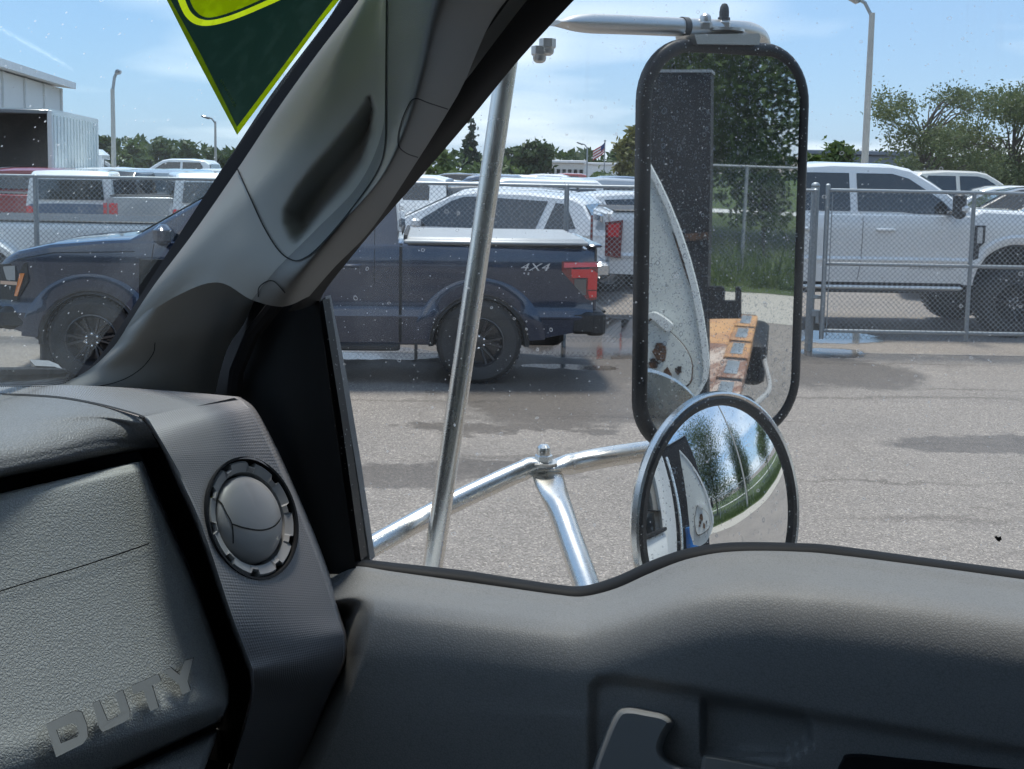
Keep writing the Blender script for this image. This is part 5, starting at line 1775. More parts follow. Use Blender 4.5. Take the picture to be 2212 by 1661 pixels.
ctree('tall dark tree in the middle of the round mirror', 25.0, 4.0, 11.0, 4.0, 'leaf_b', 26000, .10, 31, 'tall', holes=.4)
ctree('bushy tree at the left in the round mirror, beside the black mast', 24.0, -1.4, 9.5, 3.2, 'leaf_a', 18000, .10, 32)
ctree('big green tree filling the top of the rectangular mirror', 30.0, -3.6, 12.0, 3.6, 'leaf_a', 16000, .12, 33)
ctree('broad low tree behind the verge fence, upper left of the rectangular mirror', 27.0, -2.4, 8.0, 3.4, 'leaf_a', 16000, .11, 39)
ctree('dark shrub on the grass in the rectangular mirror', 21.6, .85, 2.6, .8, 'leaf_b', 1800, .09, 34, trunk_r=.04)
ctree('columnar dark tree right of the pole in the round mirror', 24.0, 10.6, 7.5, 2.4, 'leaf_b', 14000, .09, 35, 'tall')
ctree('small tree beyond the pole in the round mirror', 34.0, 14.0, 6.5, 2.6, 'leaf_b', 7000, .10, 36)
ctree('tree at the far left behind the mast, seen in the mirrors', 33.0, -9.0, 10.0, 4.0, 'leaf_b', 10000, .13, 37)
ctree('tree at the right rim of the round mirror', 26.0, 20.0, 6.5, 3.0, 'leaf_a', 7000, .12, 38)
c = cabw(16.2, 7.4, 0)
root = empty('utility_pole', (c[0], c[1], 0), 0, 'pale utility pole on the verge, seen leaning in the round mirror', 'utility pole')
MB().tube([(c[0], c[1], 0), (c[0], c[1], 9.5)], [.14, .09], 12).build('pole', M['concrete'], root, world=True)
q = cabw(16.2, 7.9, 0)
MB().tube([(c[0], c[1], 9.3), (q[0], q[1], 9.6)], .04, 8).build('arm', M['galv'], root, world=True)

# wood behind the camera: darkens the reflections in the parked trucks
mb = MB(); rs = np.random.RandomState(19)
nn = 14000
X_ = rs.uniform(-60, 14, nn); Y_ = -24 + rs.uniform(-3, 3, nn)
H_ = np.array([6.5 + 2.5 * pnoise(Vector((x * .12, 3, 0))) + 1.5 * pnoise(Vector((x * .4, 7, 0))) for x in X_])
Q = np.stack([X_, Y_, rs.uniform(0, 1, nn) ** .7 * H_], 1)
A_ = rs.normal(0, 1, (nn, 3)); A_ /= np.linalg.norm(A_, axis=1)[:, None]
B_ = np.cross(A_, rs.normal(0, 1, (nn, 3))); B_ /= np.linalg.norm(B_, axis=1)[:, None]
S_ = rs.uniform(.25, .6, nn)[:, None]
mb.v = np.stack([Q - B_ * S_ * .5, Q + A_ * S_, Q + B_ * S_ * .5, Q - A_ * S_], 1).reshape(-1, 3).tolist()
mb.f = np.arange(nn * 4).reshape(-1, 4).tolist()
g = mb.build('roadside_wood', M['leaf_b'], None, smooth=False, fix=False)
tag(g, 'dark wood across the road, reflected in the blue truck', 'wood', kind='stuff')

# ================================================================ own truck: the cab the camera sits in
TT = empty('tow_truck', tuple(cabw(0, 0, 0)), 0.0, 'tow truck cab around the camera: grey dashboard, pillar, door and deck behind', 'truck')


def at_mode(u, v, d, mode):
    return {'o': at_o, 'a': at_a, 'z': at_z, 'k': at_k}[mode](u, v, d)


def lin_interp(pts, n):
    P = np.array(pts, float)
    t_ = np.concatenate([[0], np.cumsum(np.hypot(np.diff(P[:, 0]), np.diff(P[:, 1])))])
    q = np.linspace(0, t_[-1], n)
    return np.stack([np.interp(q, t_, P[:, k]) for k in range(P.shape[1])], 1)


def extl(row, u):
    a_, b_ = np.array(row[0], float), np.array(row[1], float)
    return [tuple(a_ + (b_ - a_) * ((u - a_[0]) / (b_[0] - a_[0])))] + list(row)


class Patch:
    """smooth interior surface through control points (u, v, depth)"""

    def __init__(s, rows, mode, nu, nv, disp=None, lin=False):
        cols_ = [lin_interp(r, nu) if lin else cr_interp(r, nu) for r in rows]
        A = np.array([cr_interp([c[i] for c in cols_], nv) for i in range(nu)])      # nu, nv, 3
        s.mode = mode
        if disp is not None:
            for i in range(nu):
                for j in range(nv):
                    A[i, j, 2] += disp(A[i, j, 0], A[i, j, 1])
        s.A = A
        s.P = np.array([[at_mode(A[i, j, 0], A[i, j, 1], A[i, j, 2], mode) for j in range(nv)] for i in range(nu)])

    def build(s, name, m, parent=TT, uv=False, rng=None, angle=60):
        full = s.P
        if rng: s = type('P', (), {'P': full[rng[0]:rng[1] + 1]})()
        nu, nv = s.P.shape[:2]
        mb_ = MB()
        mb_.grid([list(s.P[i]) for i in range(nu)])
        o = mb_.build(name, m, parent, world=True, angle=angle, fix=False)
        if uv:
            lu = np.concatenate([[0], np.cumsum(np.linalg.norm(np.diff(s.P[:, nv // 2], axis=0), axis=1))])
            lv = np.concatenate([[0], np.cumsum(np.linalg.norm(np.diff(s.P[nu // 2], axis=0), axis=1))])
            L_ = o.data.uv_layers.new(name='UVMap')
            for poly in o.data.polygons:
                for li in poly.loop_indices:
                    vi = o.data.loops[li].vertex_index
                    i, j = divmod(vi, nv)
                    L_.data[li].uv = (lu[i], lv[j])
        return o

    def depth(s, u, v):
        d2 = (s.A[:, :, 0] - u) ** 2 + (s.A[:, :, 1] - v) ** 2
        idx = np.argsort(d2, axis=None)[:4]
        w_ = 1 / (d2.flat[idx] + 1.0)
        return float((s.A[:, :, 2].flat[idx] * w_).sum() / w_.sum())

    def on(s, u, v, lift=0.0):
        return at_mode(u, v, s.depth(u, v) - lift if s.mode != 'a' else s.depth(u, v) + lift, s.mode)


def ribbon_px(name, patch, pts, wpx, m, lift=0.0015, n=40, parent=TT):
    P = cr_interp(pts, n)
    rows = []
    for i in range(n):
        t_ = P[min(i + 1, n - 1)] - P[max(i - 1, 0)]
        t_ = t_ / (np.linalg.norm(t_) + 1e-9)
        nn = np.array([-t_[1], t_[0]]) * wpx / 2
        rows.append([patch.on(*(P[i] - nn), lift), patch.on(*(P[i] + nn), lift)])
    return MB().grid(rows).build(name, m, parent, world=True, smooth=True, fix=False)


def sstep(x):
    x = min(1.0, max(0.0, x))
    return x * x * (3 - 2 * x)


def seg_dist(p, a, b):
    a = np.array(a, float); b = np.array(b, float); p = np.array(p, float)
    t_ = np.clip(((p - a) @ (b - a)) / max(1e-9, (b - a) @ (b - a)), 0, 1)
    return float(np.linalg.norm(p - a - t_ * (b - a)))


def chain_dist(p, pts):
    return min(seg_dist(p, pts[i], pts[i + 1]) for i in range(len(pts) - 1))


def inside(p, poly):
    x, y = p; r = False; n = len(poly)
    for i in range(n):
        x1, y1 = poly[i]; x2, y2 = poly[(i + 1) % n]
        if (y1 > y) != (y2 > y) and x < (x2 - x1) * (y - y1) / (y2 - y1) + x1:
            r = not r
    return r


# ---------------------------------------------------------------- windscreen pillar with its grab handle
rec_r = [(784, 216), (795, 206), (805, 203), (815, 237), (813, 287), (796, 351), (758, 406), (708, 461), (670, 507), (644, 530), (630, 528)]
rec_l = [(630, 528), (623, 524), (606, 486), (606, 452), (632, 406), (674, 351), (716, 304), (758, 254), (784, 216)]
rec_poly = rec_r + rec_l[1:-1]


def pillar_disp(u, v):
    if not (590 < u < 830 and 190 < v < 545) or not inside((u, v), rec_poly):
        return 0.0
    return 0.036 * min(sstep(chain_dist((u, v), rec_r) / 24), sstep(chain_dist((u, v), rec_l) / 62))


upper = Patch([
    [(270, 712, .800), (380, 640, .795), (470, 610, .775), (545, 648, .765), (612, 662, .772), (668, 640, .82)],
    [(330, 620, .80), (430, 560, .785), (520, 540, .765), (600, 580, .745), (660, 590, .735), (722, 578, .82)],
    [(420, 500, .80), (500, 455, .78), (580, 440, .765), (680, 500, .745), (745, 485, .725), (806, 490, .82)],
    [(510, 370, .80), (590, 335, .78), (670, 330, .76), (775, 400, .745), (835, 375, .715), (906, 340, .82)],
    [(600, 235, .80), (675, 215, .78), (745, 215, .76), (825, 290, .745), (890, 255, .71), (970, 237, .82)],
    [(690, 110, .80), (745, 105, .78), (795, 120, .76), (834, 180, .745), (920, 150, .705), (1003, 177, .82)],
    [(775, 0, .80), (800, 5, .78), (820, 20, .765), (836, 60, .75), (945, 40, .705), (1065, 40, .82)],
    [(850, -110, .80), (850, -100, .78), (850, -90, .77), (860, -80, .75), (990, -70, .70), (1150, -60, .82)],
    [(930, -230, .80), (930, -220, .78), (940, -210, .77), (960, -200, .75), (1080, -190, .70), (1260, -170, .82)],
    [(1060, -430, .80), (1066, -420, .78), (1080, -410, .77), (1120, -400, .75), (1230, -390, .70), (1440, -370, .82)]], 'o', 120, 290, pillar_disp)
upper.build('pillar_trim', M['trim'], rng=(0, 71))
upper.build('grab_handle', M['handle_bar'], rng=(71, 119))
lower = Patch([
    [(20, 852, .79), (150, 852, .79), (300, 856, .82), (470, 866, .89)],
    [(100, 842, .79), (200, 838, .79), (320, 842, .82), (465, 850, .89)],
    [(185, 803, .795), (250, 790, .80), (360, 780, .83), (490, 756, .89)],
    [(240, 755, .80), (300, 735, .80), (400, 715, .835), (525, 702, .90)],
    [(275, 706, .80), (340, 675, .80), (440, 650, .845), (560, 640, .905)],
    [(345, 600, .806), (420, 560, .81), (510, 560, .86), (640, 560, .92)]], 'o', 40, 50)
lower.build('lower_pillar_trim', M['trim'])
ribbon_px('trim_seam', upper, [(513, 365), (540, 425), (570, 490), (600, 538), (625, 559), (650, 561), (690, 532), (760, 450), (815, 370), (832, 310), (833, 220), (834, 100), (835, 0), (836, -60)], 3.2, M['seam'], n=90)
ribbon_px('handle_cap_seam', upper, [(968, 236), (925, 222), (900, 213), (885, 222), (868, 260), (860, 295), (863, 318), (880, 332), (903, 340)], 2.6, M['seam'])
ribbon_px('screw_cap_seam', upper, [(558, 642), (559, 622), (574, 609), (590, 607), (604, 619), (616, 633)], 2.4, M['seam'])
ribbon_px('lower_trim_seam', lower, [(335, 740), (330, 765), (300, 800), (250, 826), (170, 842)], 1.8, M['seam'])
Patch([[(90, 846, .812), (130, 842, .806)], [(165, 815, .812), (200, 806, .806)], [(215, 770, .812), (255, 752, .806)], [(270, 690, .812), (320, 645, .806)], [(350, 565, .812), (405, 535, .806)],
       [(430, 440, .812), (485, 425, .806)], [(512, 315, .812), (570, 300, .806)], [(592, 195, .812), (655, 180, .806)], [(702, 50, .812), (760, 50, .806)], [(745, -15, .812), (800, -20, .806)], [(830, -130, .812), (880, -130, .806)], [(920, -260, .812), (960, -260, .806)], [(1040, -440, .812), (1090, -440, .806)]], 'o', 4, 60).build('windscreen_seal', M['rubber'])
Patch([[(620, 675, .86), (650, 668, .87), (688, 655, .895)], [(690, 590, .85), (700, 590, .87), (712, 614, .895)], [(770, 500, .85), (790, 490, .87), (802, 503, .895)], [(850, 390, .85), (870, 390, .87), (886, 408, .895)], [(930, 260, .85), (960, 280, .87), (1012, 262, .895)],
       [(980, 150, .85), (1040, 170, .87), (1122, 128, .895)], [(1040, 30, .85), (1120, 40, .87), (1240, 0, .895)], [(1110, -80, .85), (1200, -80, .87), (1330, -95, .895)], [(1220, -220, .85), (1320, -220, .87), (1460, -240, .895)], [(1400, -420, .85), (1520, -420, .87), (1640, -440, .895)]], 'o', 10, 60).build('door_frame_seal', M['rubber'])
Patch([[(1003, 176, .835), (1018, 158, .838)], [(1034, 96, .835), (1075, 82, .838)], [(1100, 0, .835), (1140, -2, .838)], [(1150, -70, .835), (1200, -70, .838)]], 'o', 3, 14).build('door_frame_trim', M['trim'])

# ---------------------------------------------------------------- sail panel, seals, divider bar
Patch([[(540, 640, .905), (620, 650, .89), (689, 650, .89)], [(490, 740, .905), (600, 740, .885), (699, 740, .888)], [(430, 850, .905), (580, 850, .878), (714, 850, .888)], [(480, 960, .905), (620, 960, .876), (730, 960, .888)],
       [(540, 1080, .905), (650, 1080, .876), (748, 1080, .888)], [(610, 1240, .905), (690, 1240, .878), (771, 1240, .888)]], 'o', 20, 40).build('sail_panel', M['sail'])
MB().tube([at_o(600, 652, .872), at_o(545, 720, .872), at_o(512, 800, .872), at_o(500, 900, .874), at_o(530, 1000, .876)], .007, 8).build('door_seal', M['rubber'], TT, world=True)
m_ = MB(); m_.poly([at_o(u, v, .945) for u, v in ((300, 560), (640, 560), (696, 652), (776, 1215), (776, 1300), (300, 1300))], tuple(AO * .004)); m_.build('light_block_panel', M['sail'], TT, world=True, smooth=False)  # black backing added to block light leaking through the door gap
m_ = MB(); m_.poly([at_o(u, v, .903) for u, v in ((687, 655), (697, 648), (737, 900), (780, 1212), (765, 1212), (724, 900))], tuple(AO * .015)); m_.build('quarter_seal', M['sealspot'], TT, world=True, smooth=False)
m_ = MB(); m_.poly([at_o(u, v, .932) for u, v in ((694, 648), (703, 640), (740, 827), (770, 1010), (800, 1212), (776, 1212), (735, 900))], tuple(AO * .012)); m_.build('divider_bar', M['outbar'], TT, world=True, smooth=False)

# ---------------------------------------------------------------- door panel
sill = interp([(600, 1250), (640, 1244), (700, 1235), (770, 1224), (1000, 1256), (1200, 1284), (1260, 1288), (1290, 1284), (1330, 1271), (1430, 1227), (1480, 1209), (1530, 1198), (1580, 1192), (1640, 1190), (1720, 1192), (1800, 1198), (2000, 1223), (2212, 1252), (3300, 1395)])
edge = interp([(600, 1340), (640, 1326), (700, 1304), (770, 1290), (900, 1302), (1000, 1312), (1200, 1334), (1260, 1335), (1350, 1313), (1450, 1277), (1550, 1253), (1640, 1247), (1800, 1258), (2000, 1282), (2212, 1312), (3300, 1466)])
ubnd = interp([(1240, 740), (1300, 738), (1420, 714), (1550, 665), (1661, 615), (1800, 560)])
REC1 = [(1262, 1900), (1266, 1478), (1290, 1456), (1330, 1451), (1505, 1480), (1751, 1530), (2212, 1609), (3300, 1790), (3300, 1900)]
REC2 = [(1509, 1511), (1525, 1503), (1640, 1521), (1744, 1541), (1760, 1560), (1763, 1605), (1700, 1642), (1509, 1634)]


def door_disp(u, v):
    d = 0.0
    e = edge(u)
    if u < 860 and v > e - 10:
        d += .055 * (1 - sstep((u - ubnd(v)) / 75)) * sstep((v - e + 10) / 45)
    if v > 1440 and u > 1250 and inside((u, v), REC1):
        d += .010 * sstep(chain_dist((u, v), REC1[:8]) / 30)
        if inside((u, v), REC2):
            d += .016 * sstep(chain_dist((u, v), REC2 + [REC2[0]]) / 20)
    return d


us = [600, 640, 700, 770, 850, 1000, 1100, 1200, 1260, 1330, 1400, 1470, 1530, 1580, 1640, 1720, 1800, 2000, 2212, 2400, 2650, 2950, 3300]
rows = []
for f in ('tuck', 0, .5, 1, 2, 3, 4, 5, 6, 7, 8):
    r = []
    for u in us:
        s0, e0 = sill(u), edge(u)
        if f == 'tuck': q = (s0 - 3, .915)
        elif f == 0: q = (s0 + 2, .889)
        elif f == .5: q = ((s0 + e0) / 2 - 3, .868)
        elif f == 1: q = (e0 - 10, .843)
        elif f == 2: q = (e0 + 12, .819)
        elif f == 3: q = (e0 + 45, .801)
        elif f == 4: q = (e0 + 110, .788)
        elif f == 5: q = (e0 + 190, .783)
        elif f == 6: q = (max(1560, e0 + 230), .781)
        elif f == 7: q = (max(1680, e0 + 330), .780)
        else: q = (max(1800, e0 + 450), .780)
        r.append((u, q[0], q[1]))
    rows.append(r)
door = Patch(rows, 'o', 440, 110, door_disp)
door.build('door_panel', M['grain_door'] if 'grain_door' in M else M['grain'])
# waist seal along the glass
wt = [(600, 1190), (766, 1206), (1000, 1232), (1200, 1262), (1250, 1267), (1290, 1261), (1320, 1250), (1400, 1214), (1480, 1185), (1560, 1172), (1640, 1171), (1720, 1173), (1800, 1178), (2000, 1205), (2212, 1233), (3300, 1375)]
wti = interp(wt)
Patch([[(u, sill(u) + 4, .893) for u in us], [(u, (sill(u) + wti(u)) / 2, .898) for u in us], [(u, wti(u), .912) for u in us], [(u, wti(u) + 3, .922) for u in us]], 'o', 180, 8).build('waist_seal', M['rubber'])


def pillow(name, pts, o0, o1, inset, m, parent=TT):
    """raised piece with a rounded edge; pts in the frame, o0 base, o1 top"""
    P = np.array(pts, float); n = len(P)
    c = P.mean(0)
    def ins(k):
        Q = []
        for i in range(n):
            a = P[i - 1]; b = P[i]; d = P[(i + 1) % n]
            t1 = (b - a) / np.linalg.norm(b - a); t2 = (d - b) / np.linalg.norm(d - b)
            bis = np.array([-(t1[1] + t2[1]), t1[0] + t2[0]]); bis = bis / (np.linalg.norm(bis) + 1e-9)
            if not inside(tuple(b + bis * 2), pts): bis = -bis
            Q.append(b + bis * k)
        return Q
    mb_ = MB()
    R_ = []
    for th in (0, 15, 30, 45, 60, 75, 90):
        R_.append([at_o(u, v, o0 + (o1 - o0) * math.sin(RAD(th))) for u, v in ins(max(.01, inset * (1 - math.cos(RAD(th)))))])
    mb_.grid([list(r) for r in R_], close_u=True)
    mb_.add(R_[-1], [tuple(range(n))])
    return mb_.build(name, m, parent, world=True, angle=50)


def smooth_poly(pts, n=60):
    return [tuple(q) for q in cr_interp(list(pts) + [pts[0]], n)[:-1]]


pillow('pull_handle', smooth_poly([(1262, 1760), (1276, 1670), (1300, 1600), (1328, 1540), (1354, 1526), (1400, 1532), (1440, 1542), (1456, 1562), (1440, 1590), (1432, 1618), (1446, 1640), (1480, 1654), (1530, 1668), (1600, 1700), (1600, 1780)], 110), .800, .764, 15, M['trim_handle'] if 'trim_handle' in M else M['trim'])
pillow('armrest_lip', smooth_poly([(1516, 1640), (1530, 1630), (1620, 1645), (1720, 1664), (1800, 1690), (1800, 1760), (1516, 1760)], 40), .800, .768, 8, M['trim'])
pillow('switch_recess', smooth_poly([(1796, 1690), (1815, 1645), (1838, 1626), (1950, 1636), (2100, 1652), (2300, 1682), (2300, 1780), (1796, 1780)], 40), .800, .784, 8, M['rubber'])

# ---------------------------------------------------------------- dashboard
_band_rows = [
    [(300, 897, -.480), (311, 900, -.464), (415, 878, -.449), (513, 857, -.434), (520, 858, -.46)],
    [(322, 925, -.480), (338, 934, -.446), (445, 905, -.430), (543, 886, -.416), (552, 884, -.45)],
    [(346, 965, -.475), (362, 975, -.434), (475, 965, -.416), (581, 961, -.400), (592, 956, -.44)],
    [(378, 1035, -.465), (393, 1040, -.422), (515, 1055, -.401), (632, 1074, -.382), (645, 1072, -.42)],
    [(430, 1155, -.450), (444, 1159, -.402), (565, 1180, -.381), (684, 1200, -.362), (697, 1198, -.40)],
    [(486, 1320, -.430), (499, 1323, -.378), (615, 1323, -.360), (725, 1323, -.344), (738, 1322, -.38)],
    [(525, 1425, -.420), (535, 1420, -.368), (640, 1400, -.351), (742, 1378, -.336), (754, 1380, -.37)],
    [(537, 1465, -.420), (547, 1460, -.366), (645, 1450, -.352), (738, 1436, -.340), (750, 1440, -.375)],
    [(533, 1525, -.435), (543, 1521, -.385), (625, 1521, -.372), (701, 1521, -.362), (714, 1523, -.40)],
    [(490, 1665, -.465), (500, 1661, -.415), (575, 1661, -.404), (646, 1661, -.395), (660, 1665, -.43)],
    [(455, 1760, -.49), (465, 1760, -.44), (530, 1760, -.43), (600, 1760, -.42), (612, 1760, -.46)]]
for _r in _band_rows:                        # tight radius along both edges
    e_, m__, r_ = np.array(_r[1]), np.array(_r[2]), np.array(_r[3])
    _r.insert(3, tuple(m__ + (r_ - m__) * .90))
    _r.insert(2, tuple(e_ + (m__ - e_) * .10))
band = Patch(_band_rows, 'a', 130, 260, lin=True)
VC = np.array(band.on(549, 1117, 0.0))
_A = band.A
_ij = np.unravel_index(np.argmin((_A[:, :, 0] - 541) ** 2 + (_A[:, :, 1] - 1115) ** 2), _A.shape[:2])
_i, _j = int(_ij[0]), int(_ij[1])
vt_ = band.P[_i + 16, _j] - band.P[_i - 16, _j]
vt_ = vt_ / np.linalg.norm(vt_)
vu_ = band.P[_i, _j - 20] - band.P[_i, _j + 20]
vu_ = vu_ - vt_ * (vu_ @ vt_); vu_ /= np.linalg.norm(vu_)
vn_ = np.cross(vt_, vu_)
if vn_ @ AR < 0: vn_ = -vn_
VR = .0458
# cut the round vent opening out of the trim
nu, nv = band.P.shape[:2]
mb_ = MB()
fl_ = []
Pf = band.P
ids = -np.ones((nu, nv), int)
vv = []
rad = np.hypot((Pf - VC) @ vt_, (Pf - VC) @ vu_)
keep = rad >= VR * .97
for i in range(nu):
    for j in range(nv):
        p = Pf[i, j].copy()
        if rad[i, j] < VR * 1.08 and abs((p - VC) @ vn_) < .014:
            q = p - VC; x, y = q @ vt_, q @ vu_
            k = VR * 1.0 / max(1e-6, rad[i, j])
            if rad[i, j] >= VR * .90:
                p = p + vt_ * (x * k - x) + vu_ * (y * k - y)
        ids[i, j] = len(vv); vv.append(p)
ff = []
uvs = []
lu = np.concatenate([[0], np.cumsum(np.linalg.norm(np.diff(Pf[:, nv // 2], axis=0), axis=1))])
lv = np.concatenate([[0], np.cumsum(np.linalg.norm(np.diff(Pf[nu // 2], axis=0), axis=1))])
for i in range(nu - 1):
    for j in range(nv - 1):
        c4 = [(i, j), (i, j + 1), (i + 1, j + 1), (i + 1, j)]
        if min(rad[a_] for a_ in c4) < VR * .90 and abs((Pf[i, j] - VC) @ vn_) < .014:
            continue
        ff.append(tuple(ids[a_] for a_ in c4))
mb_.add(vv, ff)
o = mb_.build('dash_end_trim', M['weave'], TT, world=True, angle=60, fix=False)
L_ = o.data.uv_layers.new(name='UVMap')
for poly in o.data.polygons:
    for li in poly.loop_indices:
        i, j = divmod(o.data.loops[li].vertex_index, nv)
        L_.data[li].uv = (lu[i], lv[j])

MV = Matrix(((vt_[0], vu_[0], vn_[0], VC[0]), (vt_[1], vu_[1], vn_[1], VC[1]), (vt_[2], vu_[2], vn_[2], VC[2]), (0, 0, 0, 1)))
vent = MB().lathe([(VR + .0025, -.004), (VR + .0018, .0010), (VR, .0006), (VR - .001, -.006), (VR - .003, -.011), (0.0, -.013)], 64, MV).build('air_vent', M['rubber'], TT, world=True)
# castellated ring
rg = MB()
nseg = 180
prof_out = []
for k in range(nseg):
    a = 2 * math.pi * k / nseg
    tooth = ((k + 6) % 18) < 13
    prof_out.append((.0446 if tooth else .0410, a))
rows = [[(r_ * math.cos(a), r_ * math.sin(a), -.0095) for r_, a in prof_out], [(r_ * math.cos(a), r_ * math.sin(a), -.002) for r_, a in prof_out],
        [((r_ - .0015) * math.cos(a), (r_ - .0015) * math.sin(a), -.0005) for r_, a in prof_out], [(.0362 * math.cos(a), .0362 * math.sin(a), -.0030) for r_, a in prof_out], [(.0352 * math.cos(a), .0352 * math.sin(a), -.0095) for r_, a in prof_out]]
rg.grid([[tuple(MV @ Vector(p)) for p in r_] for r_ in rows], close_u=True)
rg.build('vent_ring', M['trim_plain'], vent, world=True, angle=30)
# ball with its closing flap
bl = MB()
bl.lathe([(.0338, -.010), (.0338, -.005), (.0318, -.0018), (.026, .0012), (.015, .0034), (.006, .0041), (0.0, .0042)], 56, MV)
# thumb dimple pressed in near the top
for i, p in enumerate(bl.v):
    q = np.array(p) - VC; x, y = q @ vt_, q @ vu_
    dd = math.hypot(x + .006, y - .0205)
    if dd < .0065: bl.v[i] = tuple(np.array(p) - vn_ * .0022 * (1 - (dd / .0065) ** 2))
bl.build('vent_ball', M['trim_plain'], vent, world=True, angle=40)


def ball_z(x, y):
    r_ = min(.0335, math.hypot(x, y))
    return float(np.interp(r_, [0, .006, .015, .026, .0318, .0338], [.0042, .0041, .0034, .0012, -.0018, -.005]))


def vent_line(name, pts, wd, m, lift=.0006):
    P = cr_interp(pts, 30); rows = []
    for i in range(30):
        t_ = P[min(i + 1, 29)] - P[max(i - 1, 0)]; t_ /= np.linalg.norm(t_)
        nn = np.array([-t_[1], t_[0]]) * wd / 2
        rows.append([tuple(MV @ Vector((q[0], q[1], ball_z(q[0], q[1]) + lift))) for q in (P[i] - nn, P[i] + nn)])
    MB().grid(rows).build(name, m, vent, world=True, fix=False)


vent_line('flap_seam', [(-.0247, -.009), (-.012, -.0112), (.0034, -.0108), (.018, -.0055), (.0290, .0036)], .0012, M['seam'])
vent_line('side_seam', [(-.0325, .010), (-.0290, .0), (-.0247, -.009), (-.0215, -.0226)], .0009, M['seam'])

# ribbed top of the dash
topb = Patch([extl(r_, -420) for r_ in [
    [(-60, 836, 1.9405), (60, 833, 1.9405), (150, 832, 1.941), (250, 836, 1.941), (350, 843, 1.941), (440, 850, 1.941), (516, 857, 1.941)],
    [(-60, 843, 1.9405), (60, 843, 1.9405), (145, 845, 1.941), (230, 853, 1.941), (310, 866, 1.9415), (380, 872, 1.9405), (430, 876, 1.940)],
    [(-60, 850, 1.940), (60, 853, 1.940), (137, 859, 1.940), (210, 872, 1.940), (270, 888, 1.940), (300, 896, 1.9395), (314, 901, 1.938)]]], 'z', 160, 14)
topb.build('dash_top_trim', M['rib'], uv=True)
ribbon_px('dash_top_seam', topb, [(-50, 850), (60, 853), (137, 859), (210, 872), (284, 891), (312, 901)], 4, M['seam'], lift=-.0008)
# dash pad: flat top rolling over to the front
pad = Patch([extl(r_, -420) for r_ in [
    [(-80, 850, -.632), (0, 851, -.615), (137, 860, -.560), (230, 879, -.510), (300, 900, -.472)],
    [(-80, 890, -.575), (0, 893, -.565), (120, 893, -.520), (220, 897, -.495), (315, 915, -.466)],
    [(-80, 935, -.532), (0, 932, -.528), (120, 918, -.505), (230, 908, -.490), (330, 940, -.465)],
    [(-80, 975, -.508), (0, 965, -.505), (120, 945, -.494), (230, 925, -.483), (340, 958, -.468)],
    [(-80, 1015, -.498), (0, 1000, -.495), (120, 975, -.487), (230, 952, -.479), (342, 966, -.472)],
    [(-80, 1045, -.502), (0, 1027, -.498), (120, 1003, -.490), (230, 980, -.482), (338, 966, -.478)],
    [(-80, 1052, -.54), (0, 1034, -.54), (120, 1010, -.53), (230, 987, -.52), (336, 970, -.51)]]], 'a', 80, 60)
pad.build('dash_pad', M['grain_dash'] if 'grain_dash' in M else M['grain_dark'])
# dark box behind the glove box door and the gap
m_ = MB(); m_.poly([at_a(u, v, -.53) for u, v in ((-120, 980), (360, 930), (620, 1800), (-120, 1900))], tuple(AR * -.01)); m_.build('dash_carcass', M['rubber'], TT, world=True, smooth=False)
Patch([[(290, 960, -.50), (345, 945, -.47)], [(318, 1010, -.50), (378, 1020, -.462)], [(360, 1110, -.49), (425, 1120, -.45)], [(420, 1250, -.475), (480, 1260, -.43)], [(470, 1400, -.46), (528, 1410, -.41)], [(490, 1500, -.46), (540, 1500, -.41)], [(450, 1640, -.48), (500, 1650, -.44)]], 'a', 6, 40).build('dash_gap_cheek', M['rubber'])


def gl_a(u, v):
    # plane of the glove box door
    return -.497 + .00013 * (u) + .000105 * (v - 1060)


def gl_row(v0, v1, extra=0.0, right=(304, 995), bulge=0.0):
    ur, vr = right
    r = []
    for f in (-.25, 0, .33, .66, .93, .975, .992, 1.0, 1.005):
        u = ur * f if f > -.2 else -420
        v = v0 + (vr - v0) * (u / ur)
        d = gl_a(u, v) + extra + bulge
        if f >= .975: d -= .0015
        if f >= .992: d -= .004
        if f >= 1.0: d -= .010
        if f > 1.0: d -= .04
        r.append((u, v, d))
    return r


glove = Patch([gl_row(1071, 0, -.045, (300, 999)), gl_row(1066, 0, -.010, (303, 996)), gl_row(1078, 0, -.002, (310, 1006)), gl_row(1110, 0, 0, (322, 1036)), gl_row(1250, 0, .0, (372, 1150)), gl_row(1420, 0, .0, (438, 1310)),
               gl_row(1560, 0, .0, (486, 1450)), gl_row(1640, 0, .0, (494, 1500)), gl_row(1700, 0, -.006, (490, 1530)), gl_row(1760, 0, -.028, (478, 1553)), gl_row(1775, 0, -.07, (474, 1560))], 'a', 220, 110, lin=True)
glove.build('glove_box_door', M['glove'])
Patch([gl_row(1800, 0, -.055, (466, 1574)), gl_row(1808, 0, -.038, (469, 1580)), gl_row(1840, 0, -.030, (460, 1610)), gl_row(1950, 0, -.030, (430, 1690)), gl_row(2050, 0, -.04, (400, 1780))], 'a', 40, 30).build('lower_dash_bin', M['glove'])
MB().grid([[at_a(u, v - 1.4, gl_a(u, v) + .0012), at_a(u, v + 1.4, gl_a(u, v) + .0012)] for u, v in cr_interp([(-40, 1290), (60, 1258), (160, 1228), (250, 1199), (322, 1174)], 30)]).build('glove_box_seam', M['seam'], TT, world=True, fix=False)


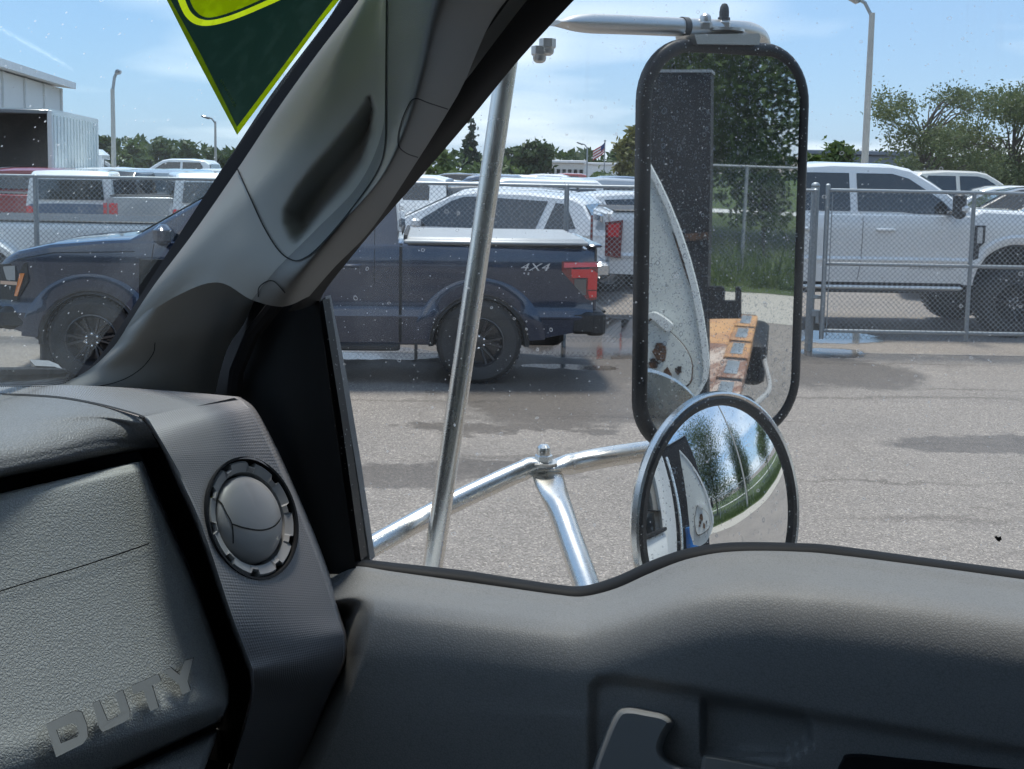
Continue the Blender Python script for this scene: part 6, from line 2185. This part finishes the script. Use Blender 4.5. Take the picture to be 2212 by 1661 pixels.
def letter(poly, hole=None):
    pz = lambda q: (q[0] * .3418, 1094 + q[1] * .3418)
    P = [pz(q) for q in poly]
    if hole:
        P = P + [P[0]] + [pz(hole[0])] + [pz(q) for q in hole][::-1]
    mb_ = MB(); mb_.poly([at_a(u, v, gl_a(u, v) + .0042) for u, v in P])
    o = mb_.build('raised_letter', M['letter'], TT, world=True, smooth=False, fix=False)
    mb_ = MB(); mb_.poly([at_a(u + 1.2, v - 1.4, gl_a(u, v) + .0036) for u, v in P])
    mb_.build('letter_edge_shade', M['seam'], o, world=True, smooth=False, fix=False)  # dark offset copy draws the shade along each letter's edge
    return o


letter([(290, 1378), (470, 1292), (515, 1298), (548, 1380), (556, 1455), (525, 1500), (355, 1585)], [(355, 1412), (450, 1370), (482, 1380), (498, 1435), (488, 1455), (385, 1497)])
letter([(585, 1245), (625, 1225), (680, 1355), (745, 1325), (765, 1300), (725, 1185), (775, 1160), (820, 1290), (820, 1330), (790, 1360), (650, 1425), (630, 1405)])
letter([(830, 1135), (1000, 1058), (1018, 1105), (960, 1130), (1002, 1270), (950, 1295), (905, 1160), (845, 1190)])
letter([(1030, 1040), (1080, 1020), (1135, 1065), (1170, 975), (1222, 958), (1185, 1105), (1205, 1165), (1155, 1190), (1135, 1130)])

# ---------------------------------------------------------------- glass
WP = [at_o(150, 830, .80), at_o(740, 0, .80), cabw(-.70, -.2, 1.945)]
wn = np.cross(WP[1] - WP[0], WP[2] - WP[0]); wn /= np.linalg.norm(wn)
if wn @ AR < 0: wn = -wn                        # points into the cab


def at_plane(u, v, P0, n_, lift=0.0):
    r = ray(u, v)
    k = ((P0 + n_ * lift - CAM) @ n_) / (r @ n_)
    return CAM + r * k


e1 = WP[1] - WP[0]; e1 /= np.linalg.norm(e1)
br = WP[0] - e1 * .03; tr = WP[0] + e1 * .80
bl_ = br + (WP[2] - WP[0]) * 1.75; tl_ = tr + (WP[2] - WP[0]) * 1.6
MB().poly([br, tr, tl_, bl_], tuple(-wn * .005)).build('windscreen', M['windscreen'], TT, world=True, smooth=False)
dots = MB()
for k in range(46):
    for j in range(3):
        u = -20 + k * 4.6 + (j % 2) * 2.3; v = 835 - j * 4.0 - max(0, (u - 95)) * .18
        c0 = at_plane(u, v, WP[0], wn, .001)
        ex = at_plane(u + 1.5 - .25 * j, v, WP[0], wn, .001) - c0; ey = at_plane(u, v - 1.5 + .25 * j, WP[0], wn, .001) - c0
        dots.add([c0 + ex * math.cos(a) + ey * math.sin(a) for a in np.linspace(0, 2 * math.pi, 7)[:-1]], [tuple(range(6))])
dots.build('frit_dots', M['rubber'], TT, world=True, smooth=False, fix=False)['kind'] = 'stuff'
MB().poly([at_o(u, v, .925) for u, v in ((600, 1330), (2500, 1330), (2500, -420), (600, -420))], tuple(AO * .004)).build('door_glass', M['doorglass'], TT, world=True, smooth=False)

MB().poly([at_o(u, v, .9235) for u, v in ((2148, 1160), (2153, 1158), (2156, 1161), (2162, 1159), (2164, 1165), (2159, 1170), (2154, 1168))], tuple(AO * .0008)).build('insect_mark', M['rubber'], TT, world=True, smooth=False)
# wiper lying on the screen, outside
wroot = empty('windscreen_wiper', tuple(at_plane(0, 806, WP[0], wn, -.03)), 0, 'black wiper lying along the bottom of the windscreen', 'wiper')
MB().tube([at_plane(-160, 812, WP[0], wn, -.02), at_plane(60, 808, WP[0], wn, -.02), at_plane(138, 805, WP[0], wn, -.02)], [.006, .006, .004], 8).build('blade', M['rubber'], wroot, world=True)
MB().poly([at_plane(u, v, WP[0], wn, -.024) for u, v in ((76, 790), (118, 792), (138, 800), (136, 806), (80, 803))], tuple(-wn * .008)).build('blade_tip', M['trim_plain'], wroot, world=True)

# sticker on the inside of the windscreen
sroot = empty('windscreen_sticker', tuple(at_plane(512, 290, WP[0], wn, .002)), 0, 'pointed dark green sticker with a yellow border on the windscreen', 'sticker')


def st(name, pts, lift, m):
    mb_ = MB(); mb_.poly([at_plane(u, v, WP[0], wn, lift) for u, v in pts], tuple(wn * .0002))
    return mb_.build(name, m, sroot, world=True, smooth=False)


BORD = [(300, -115), (344, -32), (420, 118), (512, 291), (610, 160), (690, 52), (732, 0), (850, -150)]
FIELD = [(314, -112), (362, -12), (434, 118), (512, 274), (602, 155), (682, 48), (722, -4), (830, -145)]
EMB = smooth_poly([(330, -110), (365, -50), (390, 15), (405, 40), (425, 53), (455, 55), (500, 44), (560, 20), (640, -18), (760, -90), (700, -125), (500, -130)], 80)
LIN = smooth_poly([(350, -105), (382, -50), (403, 8), (416, 30), (434, 41), (458, 43), (498, 33), (555, 10), (630, -26), (730, -88), (690, -115), (500, -120)], 80)
INN = smooth_poly([(362, -100), (392, -50), (412, 5), (423, 24), (438, 35), (458, 37), (495, 27), (550, 5), (620, -30), (700, -86), (670, -105), (500, -110)], 80)


def ring(name, outer, inner, lift, m):
    # printed in one layer: area between two outlines
    k = min(range(len(inner)), key=lambda i: (inner[i][0] - outer[0][0]) ** 2 + (inner[i][1] - outer[0][1]) ** 2)
    inn = inner[k:] + inner[:k + 1]
    pts = list(outer) + [outer[0]] + inn[::-1]
    mb_ = MB(); mb_.poly([at_plane(u, v, WP[0], wn, lift) for u, v in pts])
    return mb_.build(name, m, sroot, world=True, smooth=False)


for i in range(len(BORD)):
    j = (i + 1) % len(BORD)
    if j == 0: continue
    st('border', [BORD[i], BORD[j], FIELD[j], FIELD[i]], .0012, M['dec_olive'] if i < 3 else M['dec_yellow'])
ring('green_field', FIELD, EMB, .0014, M['dec_green'])
ring('yellow_emblem', EMB, LIN, .0014, M['dec_yellow'])
ring('dark_line', LIN, INN, .0014, M['dec_green'])
st('yellow_inner', INN, .0014, M['dec_yellow'])
a0 = at_plane(508, 230, WP[0], wn, .0026); a1 = at_plane(477, 172, WP[0], wn, .0026)
xd = a1 - a0; nl = np.linalg.norm(xd)
yd = at_plane(512, 200, WP[0], wn, .0026) - at_plane(493, 201, WP[0], wn, .0026)
yd = yd - xd * (yd @ xd) / (xd @ xd)
vv, ff = text_mesh('ES(TELLENCE) © Made in U.S.A', .0029)
wtx = max(p[0] for p in vv) - min(p[0] for p in vv)
kx = nl / wtx
mb_ = MB(); mb_.add([(a0 + a1) / 2 + xd / nl * p[0] * kx + yd / np.linalg.norm(yd) * p[1] for p in vv], ff)
mb_.build('small_print', M['dec_olive'], sroot, world=True, smooth=False, fix=False)

# ---------------------------------------------------------------- the rest of the cab (closes the space, seen in the round mirror)


def cbox(name, a0, a1, o0, o1, z0, z1, m, ch=.02, parent=TT):
    Mr = Matrix.Rotation(-CAB_T, 4, 'Z')
    c = cabw((a0 + a1) / 2, (o0 + o1) / 2, (z0 + z1) / 2)
    return MB().box(c, (abs(a1 - a0), abs(o1 - o0), abs(z1 - z0)), ch, M=Mr).build(name, m, parent, world=True, angle=40)


cbox('headliner', -.22, .74, -.90, .86, 2.50, 2.54, M['headliner'])
cbox('roof', -.26, .78, -.96, .93, 2.545, 2.60, M['cabwhite'], .03)
cbox('rear_wall', .70, .74, -.92, .90, .95, 1.95, M['headliner'])
cbox('rear_wall_header', .70, .74, -.92, .90, 2.36, 2.50, M['headliner'])
cbox('rear_skin', .745, .775, -.96, .95, .80, 2.54, M['cabwhite']) if False else None
cbox('driver_window', -.60, .52, -.935, -.930, 1.78, 2.50, M['dim_pane'], .001)  # unseen pane, darkened to dim the light on the passenger door
cbox('rear_window', .715, .720, -.90, .86, 1.95, 2.36, M['dim_pane'], .001)
cbox('floor', -1.2, .74, -.92, .90, .88, .95, M['rubber'])
cbox('driver_door_trim', -.75, .70, -.95, -.90, .95, 1.78, M['grain_dark'])
cbox('driver_pillar', .52, .72, -.95, -.90, 1.78, 2.5, M['trim'])
cbox('rear_pillar_trim', .50, .735, .86, .90, 1.70, 2.50, M['trim'])
cbox('rear_corner_skin', .50, .78, .900, .940, 1.0, 2.55, M['cabwhite'], .03)
cbox('seat_cushion', .12, .60, -.80, .78, 1.20, 1.38, M['seatcloth'], .06)
cbox('seat_back', .55, .69, -.80, .78, 1.30, 1.95, M['seatcloth'], .05)
cbox('engine_bonnet', -2.3, -.85, -.86, .82, 1.10, 1.58, M['cabwhite'], .12)
cbox('dash_underside', -.80, -.53, -.90, .80, 1.2, 1.84, M['rubber'], .05)
cbox('dash_left_half', -.72, -.46, -.90, .385, 1.45, 1.935, M['grain_dark'], .04)
cbox('firewall', -.90, -.84, -.92, .92, .9, 1.86, M['rubber'])
# outer door skin with its shoulder, and the wing in front
for nm, aa0, aa1 in (('door_skin', -.66, .49), ('front_wing', -2.1, -.68)):
    rows = []
    for a in np.linspace(aa0, aa1, 8):
        k = .0 if nm == 'door_skin' else -.02
        rows.append([cabw(a, oo + k, zz) for oo, zz in ((.90, 1.72), (.925, 1.722), (.938, 1.70), (.948, 1.60), (.942, 1.48), (.950, 1.30), (.94, 1.0), (.91, .88))])
    MB().grid(rows).build(nm, M['cabwhite'], TT, world=True, angle=50)
cbox('door_handle', .18, .38, .940, .972, 1.50, 1.545, M['rubber'], .012)
cbox('outer_waist_strip', -.60, .49, .925, .945, 1.722, 1.738, M['rubber'], .004)

# ================================================================ mirrors on their chrome arms
def om(o):
    return .98 + (o - .98) * 1.78


MN = (AR - AO) / math.sqrt(2)                   # flat mirror looks back along the truck
MN = MN + np.array([0, 0, -.013]); MN /= np.linalg.norm(MN)
MP = at_o(1556, 525, 1.30)
MXv = AR + AO; MXv = MXv - MN * (MXv @ MN); MXv /= np.linalg.norm(MXv)
MYv = np.cross(MN, MXv)
if MYv[2] < 0: MYv = -MYv
_t = RAD(1.7)
MXv, MYv = MXv * math.cos(_t) + MYv * math.sin(_t), MYv * math.cos(_t) - MXv * math.sin(_t)


def mcoord(u, v):
    q = at_plane(u, v, MP, MN) - MP
    return q @ MXv, q @ MYv


xl, xr = mcoord(1378, 525)[0], mcoord(1739, 525)[0]
yt, yb = mcoord(1556, 86)[1], mcoord(1556, 962)[1]
mcx, mcy, mhx, mhy = (xl + xr) / 2, (yt + yb) / 2, (xr - xl) / 2, (yt - yb) / 2
mroot = empty('side_mirror', tuple(cabw(-.5, .97, 1.2)), 0, 'tall rectangular side mirror in a black gasket on chrome arms', 'mirror')


def rr_outline(ins, n=10):
    hx, hy, r = mhx - ins, mhy - ins, max(.004, .072 - ins)
    pts = []
    for cx_, cy_, a0 in ((hx - r, hy - r, 0), (-hx + r, hy - r, 90), (-hx + r, -hy + r, 180), (hx - r, -hy + r, 270)):
        for k in range(n + 1):
            a = RAD(a0 + 90 * k / n)
            pts.append((cx_ + r * math.cos(a), cy_ + r * math.sin(a)))
    return pts


def mpt(x, y, d):
    return MP + MXv * (mcx + x) + MYv * (mcy + y) + MN * d


rows = [[mpt(x, y, d) for x, y in rr_outline(i_)] for i_, d in ((.004, -.011), (0, -.008), (0, -.003), (.002, .001), (.006, .003), (.013, .003), (.0158, .001), (.016, -.002))]
MB().grid(rows, close_u=True).build('gasket', M['gasket'], mroot, world=True, angle=50)
mg = MB(); mg.poly([mpt(x, y, .0) for x, y in rr_outline(.0155)]); mg.build('mirror_glass', M['mirror'], mroot, world=True, smooth=False)
rows = [[mpt(x, y, -.010 - k) for x, y in rr_outline(i_)] for i_, k in ((.003, 0), (.012, .012), (.035, .022), (.070, .026))]
bk = MB(); bk.grid(rows, close_u=True); bk.add(rows[-1], [tuple(range(len(rows[-1])))]); bk.build('mirror_back', M['brushed'], mroot, world=True)


# top clip, plate and bolts
def on_m(u, v, d=0.0):
    return at_plane(u, v, MP, MN, d)


cl = MB(); cl.poly([on_m(u, v, .0095) for u, v in ((1500, 74), (1506, 95), (1640, 97), (1643, 80), (1640, 72))], tuple(-MN * .034)); cl.build('top_clip', M['brushed'], mroot, world=True, smooth=False)
b0 = on_m(1563, 66, -.008)
Mu = Matrix.Translation(b0) @ Matrix.Rotation(0.0, 4, 'X')
MB().lathe([(0, -.002), (.024, -.002), (.024, .0012), (0, .0014)], 28, Mu).build('washer_plate', M['brushed'], mroot, world=True)


def hexnut(c, r, h, m, parent, name='nut', dome=0.0, axis=None):
    Mx = Matrix.Translation(c)
    if axis is not None:
        Mx = Mx @ Vector(axis).to_track_quat('Z', 'Y').to_matrix().to_4x4()
    b_ = MB()
    b_.lathe([(0, 0), (r, 0), (r, h * .85), (r * .88, h), (0, h)], 6, Mx)
    if dome:
        b_.lathe([(r * .78, h * .9), (r * .80, h + dome * .35), (r * .70, h + dome * .7), (r * .42, h + dome * .94), (0, h + dome)], 18, Mx)
    return b_.build(name, m, parent, world=True, angle=25)


hexnut(on_m(1523, 63, -.008), .0085, .008, M['brushed'], mroot, 'dome_nut', .010)
hexnut(b0 + np.array([0, 0, .001]), .0095, .009, M['brushed'], mroot, 'nut', .002)
hexnut(b0 + np.array([0, 0, .0115]), .0072, .004, M['boot'], mroot, 'rubber_boot', .016)
MB().tube([b0 + np.array([0, 0, -.016]), b0 + np.array([0, 0, .012])], .005, 10).build('stud', M['brushed'], mroot, world=True)


def arm(name, pts, r, flat0=None, flat1=None, m=None):
    """chrome tube, ends flattened where bolted"""
    P = [np.array(at_o(q[0], q[1], om(q[2]))) for q in pts]
    r = r * 1.10
    Q = cr_interp(P, 40)
    rad_ = []
    for i in range(40):
        f = i / 39
        k0 = sstep(f / flat0) if flat0 else 1.0
        k1 = sstep((1 - f) / flat1) if flat1 else 1.0
        k = min(k0, k1)
        rad_.append((r * (.25 + .75 * k), r * (1.35 - .35 * k)))
    return MB().tube(Q, rad_, 20).build(name, m or M['steel'], mroot, world=True, angle=50)


arm('upper_arm', [(1196, 50, 1.075), (1240, 50, 1.085), (1340, 53, 1.11), (1480, 59, 1.145), (1570, 63, 1.165), (1622, 68, 1.19), (1645, 90, 1.225), (1648, 150, 1.24)], .0098, .22, None, M['brushed'])
arm('upper_arm_collar', [(1471, 58, 1.1425), (1477, 58.5, 1.144), (1483, 59, 1.1455)], .0106, None, None, M['boot'])
arm('upright_tube', [(1122, -30, 1.06), (1092, 155, 1.06), (1014, 690, 1.055), (933, 1235, 1.045), (915, 1345, 1.04)], .0103)
for dz, (uu, vv_) in ((0, (1166, 100)), (0, (1183, 84))):
    hexnut(at_o(uu, vv_, om(1.07)), .009, .010, M['brushed'], mroot, 'dome_nut', -.0001 + .008, axis=(0, 0, -1))
arm('lower_front_arm', [(1192, 1004, 1.125), (1158, 1003, 1.12), (1128, 1017, 1.115), (1080, 1038, 1.105), (960, 1095, 1.075), (800, 1182, 1.03), (700, 1236, .99)], .0110, .28, None)
arm('lower_rear_arm', [(1150, 1012, 1.122), (1205, 1006, 1.13), (1240, 1001, 1.138), (1300, 989, 1.15), (1400, 974, 1.175), (1500, 960, 1.20), (1580, 950, 1.215)], .0116, .30, None)
# strap and brace down to the door
s0, s1, s2 = at_o(1178, 1022, 1.115), at_o(1196, 1064, 1.10), at_o(1224, 1140, 1.075)
arm('door_brace', [(1182, 1024, 1.12), (1194, 1060, 1.105), (1210, 1100, 1.09), (1232, 1165, 1.065), (1262, 1250, 1.03), (1300, 1360, .985)], .0128, .55, None)
J = at_o(1174, 1006, om(1.121))
MB().lathe([(0, -.001), (.0165, -.001), (.0165, .0012), (0, .0014)], 28, Matrix.Translation(J + np.array([0, 0, .004]))).build('washer', M['brushed'], mroot, world=True)
hexnut(J + np.array([0, 0, .0055]), .0108, .0085, M['steel'], mroot, 'dome_nut', .0125)
MB().tube([J + np.array([0, 0, -.034]), J + np.array([0, 0, .006])], .0055, 10).build('bolt', M['brushed'], mroot, world=True)
hexnut(J + np.array([0, 0, -.026]), .0095, .008, M['brushed'], mroot, 'nut')

# ---------------------------------------------------------------- round convex mirror
CP = at_k(1560, 1120, 1.19)
CN = AR * 1.10 - AO * .775 + np.array([0, 0, .20])
CN /= np.linalg.norm(CN)
CXv = np.cross(np.array([0, 0, 1.0]), CN); CXv /= np.linalg.norm(CXv)
CYv = np.cross(CN, CXv)
MC = Matrix(((CXv[0], CYv[0], CN[0], CP[0]), (CXv[1], CYv[1], CN[1], CP[1]), (CXv[2], CYv[2], CN[2], CP[2]), (0, 0, 0, 1)))
croot = empty('round_mirror', tuple(CP - CN * .05), 0, 'round convex mirror in a chrome rim below the rectangular mirror', 'mirror')
RCV, RS = .1400, .44                             # rim radius, radius of curvature
MB().lathe([(.050, -.030), (.090, -.024), (RCV - .003, -.009), (RCV, -.004), (RCV - .0006, .0025), (RCV - .003, .004), (RCV - .0055, .0025)], 72, MC).build('chrome_rim', M['steel'], croot, world=True)
MB().lathe([(0, -.034), (.05, -.031), (.090, -.0245)], 48, MC).build('mirror_back', M['steel'], croot, world=True)
MB().lathe([(RCV - .0052, .002), (RCV - .008, .0045), (RCV - .014, .0040), (RCV - .0165, .0)], 72, MC).build('gasket', M['gasket'], croot, world=True)
rg_ = RCV - .0155
sag = lambda r: math.sqrt(RS ** 2 - r * r) - math.sqrt(RS ** 2 - rg_ ** 2)
rows = [[tuple(MC @ Vector((r * math.cos(a), r * math.sin(a), sag(r) + .0005))) for a in np.linspace(0, 2 * math.pi, 97)[:-1]] for r in np.linspace(.0008, rg_, 40)]
cg = MB(); cg.grid(rows, close_u=True); cg.add([rows[0][k] for k in range(96)], [tuple(range(96))])
cg.build('convex_glass', M['convex'], croot, world=True, angle=80)
MB().tube([CP - CN * .04, CP - CN * .06 + np.array([0, 0, .05]), at_o(1560, 955, om(1.20))], .006, 10).build('bracket', M['steel'], croot, world=True)


# ================================================================ what stands behind the cab (seen in the mirrors)
def refl_a(u, v, a):
    q = at_plane(u, v, MP, MN)
    r = ray(u, v)
    r2 = r - 2 * (r @ MN) * MN
    return q + r2 * ((a - q @ AR) / (r2 @ AR))


def rpoly(name, pts, a, th, m, parent=TT):
    mb_ = MB(); mb_.poly([refl_a(u, v, a) for u, v in pts], tuple(AR * th))
    return mb_.build(name, m, parent, world=True, smooth=False)


# mast / headache rack
rpoly('black_mast', [(1120, 156), (1536, 156), (1534, 400), (1527, 690), (1527, 980), (1120, 980)], 1.40, .10, M['mast'])
rpoly('mast_top_edge', [(1120, 150), (1538, 150), (1538, 156), (1120, 156)], 1.395, .11, M['galv'])
rpoly('hook_plate', [(1524, 619), (1561, 619), (1565, 625), (1565, 650), (1588, 650), (1588, 621), (1596, 620), (1601, 627), (1601, 688), (1524, 689)], 1.42, .02, M['mast'])
rpoly('mast_bracket', [(1480, 506), (1528, 502), (1530, 518), (1480, 521)], 1.39, .009, M['rust'])
# white plate shaped like a leaf, rusting along its edge
LEAF_R = [(1393, 330), (1402, 352), (1425, 395), (1446, 440), (1470, 500), (1490, 560), (1506, 620), (1518, 680), (1527, 740), (1532, 790), (1528, 820), (1515, 845), (1495, 872)]
LEAF = LEAF_R + [(1450, 905), (1400, 912), (1345, 890), (1322, 820), (1325, 700), (1340, 560), (1360, 430), (1380, 350)]
rpoly('boom_plate', LEAF, .98, .025, M['boomwhite'])
inner = [(u - 9 - 3 * (i > 3), v + 6) for i, (u, v) in enumerate(LEAF_R)]
rpoly('plate_flange', LEAF_R + inner[::-1], .974, .006, M['cabwhite'])
rpoly('rust_streak', [(1455, 605), (1461, 606), (1478, 660), (1490, 720), (1499, 752), (1494, 752), (1480, 705), (1466, 650)], .972, .002, M['rust']) if False else None
rpoly('rust_streak', [(u, v) for u, v in ((1452, 500), (1457, 505), (1478, 560), (1492, 615), (1500, 632), (1497, 634), (1480, 590), (1466, 545))], .9775, .002, M['rust'])
SP = [(1398, 702), (1412, 691), (1445, 716), (1475, 746), (1491, 775), (1494, 800), (1486, 830), (1440, 846), (1380, 840), (1370, 760)]
rpoly('pivot_plate', smooth_poly(SP, 50), .966, .012, M['boomwhite'])
c_ = np.mean(np.array(SP), axis=0)
rpoly('rust_edge', smooth_poly([(c_[0] + (u - c_[0]) * 1.05, c_[1] + (v - c_[1]) * 1.05) for u, v in SP], 50), .9705, .003, M['rust'])
rpoly('stop_block', smooth_poly([(1396, 680), (1416, 676), (1448, 697), (1452, 706), (1442, 716), (1412, 692)], 30), .955, .02, M['cabwhite'])
rng = np.random.RandomState(5)
for (cu, cv, ru, rv) in ((1427, 760, 17, 26), (1412, 785, 12, 12), (1440, 812, 10, 18), (1466, 800, 8, 10), (1403, 800, 9, 8)):
    rpoly('rust_patch', [(cu + ru * rng.uniform(.6, 1.15) * math.cos(a), cv + rv * rng.uniform(.6, 1.15) * math.sin(a)) for a in np.linspace(0, 2 * math.pi, 15)[:-1]], .962, .003, M['rust'])
# hydraulic ram, blue tanks, grab bar by the cab corner
for (a, o_, z0, z1, r_) in ((1.10, .98, .95, 1.46, .085), (1.36, 1.0, .9, 1.62, .07)):
    MB().tube([cabw(a, o_, z0), cabw(a, o_, z1)], r_, 20).tube([cabw(a, o_, z1), cabw(a, o_, z1 + .03)], [r_ * 1.06, r_ * 1.06], 20).build('blue_tank', M['tank'], TT, world=True)
MB().tube([cabw(.80, 1.0, 1.12), cabw(.80, 1.0, 1.30), cabw(.82, .97, 1.40), cabw(.83, .955, 2.1)], .011, 8).build('grab_bar', M['steel'], TT, world=True)
# deck with plates, slots, side rail and hose
cbox('deck_near', 1.75, 4.9, -1.2, 1.068, .98, 1.05, M['deck'], .01)
cbox('deck_far', 4.905, 6.15, -1.2, 1.068, .98, 1.052, M['deck_orange'], .01)
for k in range(8):
    a0 = 1.75 + k * .55
    cbox('deck_edge', a0, a0 + .45, 1.070, 1.20, .98, 1.056, M['deck_orange'] if k > 4 else M['deck'], .006)
    cbox('tie_down_slot', a0 + .451, a0 + .549, 1.08, 1.19, .97, 1.046, M['mast'], .004)
    cbox('rubbing_strip', a0 + .06, a0 + .40, 1.10, 1.165, 1.0565, 1.060, M['galv'], .001)
cbox('chassis_rail', 1.2, 6.3, .3, .95, .72, .96, M['mast'], .02)
cbox('side_locker', 2.2, 4.0, 1.10, 1.26, .55, .96, M['mast'], .02)
cbox('underlift', 5.2, 6.1, 1.12, 1.28, .75, 1.02, M['mast'], .03)
MB().tube(cr_interp([cabw(a, 1.29 + .03 * math.sin(a * 3.1), .93 + .05 * math.sin(a * 2.3)) for a in np.linspace(2.0, 5.8, 16)], 60), .014, 8).build('air_hose', M['hose'], TT, world=True)
for a in (2.9, 4.2):
    Mx = Matrix.Translation(cabw(a, .78, .46)) @ Matrix.Rotation(-CAB_T, 4, 'Z') @ Matrix.Rotation(RAD(-90), 4, 'X')
    MB().lathe([(.26, -.12), (.44, -.13), (.46, -.08), (.46, .08), (.44, .13), (.28, .13), (.24, .05), (0, .03)], 28, Mx).build('rear_wheel', M['tyre'], TT, world=True)
